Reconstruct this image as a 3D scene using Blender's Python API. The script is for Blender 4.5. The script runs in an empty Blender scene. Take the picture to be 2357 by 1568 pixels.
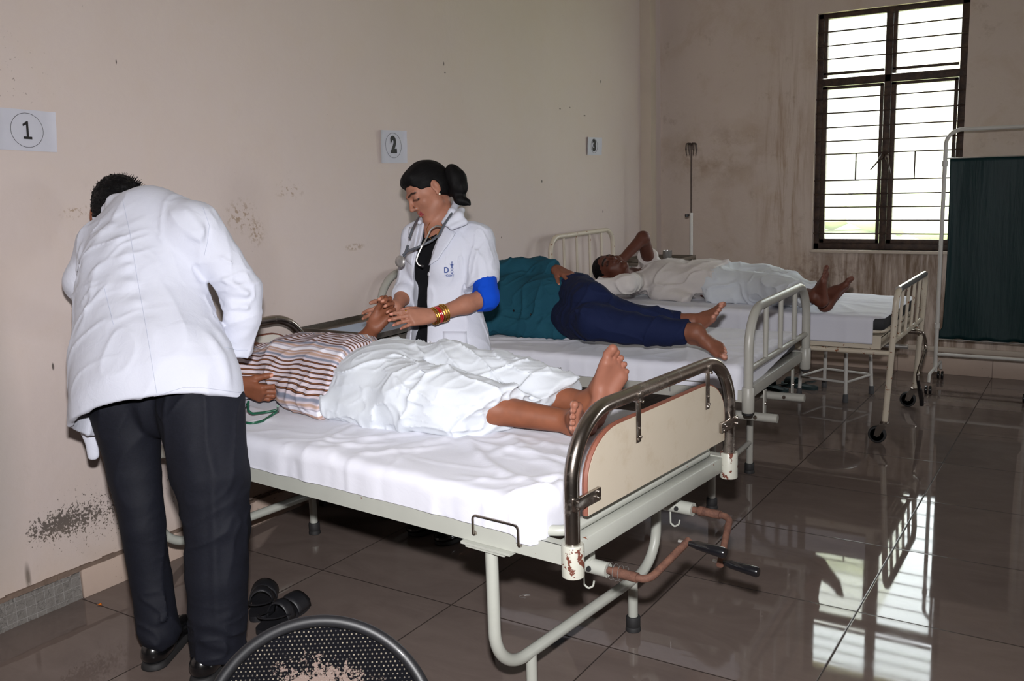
import bpy, math, random
import numpy as np
from mathutils import Vector, Matrix
R_ = math.radians
sc = bpy.context.scene
COL = sc.collection
random.seed(7)

# ---------------------------------------------------------------- camera, world, lights, exposure
CAM = np.array((3.023, -2.395, 1.435))
CAMR = np.array([[0.84327, 0.536577, -0.031308], [0.066528, -0.161999, -0.984546], [-0.533357, 0.828155, -0.172306]])          # rows: image right, image down, view direction
FPX = 2157.07
cd = bpy.data.cameras.new('camera'); cam = bpy.data.objects.new('camera', cd); COL.objects.link(cam)
m = np.eye(4); m[:3, 0] = CAMR[0]; m[:3, 1] = -CAMR[1]; m[:3, 2] = -CAMR[2]; m[:3, 3] = CAM
cam.matrix_world = Matrix([list(map(float, r)) for r in m])
cd.sensor_fit = 'HORIZONTAL'; cd.sensor_width = 36.0; cd.lens = FPX / 2357 * 36.0
cd.clip_start = 0.02; cd.clip_end = 300
sc.camera = cam

w = bpy.data.worlds.new('sky'); sc.world = w; w.use_nodes = True
bg = w.node_tree.nodes['Background']; bg.inputs[0].default_value = (0.93, 0.97, 1.0, 1); bg.inputs[1].default_value = 11.0

def area(name, loc, target, sx, sy, watts, col=(1, 1, 1), portal=False, spread=None):
    l = bpy.data.lights.new(name, 'AREA'); l.shape = 'RECTANGLE'; l.size = sx; l.size_y = sy; l.energy = watts; l.color = col
    if portal: l.cycles.is_portal = True
    if spread: l.spread = spread
    o = bpy.data.objects.new(name, l); COL.objects.link(o); o.location = loc
    d = Vector(target) - Vector(loc); o.rotation_euler = d.to_track_quat('-Z', 'Y').to_euler(); return o
# the camera's flash unit, just above the lens
fl = CAM + 0.20 * -CAMR[1] + 0.0 * CAMR[0]
area('flash', tuple(fl), tuple(fl + CAMR[2] * 3 + CAMR[1] * 0.45 - CAMR[0] * 0.3), 0.07, 0.05, 51.0, (1.0, 0.985, 0.99), spread=R_(118))
# daylight through the windows
area('window_daylight', (1.62, 4.66, 1.65), (1.62, 0, 1.0), 0.95, 1.5, 1.0, portal=True)
area('ward_window_daylight', (6.6, 3.35, 1.6), (0, 3.35, 1.6), 0.9, 1.2, 1.0, portal=True)

sc.view_settings.view_transform = 'Standard'; sc.view_settings.look = 'None'
sc.view_settings.exposure = 0.0; sc.view_settings.gamma = 1.0; sc.view_settings.use_curve_mapping = False
sc.cycles.use_denoising = True
sc.cycles.use_adaptive_sampling = True; sc.cycles.adaptive_threshold = 0.035
sc.cycles.max_bounces = 6; sc.cycles.diffuse_bounces = 3; sc.cycles.glossy_bounces = 3; sc.cycles.transmission_bounces = 3; sc.cycles.transparent_max_bounces = 8
sc.cycles.caustics_reflective = False; sc.cycles.caustics_refractive = False

# ---------------------------------------------------------------- materials
MATS = {}
class NT:
    def __init__(s, name):
        s.m = bpy.data.materials.new(name); s.m.use_nodes = True; s.t = s.m.node_tree; s.n = s.t.nodes
        s.b = s.n['Principled BSDF']; MATS[name] = s.m
        s.co = None
    def N(s, typ, **kw):
        n = s.n.new(typ)
        for k, v in kw.items():
            if k.startswith('i_'):
                key = k[2:]; key = int(key) if key.isdigit() else key.replace('_', ' ')
                s.put(n.inputs[key], v)
            else: setattr(n, k, v)
        return n
    def put(s, sock, v):
        if isinstance(v, bpy.types.NodeSocket): s.t.links.new(v, sock)
        elif isinstance(v, bpy.types.Node): s.t.links.new(v.outputs[0], sock)
        else:
            if isinstance(v, (tuple, list)) and len(v) == 3 and sock.type == 'RGBA': v = (*v, 1)
            sock.default_value = v
    def pos(s, scale=(1, 1, 1), loc=(0, 0, 0), space='Generated', rot=(0, 0, 0)):
        if space == 'world': src = s.N('ShaderNodeNewGeometry').outputs['Position']
        else: src = s.N('ShaderNodeTexCoord').outputs['Object']
        mp = s.N('ShaderNodeMapping'); s.put(mp.inputs[0], src); mp.inputs['Scale'].default_value = scale
        mp.inputs['Location'].default_value = loc; mp.inputs['Rotation'].default_value = rot
        return mp.outputs[0]
    def noise(s, vec, scale, detail=4, rough=0.55, dist=0.0):
        n = s.N('ShaderNodeTexNoise'); s.put(n.inputs['Vector'], vec); n.inputs['Scale'].default_value = scale
        n.inputs['Detail'].default_value = detail; n.inputs['Roughness'].default_value = rough; n.inputs['Distortion'].default_value = dist
        return n.outputs[0]
    def ramp(s, fac, stops, interp='LINEAR'):
        n = s.N('ShaderNodeValToRGB'); s.put(n.inputs[0], fac); cr = n.color_ramp; cr.interpolation = interp
        while len(cr.elements) < len(stops): cr.elements.new(0.5)
        for e, (p, c) in zip(cr.elements, stops):
            e.position = p; e.color = (c, c, c, 1) if isinstance(c, (int, float)) else (*c, 1)
        return n.outputs[0]
    def mix(s, fac, a, b, mode='MIX'):
        n = s.N('ShaderNodeMix', data_type='RGBA', blend_type=mode); s.put(n.inputs[0], fac); s.put(n.inputs[6], a); s.put(n.inputs[7], b)
        return n.outputs[2]
    def math(s, op, a, b=0.0, c=None):
        n = s.N('ShaderNodeMath', operation=op); s.put(n.inputs[0], a); s.put(n.inputs[1], b)
        if c is not None: s.put(n.inputs[2], c)
        return n.outputs[0]
    def bump(s, h, strength=0.3, dist=0.01, normal=None):
        n = s.N('ShaderNodeBump'); s.put(n.inputs['Height'], h); n.inputs['Strength'].default_value = strength; n.inputs['Distance'].default_value = dist
        if normal is not None: s.put(n.inputs['Normal'], normal)
        s.put(s.b.inputs['Normal'], n.outputs[0]); return n.outputs[0]
    def attr(s, name):
        n = s.N('ShaderNodeAttribute'); n.attribute_name = name; return n
    def set(s, **kw):
        for k, v in kw.items():
            s.put(s.b.inputs[{'col': 'Base Color', 'rough': 'Roughness', 'metal': 'Metallic', 'spec': 'Specular IOR Level', 'sheen': 'Sheen Weight',
                              'sss': 'Subsurface Weight', 'coat': 'Coat Weight', 'alpha': 'Alpha', 'em': 'Emission Color', 'ems': 'Emission Strength'}[k]], v)
        return s.m
def srgb(r, g, b):
    f = lambda c: (c / 255 / 12.92) if c / 255 <= 0.04045 else ((c / 255 + 0.055) / 1.055) ** 2.4
    return (f(r), f(g), f(b))
def simple(name, col, rough=0.5, metal=0.0, spec=0.5, vary=0.12, nscale=18, bump=0.0, bscale=80, coat=0.0):
    t = NT(name); p = t.pos()
    n = t.noise(p, nscale, 5)
    c = t.mix(n, tuple(x * (1 - vary) for x in col), tuple(min(1, x * (1 + vary)) for x in col))
    t.set(col=c, rough=rough, metal=metal, spec=spec, coat=coat)
    if bump: t.bump(t.noise(p, bscale, 3), bump, 0.004)
    return t.m

# ---------------------------------------------------------------- object helpers
def add(name, verts, faces, mat=None, parent=None, smooth=True, attrs=None, autosmooth=None):
    me = bpy.data.meshes.new(name)
    if isinstance(verts, np.ndarray):
        nv = len(verts); me.vertices.add(nv); me.vertices.foreach_set('co', verts.astype(np.float32).ravel())
        fc = np.asarray(faces, dtype=np.int32); nf, k = fc.shape
        me.loops.add(nf * k); me.loops.foreach_set('vertex_index', fc.ravel())
        me.polygons.add(nf); me.polygons.foreach_set('loop_start', np.arange(nf, dtype=np.int32) * k)
        me.polygons.foreach_set('loop_total', np.full(nf, k, dtype=np.int32)); me.update(calc_edges=True)
    else:
        me.from_pydata([tuple(map(float, v)) for v in verts], [], faces); me.update()
    me.polygons.foreach_set('use_smooth', [smooth] * len(me.polygons))
    if attrs:
        for k, v in attrs.items():
            v = np.asarray(v, dtype=np.float32)
            if v.ndim == 1: a = me.attributes.new(k, 'FLOAT', 'POINT'); a.data.foreach_set('value', v)
            else: a = me.attributes.new(k, 'FLOAT_COLOR', 'POINT'); a.data.foreach_set('color', np.concatenate([v, np.ones((len(v), 1), np.float32)], 1).ravel())
    if mat is not None: me.materials.append(MATS[mat] if isinstance(mat, str) else mat)
    if autosmooth is not None and smooth:
        me.set_sharp_from_angle(angle=R_(autosmooth))
    o = bpy.data.objects.new(name, me); COL.objects.link(o)
    if parent is not None:
        o.parent = parent
        if parent.get('_world'): o.matrix_parent_inverse = parent.matrix_basis.inverted()
    return o
def empty(name, loc=(0, 0, 0), rz=0.0, world=False):
    """An Empty at the base of a thing. world=True: its children carry world coordinates."""
    o = bpy.data.objects.new(name, None); COL.objects.link(o); o.empty_display_size = 0.1
    o.matrix_basis = Matrix.Translation(tuple(map(float, loc))) @ Matrix.Rotation(rz, 4, 'Z')
    if world: o['_world'] = 1
    return o
def tag(o, label=None, cat=None, group=None, kind=None):
    if label: o['label'] = label
    if cat: o['category'] = cat
    if group: o['group'] = group
    if kind: o['kind'] = kind
    return o
def structure(o): o['kind'] = 'structure'; return o

class MB:
    def __init__(s): s.v = []; s.f = []
    def raw(s, v, f):
        k = len(s.v); s.v += [tuple(map(float, p)) for p in v]; s.f += [tuple(i + k for i in q) for q in f]; return s
    def box(s, a, b, M=None, bev=0.0):
        x0, y0, z0 = a; x1, y1, z1 = b
        if bev <= 0:
            v = [(x0, y0, z0), (x1, y0, z0), (x1, y1, z0), (x0, y1, z0), (x0, y0, z1), (x1, y0, z1), (x1, y1, z1), (x0, y1, z1)]
            f = [(0, 3, 2, 1), (4, 5, 6, 7), (0, 1, 5, 4), (1, 2, 6, 5), (2, 3, 7, 6), (3, 0, 4, 7)]
        else:
            import bmesh
            bm = bmesh.new(); bmesh.ops.create_cube(bm, size=1)
            for q in bm.verts: q.co = ((x0 + x1) / 2 + q.co.x * (x1 - x0), (y0 + y1) / 2 + q.co.y * (y1 - y0), (z0 + z1) / 2 + q.co.z * (z1 - z0))
            bmesh.ops.bevel(bm, geom=bm.edges[:], offset=bev, segments=2, affect='EDGES', profile=0.5)
            bm.verts.index_update(); v = [tuple(q.co) for q in bm.verts]; f = [tuple(q.index for q in fa.verts) for fa in bm.faces]; bm.free()
        if M is not None: v = [tuple(M @ Vector(p)) for p in v]
        return s.raw(v, f)
    def tube(s, pts, r, n=12, caps=True, fillet=0.0, fn=6, closed=False, flat=None):
        P = [np.array(p, float) for p in pts]
        if fillet > 0:
            Q = [P[0]]
            for i in range(1, len(P) - 1):
                a, b, c = P[i - 1], P[i], P[i + 1]; u = a - b; w_ = c - b; lu = np.linalg.norm(u); lw = np.linalg.norm(w_); u /= lu; w_ /= lw
                ang = math.acos(max(-1, min(1, float(u @ w_))))
                if ang > 3.1: Q.append(b); continue
                t = min(fillet / math.tan(ang / 2), lu * 0.49, lw * 0.49); rr = t * math.tan(ang / 2)
                bis = (u + w_); bis /= np.linalg.norm(bis); ctr = b + bis * (rr / math.sin(ang / 2)); s0 = b + u * t - ctr; s1 = b + w_ * t - ctr
                tot = math.pi - ang
                for k in range(fn + 1):
                    x = k / fn; Q.append(ctr + (math.sin((1 - x) * tot) * s0 + math.sin(x * tot) * s1) / math.sin(tot))
            Q.append(P[-1]); P = Q
        P = np.array(P); m_ = len(P)
        rad = np.full(m_, r) if np.isscalar(r) else np.interp(np.linspace(0, 1, m_), np.linspace(0, 1, len(r)), r)
        T = np.gradient(P, axis=0) if not closed else (np.roll(P, -1, 0) - np.roll(P, 1, 0)); T /= np.linalg.norm(T, axis=1)[:, None] + 1e-12
        up = np.array((0, 0, 1.0)) if abs(T[0][2]) < 0.9 else np.array((1.0, 0, 0)); u = np.cross(T[0], up); u /= np.linalg.norm(u)
        V = []
        for i in range(m_):
            u = u - (u @ T[i]) * T[i]; u /= np.linalg.norm(u); w_ = np.cross(T[i], u)
            for k in range(n):
                a = 2 * math.pi * k / n; V.append(P[i] + rad[i] * (math.cos(a) * u + math.sin(a) * w_ * (flat or 1)))
        F = []
        rng = m_ if closed else m_ - 1
        for i in range(rng):
            for k in range(n):
                a = i * n + k; b = i * n + (k + 1) % n; c = ((i + 1) % m_) * n + (k + 1) % n; d = ((i + 1) % m_) * n + k
                F.append((a, b, c, d))
        if caps and not closed: F.append(tuple(range(n))[::-1]); F.append(tuple((m_ - 1) * n + k for k in range(n)))
        return s.raw(V, F)
    def lathe(s, prof, M=None, n=24):
        V = []; F = []
        for (r, z) in prof:
            for k in range(n):
                a = 2 * math.pi * k / n; V.append((r * math.cos(a), r * math.sin(a), z))
        for i in range(len(prof) - 1):
            for k in range(n):
                F.append((i * n + k, i * n + (k + 1) % n, (i + 1) * n + (k + 1) % n, (i + 1) * n + k))
        if prof[0][0] > 1e-6: F.append(tuple(range(n))[::-1])
        if prof[-1][0] > 1e-6: F.append(tuple((len(prof) - 1) * n + k for k in range(n)))
        if M is not None: V = [tuple(M @ Vector(p)) for p in V]
        return s.raw(V, F)
    def prism(s, poly, y0, y1, M=None):
        """polygon in (x, z) pushed from y0 to y1"""
        n = len(poly); V = [(x, y0, z) for x, z in poly] + [(x, y1, z) for x, z in poly]
        F = [tuple(range(n)), tuple(range(2 * n - 1, n - 1, -1))] + [(i, i + n, (i + 1) % n + n, (i + 1) % n) for i in range(n)]
        if M is not None: V = [tuple(M @ Vector(p)) for p in V]
        return s.raw(V, F)
    def build(s, name, mat, parent=None, smooth=True, sharp=40):
        return add(name, s.v, s.f, mat, parent, smooth, autosmooth=sharp if smooth else None)
def axis_M(loc, d, up=(0, 0, 1)):
    """matrix taking local z to direction d"""
    d = Vector(d).normalized(); q = d.to_track_quat('Z', 'Y'); return Matrix.Translation(Vector(loc)) @ q.to_matrix().to_4x4()

# ---------------------------------------------------------------- smooth noise (numpy)
_rng = np.random.RandomState(11); _perm = _rng.permutation(256); _perm = np.concatenate([_perm] * 3); _val = _rng.rand(256) * 2 - 1
def vnoise(p, seed=0):
    p = np.asarray(p, float) + seed * 17.37; i = np.floor(p).astype(int); f = p - i; f = f * f * f * (f * (f * 6 - 15) + 10); i &= 255
    r = 0
    for dx in (0, 1):
        wx = f[..., 0] if dx else 1 - f[..., 0]
        for dy in (0, 1):
            wy = f[..., 1] if dy else 1 - f[..., 1]
            for dz in (0, 1):
                wz = f[..., 2] if dz else 1 - f[..., 2]
                r = r + wx * wy * wz * _val[_perm[_perm[_perm[(i[..., 0] + dx) & 255] + ((i[..., 1] + dy) & 255)] + ((i[..., 2] + dz) & 255)] & 255]
    return r
def ridge(p, seed=0, sharp=1.0):
    return 1 - np.abs(vnoise(p, seed)) ** sharp * 2
def frame(d, up=(0, 0, 1)):
    d = np.array(d, float); d /= np.linalg.norm(d); u = np.array(up, float); s_ = np.cross(d, u); s_ /= np.linalg.norm(s_); u = np.cross(s_, d); return d, s_, u

# ---------------------------------------------------------------- signed distance bodies -> one smooth surface
class Sdf:
    """a list of tapered capsules and ellipsoids blended in order into one continuous surface"""
    def __init__(s): s.p = []; s.disp = None; s.dmax = 0.0
    def cap(s, a, b, ra, rb=None, k=0.02, flat=None, op='u'):
        """flat=(axis, factor): cross-section squeezed by factor along axis"""
        a = np.array(a, float); b = np.array(b, float); rb = ra if rb is None else rb
        s.p.append(('c', a, b, float(ra), float(rb), float(k), (np.array(flat[0], float) / np.linalg.norm(flat[0]), float(flat[1])) if flat else None, op)); return s
    def chain(s, pts, rads, k=0.02, flat=None, op='u'):
        for i in range(len(pts) - 1): s.cap(pts[i], pts[i + 1], rads[i], rads[i + 1], k, flat, op)
        return s
    def ell(s, c, r, ax=None, k=0.02, op='u'):
        """ellipsoid; ax = 3x3 rows of local axes"""
        s.p.append(('e', np.array(c, float), np.array(r, float), np.eye(3) if ax is None else np.array(ax, float), float(k), op)); return s
    def cut(s, pt, n, k=0.004, box=None):
        """remove the side that n points to (optionally only near pt within radius box)"""
        n = np.array(n, float); n /= np.linalg.norm(n); s.p.append(('p', np.array(pt, float), n, float(k), box, 's')); return s
    @staticmethod
    def _d(q, P):
        if q[0] == 'c':
            a, b, ra, rb, fl_ = q[1], q[2], q[3], q[4], q[6]
            ab = b - a; L = float(ab @ ab) + 1e-12; pa = P - a; t = np.clip((pa @ ab) / L, 0, 1); v = pa - t[..., None] * ab
            if fl_ is not None:
                n, fc = fl_; c = v @ n; d2 = (v * v).sum(-1) + (fc * fc - 1) * c * c; d = np.sqrt(np.maximum(d2, 0)) - (ra + (rb - ra) * t)
                return np.where(d > 0, d / max(1, fc), d / max(1, fc) if fc > 1 else d)
            return np.sqrt((v * v).sum(-1)) - (ra + (rb - ra) * t)
        if q[0] == 'e':
            v = (P - q[1]) @ q[3].T; r = q[2]; k0 = np.sqrt(((v / r) ** 2).sum(-1)); k1 = np.sqrt(((v / (r * r)) ** 2).sum(-1)) + 1e-9
            return k0 * (k0 - 1) / k1
        if q[0] == 'p': return -((P - q[1]) @ q[2])
    def ev(s, P, prims=None):
        d = np.full(P.shape[:-1], 1.0)
        for q in (s.p if prims is None else prims): d = s._comb(d, s._d(q, P), q, P)
        if s.disp is not None: d = d + s.disp(P, d)
        return d
    @staticmethod
    def _comb(d, e, q, P):
        op = q[-1] if q[0] != 'c' else q[7]
        k = q[5] if q[0] == 'c' else (q[4] if q[0] == 'e' else q[3])
        if q[0] == 'p':   # e is negative on the removed side
            x = -e
            if q[4] is not None:
                rr = np.sqrt(((P - q[1]) ** 2).sum(-1)) - q[4]; x = np.where(rr > 0, -1.0, x)
            h = np.maximum(k - np.abs(d - x), 0) / k; return np.maximum(d, x) + h * h * k / 4
        if op == 'u': h = np.maximum(k - np.abs(d - e), 0) / k; return np.minimum(d, e) - h * h * k / 4
        e = -e; h = np.maximum(k - np.abs(d - e), 0) / k; return np.maximum(d, e) + h * h * k / 4
    def bounds(s):
        lo = np.full(3, 1e9); hi = -lo
        for q in s.p:
            if q[0] == 'c' and q[7] == 'u':
                r = max(q[3], q[4]); 
                if q[6] and q[6][1] < 1: r /= q[6][1]
                lo = np.minimum(lo, np.minimum(q[1], q[2]) - r); hi = np.maximum(hi, np.maximum(q[1], q[2]) + r)
            if q[0] == 'e' and q[5] == 'u': r = q[2].max(); lo = np.minimum(lo, q[1] - r); hi = np.maximum(hi, q[1] + r)
        return lo - 0.03 - s.dmax, hi + 0.03 + s.dmax
    def mesh(s, h=0.005, B=8, smooth=1):
        lo, hi = s.bounds(); base = np.floor(lo / h).astype(int); n = (np.ceil(hi / h).astype(int) - base) // B + 2
        disp = s.disp; s.disp = None
        g = np.stack(np.meshgrid(*[np.arange(k) for k in n], indexing='ij'), -1).reshape(-1, 3)
        cen = (base + (g + 0.5) * B) * h; Rb = B * h * 0.87; dc = np.empty(len(g))
        for i in range(0, len(g), 200000): dc[i:i + 200000] = s.ev(cen[i:i + 200000])
        kmax = 0.03
        keep = np.abs(dc) < Rb * 1.15 + s.dmax + 0.006; g = g[keep]; cen = cen[keep]
        o = np.stack(np.meshgrid(*[np.arange(B + 1)] * 3, indexing='ij'), -1).reshape(-1, 3)
        V = []; Q = []; CID = []; EDG = []
        nn = (n * B + 1).astype(np.int64)
        s.disp = disp
        CH = 1500
        cell_ids = []; cell_pos = []; quads = []
        oc = np.stack(np.meshgrid(*[np.arange(B)] * 3, indexing='ij'), -1)
        for i0 in range(0, len(g), CH):
            gb = g[i0:i0 + CH]; cb = cen[i0:i0 + CH]
            P = ((base + gb * B)[:, None, :] + o[None]) * h
            d = np.full(P.shape[:2], 1.0)
            for q in s.p:
                if q[0] == 'p': d = s._comb(d, s._d(q, P), q, P); continue
                k = q[5] if q[0] == 'c' else q[4]
                dq = s._d(q, cb); sel = dq < 2.2 * Rb + k + s.dmax + 0.01
                if sel.any(): d[sel] = s._comb(d[sel], s._d(q, P[sel]), q, P[sel])
            if s.disp is not None:
                nz = np.abs(d) < s.dmax + 2.2 * h; d[nz] += s.disp(P[nz], d[nz])
            d = d.reshape(-1, B + 1, B + 1, B + 1)
            sg = d < 0
            nb = len(gb)
            # cells
            c8 = [sg[:, x:x + B, y:y + B, z:z + B] for x in (0, 1) for y in (0, 1) for z in (0, 1)]
            cnt = sum(c.astype(np.int8) for c in c8); act = (cnt > 0) & (cnt < 8)
            acc = np.zeros((nb, B, B, B, 3)); num = np.zeros((nb, B, B, B))
            for ax in range(3):
                for u in (0, 1):
                    for v in (0, 1):
                        st = [0, 0, 0]; oth = [a for a in range(3) if a != ax]; st[oth[0]] = u; st[oth[1]] = v
                        en = list(st); en[ax] = 1
                        d0 = d[:, st[0]:st[0] + B, st[1]:st[1] + B, st[2]:st[2] + B]; d1 = d[:, en[0]:en[0] + B, en[1]:en[1] + B, en[2]:en[2] + B]
                        cr = (d0 < 0) != (d1 < 0); t = np.where(cr, d0 / np.where(cr, d0 - d1, 1), 0)
                        for a in range(3):
                            acc[..., a] += np.where(cr, st[a] + (t if a == ax else 0), 0)
                        num += cr
            idx = np.argwhere(act)
            if len(idx):
                b_, x, y, z = idx.T; pos = acc[b_, x, y, z] / num[b_, x, y, z][:, None]
                gc = gb[b_] * B + idx[:, 1:]
                cell_ids.append((gc[:, 0].astype(np.int64) * nn[1] + gc[:, 1]) * nn[2] + gc[:, 2]); cell_pos.append((base + gc + pos) * h)
            for ax in range(3):
                en = [0, 0, 0]; en[ax] = 1
                a0 = sg[:, :B, :B, :B]; a1 = sg[:, en[0]:en[0] + B, en[1]:en[1] + B, en[2]:en[2] + B]
                e_ = np.argwhere(a0 != a1)
                if not len(e_): continue
                fl2 = a0[e_[:, 0], e_[:, 1], e_[:, 2], e_[:, 3]]; gc = gb[e_[:, 0]] * B + e_[:, 1:]
                u = np.zeros(3, int); v = np.zeros(3, int); u[(ax + 1) % 3] = 1; v[(ax + 2) % 3] = 1
                ids = [(((gc - a)[:, 0]).astype(np.int64) * nn[1] + (gc - a)[:, 1]) * nn[2] + (gc - a)[:, 2] for a in (0 * u, u, u + v, v)]
                qd = np.stack(ids, 1); qd[~fl2] = qd[~fl2][:, ::-1]; quads.append(qd)
        ids = np.concatenate(cell_ids); pos = np.concatenate(cell_pos); od = np.argsort(ids); ids = ids[od]; pos = pos[od]
        Qd = np.concatenate(quads); ix = np.searchsorted(ids, Qd); ix = np.minimum(ix, len(ids) - 1); ok = (ids[ix] == Qd).all(1); F = ix[ok]
        for _ in range(smooth):
            sm = np.zeros_like(pos); ct = np.zeros(len(pos))
            for a in range(4):
                i_, j_ = F[:, a], F[:, (a + 1) % 4]
                for c in range(3): sm[:, c] += np.bincount(i_, pos[j_, c], len(pos)) + np.bincount(j_, pos[i_, c], len(pos))
                ct += np.bincount(i_, minlength=len(pos)) + np.bincount(j_, minlength=len(pos))
            pos = pos * 0.4 + 0.6 * sm / np.maximum(ct, 1)[:, None]
        return pos, F[:, ::-1]
    def build(s, name, mat, parent=None, h=0.005, attrs=None, smooth=1):
        P, F = s.mesh(h, smooth=smooth)
        return add(name, P, F, mat, parent, True, attrs(P) if attrs else None)


# ================================================================ ROOM SHELL
LB = 4.53      # inner face of the window wall
def blob(t, comps, c, r, lo=1.0, hi=0.6):
    """mask 1 inside an ellipse around c (two comps), 0 outside"""
    a = t.math('MULTIPLY', t.math('SUBTRACT', comps[0], c[0]), 1.0 / r[0]); b = t.math('MULTIPLY', t.math('SUBTRACT', comps[1], c[1]), 1.0 / r[1])
    d = t.math('SQRT', t.math('ADD', t.math('MULTIPLY', a, a), t.math('MULTIPLY', b, b)))
    n = t.N('ShaderNodeMapRange', clamp=True); t.put(n.inputs[0], d); n.inputs[1].default_value = hi; n.inputs[2].default_value = lo; n.inputs[3].default_value = 1; n.inputs[4].default_value = 0
    return n.outputs[0]
def sep(t):
    g = t.N('ShaderNodeNewGeometry').outputs['Position']; s_ = t.N('ShaderNodeSeparateXYZ'); t.put(s_.inputs[0], g); return g, s_.outputs
# -- left wall paint
t = NT('wall_left_paint'); g, (wx, wy, wz) = sep(t)
base = t.mix(t.noise(g, 1.3, 6, 0.6), srgb(206, 192, 187), srgb(197, 183, 178))
base = t.mix(t.ramp(t.noise(g, 3.5, 8, 0.7, 0.6), [(0.45, 0.0), (0.75, 0.35)]), base, srgb(200, 182, 168))
base = t.mix(t.ramp(t.noise(g, 9, 6, 0.7), [(0.62, 0.0), (0.8, 0.3)]), base, srgb(176, 164, 152))
def stain(base, c, r, col, amt, lo=1.0, hi=0.3, brk=None):
    mk = blob(t, (wy, wz), c, r, lo, hi)
    if brk: mk = t.math('MULTIPLY', mk, t.ramp(t.noise(g, brk[0], 4, 0.6), [(brk[1], 0.0), (brk[1] + 0.06, 1.0)]))
    return t.mix(t.math('MULTIPLY', mk, amt), base, col)
base = stain(base, (-0.98, 0.75), (0.27, 0.9), srgb(150, 148, 142), 0.7)
for c, r, br in [((0.28, 1.31), (0.10, 0.08), (45, 0.52)), ((0.56, 1.41), (0.10, 0.05), (40, 0.55)), ((0.35, 1.24), (0.05, 0.07), (60, 0.5)), ((0.95, 1.13), (0.08, 0.02), (50, 0.45)), ((-0.45, 1.36), (0.08, 0.03), (50, 0.55))]:
    base = stain(base, c, r, srgb(150, 126, 102), 0.75, brk=br)
DK = srgb(58, 50, 46)
for c, r in [((1.723, 2.03), (0.0054, 0.0126)), ((1.73, 1.985), (0.0090, 0.0045)), ((2.70, 1.40), (0.0099, 0.0112)), ((3.523, 2.055), (0.0090, 0.0135)), ((3.527, 1.174), (0.0081, 0.0117)),
             ((2.22, 1.085), (0.0054, 0.0072)), ((2.95, 1.85), (0.0135, 0.0045)), ((3.08, 1.865), (0.0090, 0.0036)), ((3.28, 1.82), (0.0180, 0.0054)), ((-0.235, 1.88), (0.0036, 0.0099)), ((-0.60, 0.845), (0.0054, 0.0158))]:
    base = stain(base, c, r, DK, 0.85, 1.0, 0.5)
base = stain(base, (-0.775, 0.15), (0.013, 0.06), srgb(70, 66, 64), 0.8, brk=(25, 0.3))
base = stain(base, (-0.70, 1.80), (0.26, 0.22), srgb(90, 78, 66), 0.8, brk=(75, 0.64))
# spatter near the skirting: dense patch thinning out to the right
sp = t.noise(g, 120, 3, 0.6); sp2 = t.noise(g, 48, 5, 0.65)
spn = t.math('ADD', t.math('MULTIPLY', sp, 0.55), t.math('MULTIPLY', sp2, 0.45))
mA = blob(t, (wy, wz), (-0.66, 0.295), (0.14, 0.048), 1.5, 0.2); mB = blob(t, (wy, wz), (-0.46, 0.28), (0.48, 0.22), 1.0, 0.05)
edge = t.N('ShaderNodeMapRange', clamp=True); t.put(edge.inputs[0], wy); edge.inputs[1].default_value = -0.775; edge.inputs[2].default_value = -0.755
mm = t.math('ADD', t.math('MULTIPLY', mA, 0.16), t.math('MULTIPLY', mB, 0.155))
th = t.math('ADD', spn, t.math('MULTIPLY', mm, edge.outputs[0]))
spm = t.ramp(th, [(0.675, 0.0), (0.70, 1.0)])
base = t.mix(t.math('MULTIPLY', spm, 0.9), base, srgb(82, 74, 68))
low = t.N('ShaderNodeMapRange', clamp=True); t.put(low.inputs[0], wz); low.inputs[1].default_value = 0.30; low.inputs[2].default_value = 0.10
base = t.mix(t.math('MULTIPLY', t.math('MULTIPLY', low.outputs[0], t.noise(g, 7, 5)), 0.45), base, srgb(196, 170, 140))
t.set(col=base, rough=0.62, spec=0.25); t.bump(t.noise(g, 22, 6, 0.6), 0.25, 0.006)
# -- back wall paint
t = NT('wall_back_paint'); g, (wx, wy, wz) = sep(t)
base = t.mix(t.noise(g, 1.8, 6, 0.6), srgb(206, 190, 180), srgb(190, 174, 163))
base = t.mix(t.ramp(t.noise(g, 2.6, 9, 0.72, 0.5), [(0.50, 0.0), (0.70, 0.45)]), base, srgb(172, 148, 124))
base = t.mix(t.ramp(t.noise(g, 6, 8, 0.7), [(0.60, 0.0), (0.75, 0.5)]), base, srgb(128, 104, 78))
st = t.N('ShaderNodeMapping'); t.put(st.inputs[0], g); st.inputs['Scale'].default_value = (9, 9, 0.9)
run = t.noise(st.outputs[0], 1.6, 7, 0.68, 0.3)
mk = blob(t, (wx, wz), (1.85, 0.50), (0.95, 0.62), 1.0, 0.55)
base = t.mix(t.math('MULTIPLY', t.ramp(run, [(0.40, 0.0), (0.60, 1.0)]), t.math('MULTIPLY', mk, 0.9)), base, srgb(104, 80, 58))
base = t.mix(t.math('MULTIPLY', t.ramp(t.noise(g, 14, 7, 0.7), [(0.45, 0.0), (0.65, 0.8)]), blob(t, (wx, wz), (1.25, 0.66), (0.4, 0.2), 1.0, 0.2)), base, srgb(112, 82, 60))
mk2 = blob(t, (wx, wz), (0.98, 1.45), (0.28, 1.3), 1.0, 0.1)
base = t.mix(t.math('MULTIPLY', t.ramp(run, [(0.44, 0.0), (0.62, 0.75)]), mk2), base, srgb(142, 110, 76))
mk3 = blob(t, (wx, wz), (0.45, 1.55), (0.55, 0.28), 1.0, 0.2)
base = t.mix(t.math('MULTIPLY', t.ramp(t.noise(g, 5, 7, 0.65), [(0.42, 0.0), (0.6, 0.6)]), mk3), base, srgb(140, 112, 80))
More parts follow.
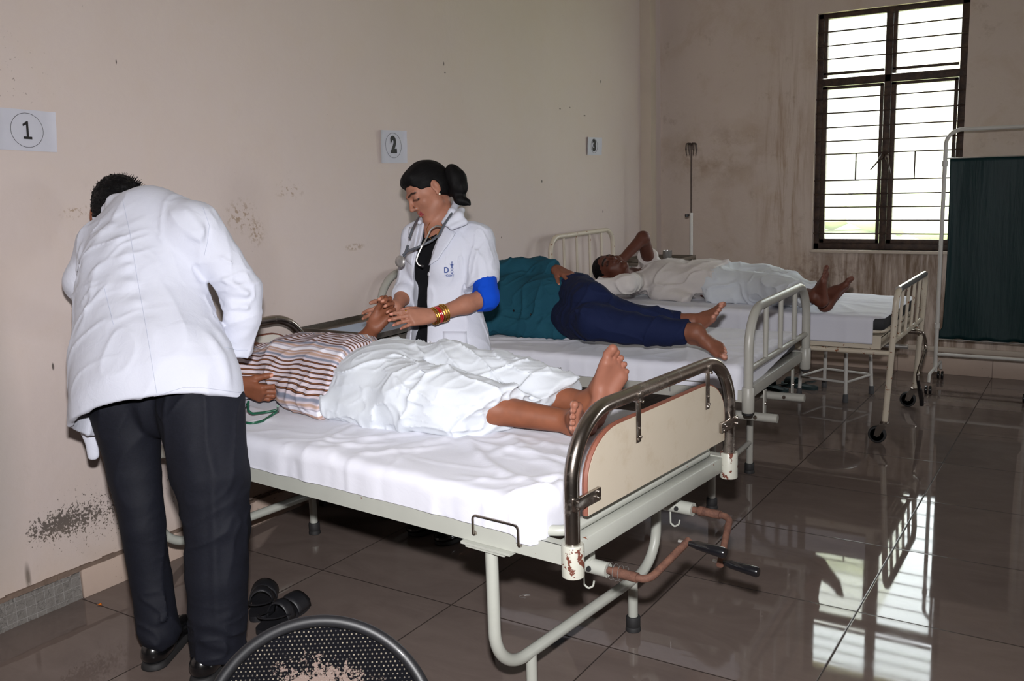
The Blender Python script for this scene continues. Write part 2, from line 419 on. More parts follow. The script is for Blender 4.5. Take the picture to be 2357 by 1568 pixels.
t.set(col=base, rough=0.6, spec=0.3); t.bump(t.noise(g, 22, 6, 0.6), 0.3, 0.006)
simple('plaster', srgb(196, 182, 168), 0.7, vary=0.08, nscale=4, bump=0.2, bscale=25)
simple('ceiling_paint', srgb(225, 220, 212), 0.8, vary=0.04, nscale=2)
simple('pilaster_paint', srgb(192, 178, 164), 0.6, vary=0.1, nscale=6, bump=0.2, bscale=30)

# -- polished floor tiles, 0.6 m
t = NT('floor_tiles'); g, (wx, wy, wz) = sep(t)
def line(c, half=0.0016):
    f = t.math('FRACT', t.math('ADD', t.math('DIVIDE', c, 0.6), 0.5)); d = t.math('ABSOLUTE', t.math('SUBTRACT', f, 0.5))
    return t.ramp(t.math('MULTIPLY', d, 0.6), [(half * 0.6, 1.0), (half * 1.6, 0.0)])
grout = t.math('MAXIMUM', line(wx), line(wy))
tid = t.N('ShaderNodeCombineXYZ'); t.put(tid.inputs[0], t.math('FLOOR', t.math('DIVIDE', wx, 0.6))); t.put(tid.inputs[1], t.math('FLOOR', t.math('DIVIDE', wy, 0.6)))
wn = t.N('ShaderNodeTexWhiteNoise', noise_dimensions='3D'); t.put(wn.inputs['Vector'], tid.outputs[0])
off = t.N('ShaderNodeVectorMath', operation='MULTIPLY_ADD'); t.put(off.inputs[0], wn.outputs['Color']); off.inputs[1].default_value = (9, 9, 9); t.put(off.inputs[2], g)
mpf = t.N('ShaderNodeMapping'); t.put(mpf.inputs[0], off.outputs[0]); mpf.inputs['Scale'].default_value = (1.6, 3.2, 1); mpf.inputs['Rotation'].default_value = (0, 0, 0.2)
vein = t.noise(mpf.outputs[0], 1.5, 9, 0.68, 1.0)
col = t.mix(t.ramp(vein, [(0.3, 0.0), (0.7, 1.0)]), srgb(102, 90, 85), srgb(117, 104, 98))
col = t.mix(t.ramp(t.noise(g, 3, 8, 0.7), [(0.55, 0), (0.8, 0.4)]), col, srgb(88, 75, 71))
col = t.mix(t.math('MULTIPLY', grout, 0.95), col, srgb(26, 20, 18))
t.set(col=col, rough=t.math('ADD', t.ramp(t.noise(g, 5, 8, 0.7), [(0.35, 0.02), (0.75, 0.06)]), t.math('MULTIPLY', grout, 0.4)), spec=t.math('MULTIPLY', t.math('SUBTRACT', 1.0, grout), 0.30))
t.bump(t.math('SUBTRACT', 1.0, grout), 0.12, 0.002)
t = NT('skirting_tile'); g, (wx, wy, wz) = sep(t)
jt = t.math('MAXIMUM', line(wx, 0.002), line(wy, 0.002))
c = t.mix(t.noise(g, 6, 6, 0.6), srgb(196, 176, 162), srgb(178, 158, 146))
c = t.mix(t.ramp(t.noise(g, 60, 3), [(0.68, 0), (0.72, 0.8)]), c, srgb(80, 66, 60))
t.set(col=t.mix(t.math('MULTIPLY', jt, 0.8), c, srgb(90, 76, 68)), rough=0.3, spec=0.4)
t = NT('mortar'); g, (wx, wy, wz) = sep(t)
def lat(c, st): 
    f = t.math('FRACT', t.math('DIVIDE', c, st)); return t.ramp(t.math('ABSOLUTE', t.math('SUBTRACT', f, 0.5)), [(0.0, 1.0), (0.05, 0.0)])
lt = t.math('MAXIMUM', lat(wy, 0.034), lat(wz, 0.034))
c = t.mix(t.noise(g, 30, 8, 0.7), srgb(150, 146, 142), srgb(104, 98, 92))
c = t.mix(t.math('MULTIPLY', lt, t.math('MULTIPLY', 0.6, t.noise(g, 20, 3))), c, srgb(200, 198, 196))
cr = t.noise(g, 9, 6, 0.6, 1.5)
crk = t.ramp(t.math('ABSOLUTE', t.math('SUBTRACT', cr, 0.5)), [(0.0, 1.0), (0.008, 0.0)])
t.set(col=t.mix(t.math('MULTIPLY', crk, 0.8), c, srgb(40, 38, 36)), rough=0.9); t.bump(t.noise(g, 45, 8, 0.7), 0.8, 0.01)
simple('skirting_ledge', srgb(118, 100, 88), 0.8, vary=0.3, nscale=30, bump=0.5, bscale=60)

structure(MB().box((-0.2, -5.1, -0.12), (6.7, 4.75, 0.0)).build('floor', 'floor_tiles', smooth=False))
structure(MB().box((-0.2, -5.1, 3.25), (6.7, 4.75, 3.4)).build('ceiling', 'ceiling_paint', smooth=False))
structure(MB().box((-0.2, -5.1, 0), (0.0, 4.75, 3.25)).build('wall_left', 'wall_left_paint', smooth=False))
WX0, WX1, WZ0, WZ1 = 1.18, 2.15, 0.845, 2.485
wb = MB().box((0, LB, 0), (WX0, 4.75, 3.25)).box((WX1, LB, 0), (6.5, 4.75, 3.25)).box((WX0, LB, 0), (WX1, 4.75, WZ0)).box((WX0, LB, WZ1), (WX1, 4.75, 3.25))
structure(wb.build('wall_back', 'wall_back_paint', smooth=False))
# the far side of the ward, behind and beside the camera, with one window opening
wr = MB().box((6.5, -5.1, 0), (6.7, 2.9, 3.25)).box((6.5, 3.8, 0), (6.7, 4.75, 3.25)).box((6.5, 2.9, 0), (6.7, 3.8, 1.0)).box((6.5, 2.9, 2.2), (6.7, 3.8, 3.25))
structure(wr.build('wall_right', 'plaster', smooth=False))
wf = MB().box((0, -5.1, 0), (6.5, -4.95, 3.25))
structure(wf.build('wall_front', 'plaster', smooth=False))
structure(MB().box((0, 4.16, 0), (0.085, 4.25, 3.25)).build('trim_1', 'pilaster_paint', smooth=False))
# skirting
structure(MB().box((0, -0.592, 0), (0.014, 4.16, 0.105), bev=0.002).build('baseboard_left', 'skirting_tile'))
structure(MB().box((0.0, LB - 0.014, 0), (6.5, LB, 0.115), bev=0.002).build('baseboard_back', 'skirting_tile'))
structure(MB().box((0.0, LB - 0.02, 0.155), (6.5, LB, 0.19), bev=0.004).build('trim_3', 'pilaster_paint'))
# broken skirting: bare mortar bed, ragged at its right end
rb = MB(); n = 70
for k in range(n):
    y0 = -2.6 + (2.005) * k / n; y1 = -2.6 + 2.005 * (k + 1) / n + 0.001
    th_ = 0.008 + 0.005 * random.random(); hh = 0.098 + 0.004 * random.random()
    if k > n - 3: th_ *= 0.6; hh -= 0.012 * random.random()
    rb.box((0, y0, 0), (th_, y1, hh))
structure(rb.build('baseboard_left', 'mortar', smooth=False))
rb = MB()
for k in range(150):
    y0 = -2.6 + 6.7 * k / 150; rb.box((0, y0, 0.101 + 0.002 * random.random()), (0.006 + 0.009 * random.random(), y0 + 0.046, 0.112 + 0.010 * random.random()))
structure(rb.build('trim_2', 'skirting_ledge', smooth=False))

# ================================================================ WINDOW
t = NT('window_steel'); p = t.pos()
c = t.mix(t.ramp(t.noise(p, 25, 7, 0.7), [(0.4, 0), (0.65, 1)]), srgb(50, 36, 30), srgb(78, 58, 46))
t.set(col=c, rough=0.6, metal=0.2); t.bump(t.noise(p, 60, 5), 0.4, 0.004)
t = NT('window_glass')
for n_ in list(t.n): 
    if n_.type != 'OUTPUT_MATERIAL': t.n.remove(n_)
tr = t.n.new('ShaderNodeBsdfTransparent'); gl = t.n.new('ShaderNodeBsdfGlossy'); mx = t.n.new('ShaderNodeMixShader'); df = t.n.new('ShaderNodeBsdfTranslucent'); mx2 = t.n.new('ShaderNodeMixShader')
tr.inputs[0].default_value = (0.96, 0.98, 0.97, 1); gl.inputs['Roughness'].default_value = 0.05; mx.inputs[0].default_value = 0.07; df.inputs[0].default_value = (0.9, 0.9, 0.88, 1); mx2.inputs[0].default_value = 0.05
t.t.links.new(tr.outputs[0], mx.inputs[1]); t.t.links.new(gl.outputs[0], mx.inputs[2]); t.t.links.new(mx.outputs[0], mx2.inputs[1]); t.t.links.new(df.outputs[0], mx2.inputs[2])
t.t.links.new(mx2.outputs[0], [n_ for n_ in t.n if n_.type == 'OUTPUT_MATERIAL'][0].inputs[0])
FY = LB + 0.045
win = empty('window_1', ((WX0 + WX1) / 2, FY, WZ0), world=True); win['kind'] = 'structure'
XM, ZT = 1.655, 2.018
fr = MB()
fr.box((WX0, FY, WZ0), (WX0 + 0.038, FY + 0.05, WZ1), bev=0.004).box((WX1 - 0.05, FY, WZ0), (WX1, FY + 0.05, WZ1), bev=0.004)
fr.box((WX0, FY, WZ0), (WX1, FY + 0.05, WZ0 + 0.045), bev=0.004).box((WX0, FY, WZ1 - 0.035), (WX1, FY + 0.05, WZ1), bev=0.004)
fr.box((XM - 0.022, FY - 0.004, WZ0), (XM + 0.022, FY + 0.05, WZ1), bev=0.004).box((WX0, FY - 0.004, ZT - 0.026), (WX1, FY + 0.05, ZT + 0.026), bev=0.004)
fr.build('window_frame', 'window_steel', win)
for (x0, x1) in ((WX0 + 0.042, XM - 0.026), (XM + 0.026, WX1 - 0.054)):
    s_ = MB()
    for a, b in (((x0, WZ0 + 0.045), (x0 + 0.034, ZT - 0.03)), ((x1 - 0.02, WZ0 + 0.045), (x1, ZT - 0.03)), ((x0, WZ0 + 0.045), (x1, WZ0 + 0.075)), ((x0, ZT - 0.05), (x1, ZT - 0.03))):
        s_.box((a[0], FY - 0.012, a[1]), (b[0], FY + 0.022, b[1]), bev=0.003)
    sash = s_.build('sash', 'window_steel', win)
    MB().box((x0 + 0.02, FY + 0.004, WZ0 + 0.06), (x1 - 0.01, FY + 0.008, ZT - 0.04)).build('pane', 'window_glass', sash, smooth=False)
    # fanlight louvres above the transom
    for k in range(4):
        z0 = ZT + 0.07 + k * 0.092
        MB().box((x0, -0.002, -0.05), (x1, 0.003, 0.05), Matrix.Translation((0, FY + 0.03, z0 + 0.045)) @ Matrix.Rotation(R_(14), 4, 'X')).build('louvre_pane', 'window_glass', win, smooth=False)
    MB().box((x0, FY - 0.006, ZT + 0.05), (x1, FY + 0.022, ZT + 0.068), bev=0.003).build('louvre_rail', 'window_steel', win)
    MB().box((x0, FY - 0.006, ZT + 0.03), (x0 + 0.026, FY + 0.03, WZ1 - 0.03), bev=0.003).build('louvre_rail', 'window_steel', win)
GY = FY - 0.008
for z0 in (2.36, 2.265, 2.175, 1.905, 1.805, 1.705, 1.61, 1.52, 1.335, 1.238, 1.146, 1.052, 0.958):
    MB().tube([(WX0, GY, z0), (WX1, GY, z0)], 0.0048, 8).build('grille_rod', 'window_steel', win)
for x0 in (1.463, 1.85):
    MB().tube([(x0, GY, 1.335), (x0, GY, 1.52)], 0.005, 8).build('grille_rod', 'window_steel', win)
for sx in (-1, 1):
    hm = MB().tube([(XM + sx * 0.012, FY - 0.01, 1.50), (XM + sx * 0.022, FY - 0.05, 1.475), (XM + sx * (0.085 if sx < 0 else 0.05), FY - 0.055, 1.40 if sx < 0 else 1.375)], [0.015, 0.014, 0.004], 8, fillet=0.01)
    hm.build('handle', 'window_steel', win)
structure(MB().box((WX0 - 0.01, LB - 0.022, WZ0 - 0.022), (WX1 + 0.01, LB + 0.05, WZ0), bev=0.004).build('trim_4', 'pilaster_paint'))

# ================================================================ OUTSIDE THE WINDOW
simple('grass', srgb(206, 214, 160), 0.9, vary=0.2, nscale=1.2)
simple('pale_render', srgb(226, 214, 200), 0.8, vary=0.06, nscale=1)
simple('white_render', srgb(232, 230, 226), 0.8, vary=0.05, nscale=1)
simple('dark_opening', srgb(112, 110, 116), 0.7, vary=0.1, nscale=1)
simple('leaf', srgb(176, 186, 140), 0.8, vary=0.3, nscale=3)
g_ = MB().box((-60, 4.76, -0.75), (60, 90, -0.6)).build('ground', 'grass', smooth=False); g_['kind'] = 'structure'
bl = tag(empty('building', (-9, 34, -0.6), world=True), 'white apartment block with balcony bands seen through the left half of the window', 'building')
MB().box((-14, 34, -0.6), (-4.2, 42, 17)).build('wall', 'white_render', bl, smooth=False)
for k in range(5):
    z0 = -0.6 + k * 3.0
    MB().box((-14, 33.0, z0 + 2.6), (-4.2, 34, z0 + 2.85)).build('balcony_slab', 'white_render', bl, smooth=False)
    MB().box((-14, 33.0, z0 + 2.85), (-4.2, 33.12, z0 + 3.5)).build('balcony_wall', 'white_render', bl, smooth=False)
    for x0 in (-12.9, -10.2, -7.9, -6.5):
        MB().box((x0, 33.96, z0 + 0.7), (x0 + 1.5, 34.02, z0 + 2.2)).build('window', 'dark_opening', bl, smooth=False)
bl = tag(empty('building', (0, 44, -0.6), world=True), 'pale unfinished block with square openings seen through the right half of the window', 'building')
MB().box((-6.5, 44, -0.6), (8, 54, 9.2)).build('wall', 'pale_render', bl, smooth=False)
for k in range(3):
    for x0 in (-5.6, -3.6, -2.2, 0.6, 3.4):
        MB().box((x0, 43.95, 0.9 + k * 2.9), (x0 + 0.95, 44.02, 2.3 + k * 2.9)).build('window', 'dark_opening', bl, smooth=False)
rs = np.random.RandomState(5); bv = MB()
for k in range(60):
    x0, y0 = rs.uniform(-12, 2), rs.uniform(24, 31); r0 = rs.uniform(0.3, 0.8)
    bv.lathe([(0.02, -0.6), (r0, -0.5 + r0 * 0.3), (r0 * 1.05, -0.6 + r0), (r0 * 0.6, -0.6 + r0 * 1.7), (0.02, -0.6 + r0 * 1.9)], Matrix.Translation((x0, y0, 0)), 9)
tag(bv.build('shrubs', 'leaf'), 'low green scrub outside below the window', 'shrubs', kind='stuff')

# ================================================================ NUMBER SHEETS ON THE LEFT WALL
t = NT('paper'); p = t.pos(); t.set(col=t.mix(t.noise(p, 30, 4), srgb(196, 196, 206), srgb(188, 188, 200)), rough=0.7)
simple('ink', srgb(22, 18, 20), 0.6)
def text_mesh(name, s_, size, M, mat, parent, bold=0.0, ext=0.0004):
    cu = bpy.data.curves.new(name, 'FONT'); cu.body = s_; cu.size = size; cu.align_x = 'CENTER'; cu.align_y = 'CENTER'; cu.extrude = ext; cu.offset = bold
    tmp = bpy.data.objects.new(name, cu); me = bpy.data.meshes.new_from_object(tmp); bpy.data.objects.remove(tmp); bpy.data.curves.remove(cu)
    me.materials.clear(); me.materials.append(MATS[mat]); me.name = name
    o = bpy.data.objects.new(name, me); COL.objects.link(o); o.parent = parent; o.matrix_parent_inverse = parent.matrix_basis.inverted() if parent.get('_world') else Matrix.Identity(4)
    o.matrix_basis = M; return o
def one_mesh(name, s_, size, M, mat, parent, bold=0.0):
    k = size * 0.37
    poly = [(-0.62, -1.0), (0.62, -1.0), (0.62, -0.72), (0.17, -0.72), (0.17, 1.0), (-0.08, 1.0), (-0.66, 0.66), (-0.62, 0.42), (-0.16, 0.62), (-0.16, -0.72), (-0.62, -0.72)]
    me = bpy.data.meshes.new(name); me.from_pydata([(x * k, y * k, 0.0) for x, y in poly], [], [(0, 1, 2, 3, 9, 10), (3, 4, 5, 8, 9), (5, 6, 7, 8)]); me.materials.append(MATS[mat])
    o = bpy.data.objects.new(name, me); COL.objects.link(o); o.parent = parent; o.matrix_parent_inverse = parent.matrix_basis.inverted(); o.matrix_basis = M; return o
def sheet(y0, z0, w_, h_, rot, num, fs, cr, label, cx=0.0, cz=0.0, bold=0.006, squash=0.82):
    r = tag(empty('number_sheet', (0.004, y0, z0 - h_ / 2), world=True), label, 'paper sheet', 'numbered sheets on the left wall')
    nx, ny = 12, 9; V = []; F = []
    for i in range(nx + 1):
        for j in range(ny + 1):
            a = (i / nx - 0.5) * w_; b = (j / ny - 0.5) * h_; lift = 0.003 + 0.010 * max(0, abs(i / nx - 0.5) * 2 - 0.86) * 7 * (0.4 + 0.6 * (j / ny)) + 0.0008 * math.sin(i * 1.3 + j)
            V.append((lift, y0 + a * math.cos(rot) - b * math.sin(rot), z0 + a * math.sin(rot) + b * math.cos(rot)))
    for i in range(nx):
        for j in range(ny): k = i * (ny + 1) + j; F.append((k, k + ny + 1, k + ny + 2, k + 1))
    add('paper', V, F, 'paper', r)
    B = Matrix(((0, 0, 1, 0.0052), (1, 0, 0, y0 + cx), (0, 1, 0, z0 + cz), (0, 0, 0, 1))) @ Matrix.Rotation(rot, 4, 'Z')
    (text_mesh if num != '1' else one_mesh)('numeral', num, fs, B @ Matrix.Translation((0.001, 0, 0)) @ Matrix.Scale(squash, 4, (1, 0, 0)), 'ink', r, bold)
    pts = [tuple(B @ Vector((cr * math.cos(a), cr * math.sin(a), 0))) for a in np.linspace(0, 2 * math.pi, 49)[:-1]]
    MB().tube(pts, 0.0007, 5, closed=True).build('circle_line', 'ink', r)
sheet(-0.600, 1.634, 0.205, 0.132, -0.045, '1', 0.077, 0.055, 'white paper sheet with a circled number 1, nearest on the wall', cx=0.004)
sheet(1.270, 1.598, 0.20, 0.158, 0.0, '2', 0.105, 0.060, 'white paper sheet with a circled number 2, above the woman in the white coat', cz=0.006)
sheet(3.402, 1.621, 0.21, 0.118, 0.0, '3', 0.100, 0.047, 'white paper sheet with a circled number 3, farthest along the wall', cz=0.002, squash=1.0)


# ================================================================ BED MATERIALS
def enamel(name, c1, c2, chips=0.62, chipcol=srgb(110, 58, 34), rough=0.38):
    t = NT(name); p = t.pos()
    c = t.mix(t.noise(p, 7, 6, 0.6), c1, c2)
    c = t.mix(t.ramp(t.noise(p, 16, 6, 0.7), [(0.55, 0), (0.8, 0.4)]), c, tuple(x * 0.72 for x in c1))
    ch = t.ramp(t.noise(p, 38, 5, 0.62), [(chips, 0), (chips + 0.02, 1)])
    c = t.mix(ch, c, chipcol); t.set(col=c, rough=t.math('ADD', t.math('MULTIPLY', ch, 0.4), rough), spec=0.5)
    t.bump(t.noise(p, 50, 4), 0.06, 0.003); return t.m
enamel('enamel_green_grey', srgb(178, 180, 171), srgb(162, 163, 156), 0.70)
enamel('enamel_grey', srgb(168, 166, 158), srgb(152, 150, 144), 0.72)
enamel('enamel_socket', srgb(184, 184, 172), srgb(170, 168, 158), 0.56, srgb(96, 48, 34))
enamel('enamel_cream', srgb(206, 196, 180), srgb(186, 174, 156), 0.63, srgb(128, 74, 40))
enamel('enamel_white', srgb(206, 203, 198), srgb(186, 182, 178), 0.74)
t = NT('worn_chrome'); p = t.pos()
ru = t.ramp(t.noise(p, 14, 7, 0.72), [(0.52, 0), (0.78, 0.6)])
t.set(col=t.mix(ru, srgb(172, 163, 155), srgb(104, 80, 62)), metal=t.math('SUBTRACT', 1.0, t.math('MULTIPLY', ru, 0.55)), rough=t.math('ADD', 0.22, t.math('MULTIPLY', ru, 0.35)))
t.bump(t.noise(p, 90, 4), 0.08, 0.002)
t = NT('polished_steel'); p = t.pos(); t.set(col=t.mix(t.noise(p, 10, 5), srgb(200, 198, 196), srgb(170, 166, 164)), metal=0.75, rough=0.28)
simple('dark_steel', srgb(74, 62, 56), 0.5, metal=0.5, vary=0.3)
t = NT('brushed_steel'); p = t.pos((1, 14, 14)); t.set(col=t.mix(t.noise(p, 6, 6), srgb(150, 142, 132), srgb(112, 104, 94)), metal=0.9, rough=0.36)
t = NT('rust'); p = t.pos(); n_ = t.noise(p, 40, 8, 0.7)
t.set(col=t.mix(t.ramp(n_, [(0.35, 0), (0.65, 1)]), srgb(84, 58, 50), srgb(116, 82, 68)), rough=0.72, spec=0.25); t.bump(n_, 0.35, 0.003)
simple('black_rubber', srgb(30, 29, 30), 0.7, vary=0.2)
simple('black_plastic', srgb(18, 18, 22), 0.22, coat=0.3)
t = NT('laminate_board'); p = t.pos()
c = t.mix(t.noise(p, 4, 5), srgb(198, 187, 170), srgb(186, 174, 155)); c = t.mix(t.ramp(t.noise(p, 9, 8, 0.75), [(0.52, 0), (0.72, 0.5)]), c, srgb(166, 146, 118))
t.set(col=c, rough=0.5)
simple('laminate_pale', srgb(206, 200, 192), 0.5, vary=0.06)
simple('board_edge', srgb(120, 70, 54), 0.6, vary=0.25, nscale=40)
t = NT('sheet_cotton'); p = t.pos()
c = t.mix(t.noise(p, 4, 5), srgb(216, 216, 225), srgb(208, 209, 221)); t.set(col=c, rough=0.85, spec=0.15, sheen=0.15)
b1 = t.noise(p, 22, 6, 0.62, 0.8); t.bump(b1, 0.20, 0.005)
simple('mattress_cover', srgb(30, 30, 34), 0.7, vary=0.2)

TH1, TH2, TH3 = -0.083, 0.03, 0.0
def bed_base(loc, th, label):
    return tag(empty('hospital_bed', loc, th), label, 'bed', 'steel hospital beds along the wall')
def screw(mb, x, y, z, r=0.005): mb.lathe([(0.0001, 0.004), (r * 0.7, 0.0035), (r, 0.001), (r, -0.002)], axis_M((x, y, z), (1, 0, 0)), 10)
def arch_pts(x, hw, z0, za): return [(x, -hw, z0), (x, -hw, za), (x, hw, za), (x, hw, z0)]
def rubber(parent, x, y, r=0.023, h=0.05):
    return MB().lathe([(r * 0.9, 0), (r * 1.08, 0.002), (r * 1.05, 0.012), (r * 0.94, 0.016), (r, 0.02), (r, h - 0.003), (r * 0.9, h)], Matrix.Translation((x, y, 0)), 16).build('rubber_foot', 'black_rubber', parent)

def side_frame(b, mat, L, hw, zl=0.531, zt=0.578):
    for s_ in (-1, 1):
        y = s_ * (hw + 0.005)
        mb = MB().box((-L, y - 0.003, zl), (0, y + 0.003, zt)).box((-L, min(y, y - s_ * 0.03), zt - 0.004), (0, max(y, y - s_ * 0.03), zt)).box((-L, min(y, y - s_ * 0.03), zl), (0, max(y, y - s_ * 0.03), zl + 0.004))
        mb.build('side_rail', mat, b, smooth=False)
    for x in (-0.03, -L + 0.03):
        MB().box((x - 0.028, -hw, zl - 0.004), (x + 0.02, hw, zt - 0.003), bev=0.004).build('end_beam', mat, b)
    mb = MB()
    for k in range(6): mb.box((-0.25 - k * (L - 0.4) / 5, -hw, zt - 0.018), (-0.21 - k * (L - 0.4) / 5, hw, zt - 0.005))
    mb.build('cross_bars', mat, b, smooth=False)
def sockets(b, mat, L, hw, zb=0.505, zt=0.588, r=0.027):
    for x in (0.0, -L):
        for s_ in (-1, 1):
            MB().lathe([(r * 0.8, zb), (r, zb + 0.004), (r, zt - 0.003), (r * 0.93, zt)], Matrix.Translation((x, s_ * hw, 0)), 20).build('corner_socket', mat, b)

# ================================================================ BED 1 (nearest)
L1, H1 = 1.93, 0.43
b1_ = bed_base((2.044, -0.158, 0), TH1, 'nearest steel bed with chrome arches, a cream footboard and two rusty cranks')
side_frame(b1_, 'enamel_green_grey', L1, H1)
sockets(b1_, 'enamel_socket', L1, H1)
for x, nm in ((0.0, 'foot_arch'), (-L1, 'head_arch')):
    MB().tube(arch_pts(x, H1, 0.56, 0.888), 0.0185, 18, fillet=0.19, fn=14).build(nm, 'worn_chrome', b1_)
    r_ = 0.115; poly = [(-0.375, 0.640)]
    for k in range(9): a = math.pi - k / 8 * math.pi / 2; poly.append((-0.375 + r_ * 1.25 + r_ * 1.25 * math.cos(a), 0.832 - r_ + r_ * math.sin(a)))
    for k in range(9): a = math.pi / 2 - k / 8 * math.pi / 2; poly.append((0.375 - r_ * 1.25 + r_ * 1.25 * math.cos(a), 0.832 - r_ + r_ * math.sin(a)))
    poly.append((0.375, 0.640))
    RM = Matrix(((0, 1, 0, x), (1, 0, 0, 0), (0, 0, 1, 0), (0, 0, 0, 1)))
    bd = MB().prism(poly, -0.006, 0.010, RM).build('footboard' if x == 0 else 'headboard', 'laminate_board' if x == 0 else 'laminate_pale', b1_, smooth=False)
    rim = [tuple(RM @ Vector((px, 0.002, pz))) for px, pz in poly]
    MB().tube(rim, 0.0062, 6, flat=1.35).build('board_edging', 'board_edge', bd)
    for y0 in ((-0.14, 0.255) if x == 0 else ()):
        mb = MB().box((x + 0.011, y0 - 0.012, 0.762), (x + 0.0135, y0 + 0.012, 0.875), bev=0.001).box((x + 0.004, y0 - 0.012, 0.868), (x + 0.0215, y0 + 0.012, 0.893), bev=0.001)
        for dz, dy in ((0.772, -0.006), (0.776, 0.006), (0.80, 0), (0.868, 0.006), (0.872, -0.006)): screw(mb, x + 0.0145 + (0.007 if dz > 0.85 else 0), y0 + dy, dz, 0.004)
        mb.build('strap', 'worn_chrome', b1_)
    for s_ in (-1, 1):
        y0, y1 = sorted((s_ * 0.447, s_ * 0.335)); mb = MB().box((x + 0.0115, y0, 0.672), (x + 0.021, y1, 0.702), bev=0.001)
        for dz, dy in ((0.679, 0.438), (0.696, 0.438), (0.679, 0.345), (0.696, 0.350), (0.687, 0.362)): screw(mb, x + 0.0215, s_ * dy, dz, 0.004)
        mb.build('side_strap', 'worn_chrome', b1_)
MB().tube([(-0.10, -0.405, 0.592), (-0.045, -0.385, 0.594), (-0.045, 0.385, 0.594), (-0.10, 0.405, 0.592), (-1.85, 0.405, 0.592), (-1.85, -0.405, 0.592)], 0.0135, 12, fillet=0.09, closed=False).build('platform_tube', 'enamel_green_grey', b1_)
for x in (-0.249, -1.763):
    lf = MB().tube([(x, -0.425, 0.53), (x, -0.425, 0.171), (x, 0.425, 0.171), (x, 0.425, 0.53)], 0.0165, 16, fillet=0.125, fn=12).build('leg_frame', 'enamel_green_grey', b1_)
    for s_ in (-1, 1):
        lg = MB().tube([(x, s_ * 0.272, 0.171), (x, s_ * 0.272, 0.02)], 0.0155, 14).build('leg', 'enamel_green_grey', b1_)
        rubber(lg, x, s_ * 0.272)
        MB().box((x - 0.078, s_ * 0.43 - 0.022, 0.5235), (x + 0.078, s_ * 0.43 + 0.022, 0.5305)).box((x - 0.066, s_ * 0.43 - 0.018, 0.516), (x + 0.058, s_ * 0.43 + 0.018, 0.5235)).build('mounting_plate', 'enamel_green_grey', b1_, smooth=False)
mb = MB().tube([(-0.288, -0.447, 0.556), (-0.288, -0.447, 0.606), (-0.146, -0.447, 0.606), (-0.146, -0.447, 0.556)], 0.0035, 8, fillet=0.012)
for x in (-0.288, -0.146): mb.lathe([(0.0001, 0.006), (0.005, 0.006), (0.0065, 0)], axis_M((x, -0.44, 0.556), (0, -1, 0)), 10)
mb.build('mattress_stop', 'worn_chrome', b1_)
# crank gear: housing, rusty rod, arm and black grip
def crank(b, y, z, x0, arm_d, reach, grip, wire=False):
    h_ = MB().tube([(-0.30, y, z), (x0, y, z)], 0.0195, 16).box((x0 - 0.062, y - 0.012, z + 0.01), (x0 - 0.046, y + 0.012, 0.53)).box((-0.30, y - 0.018, z), (-0.27, y + 0.018, 0.53))
    hs = h_.build('crank_housing', 'enamel_green_grey', b)
    MB().lathe([(0.0001, 0.007), (0.006, 0.007), (0.0075, 0)], axis_M((x0 - 0.045, y - 0.018, z), (0, -1, 0)), 6).build('bolt', 'black_rubber', hs)
    e = np.array((x0 + reach, y, z)); d = np.array(arm_d); d = d / np.linalg.norm(d); tip = e + d * 0.185
    cr = MB().tube([(x0 - 0.02, y, z), tuple(e), tuple(tip)], 0.0098, 12, fillet=0.028).tube([(x0 + 0.028, y, z), (x0 + reach - 0.03, y, z)], 0.0128, 12)
    cr.tube([(x0 + 0.02, y, z), (x0 + 0.034, y, z)], 0.0145, 12)
    c_ = cr.build('crank_handle', 'rust', b)
    g0 = tip - d * 0.012
    gp = MB().tube([tuple(g0 + (0.008, 0, 0)), tuple(g0 + (0.022, 0, 0)), tuple(g0 + (0.03, 0, 0)), tuple(g0 + (0.06, 0, -0.002)), tuple(g0 + (0.103, 0, -0.004)), tuple(g0 + (0.108, 0, -0.004))], [0.007, 0.009, 0.0115, 0.0125, 0.0145, 0.012], 16)
    gp.build('grip', 'black_plastic', c_)
    MB().tube([tuple(g0 - (0.022, 0, 0)), tuple(g0 + (0.01, 0, 0))], 0.0045, 8).build('pin', 'polished_steel', c_)
    if wire:
        pts = [(x0 + 0.002 + 0.045 * a / 30, y + 0.0215 * math.cos(a * 0.62), z + 0.0215 * math.sin(a * 0.62)) for a in range(34)]
        MB().tube(pts, 0.0007, 5).build('wire', 'polished_steel', c_)
    MB().tube([(x0 - 0.075, y, z - 0.01), (x0 - 0.075, y + 0.002, z - 0.058), (x0 - 0.064, y + 0.006, z - 0.068), (x0 - 0.052, y + 0.01, z - 0.06), (x0 - 0.050, y + 0.012, z - 0.046)], 0.0026, 8, fillet=0.006).build('hook', 'enamel_green_grey', b)
crank(b1_, -0.240, 0.447, -0.022, (0.02, 0.175, 0.048), 0.115, 0, wire=True)
crank(b1_, 0.235, 0.460, -0.022, (0.04, -0.145, -0.068), 0.115, 0)

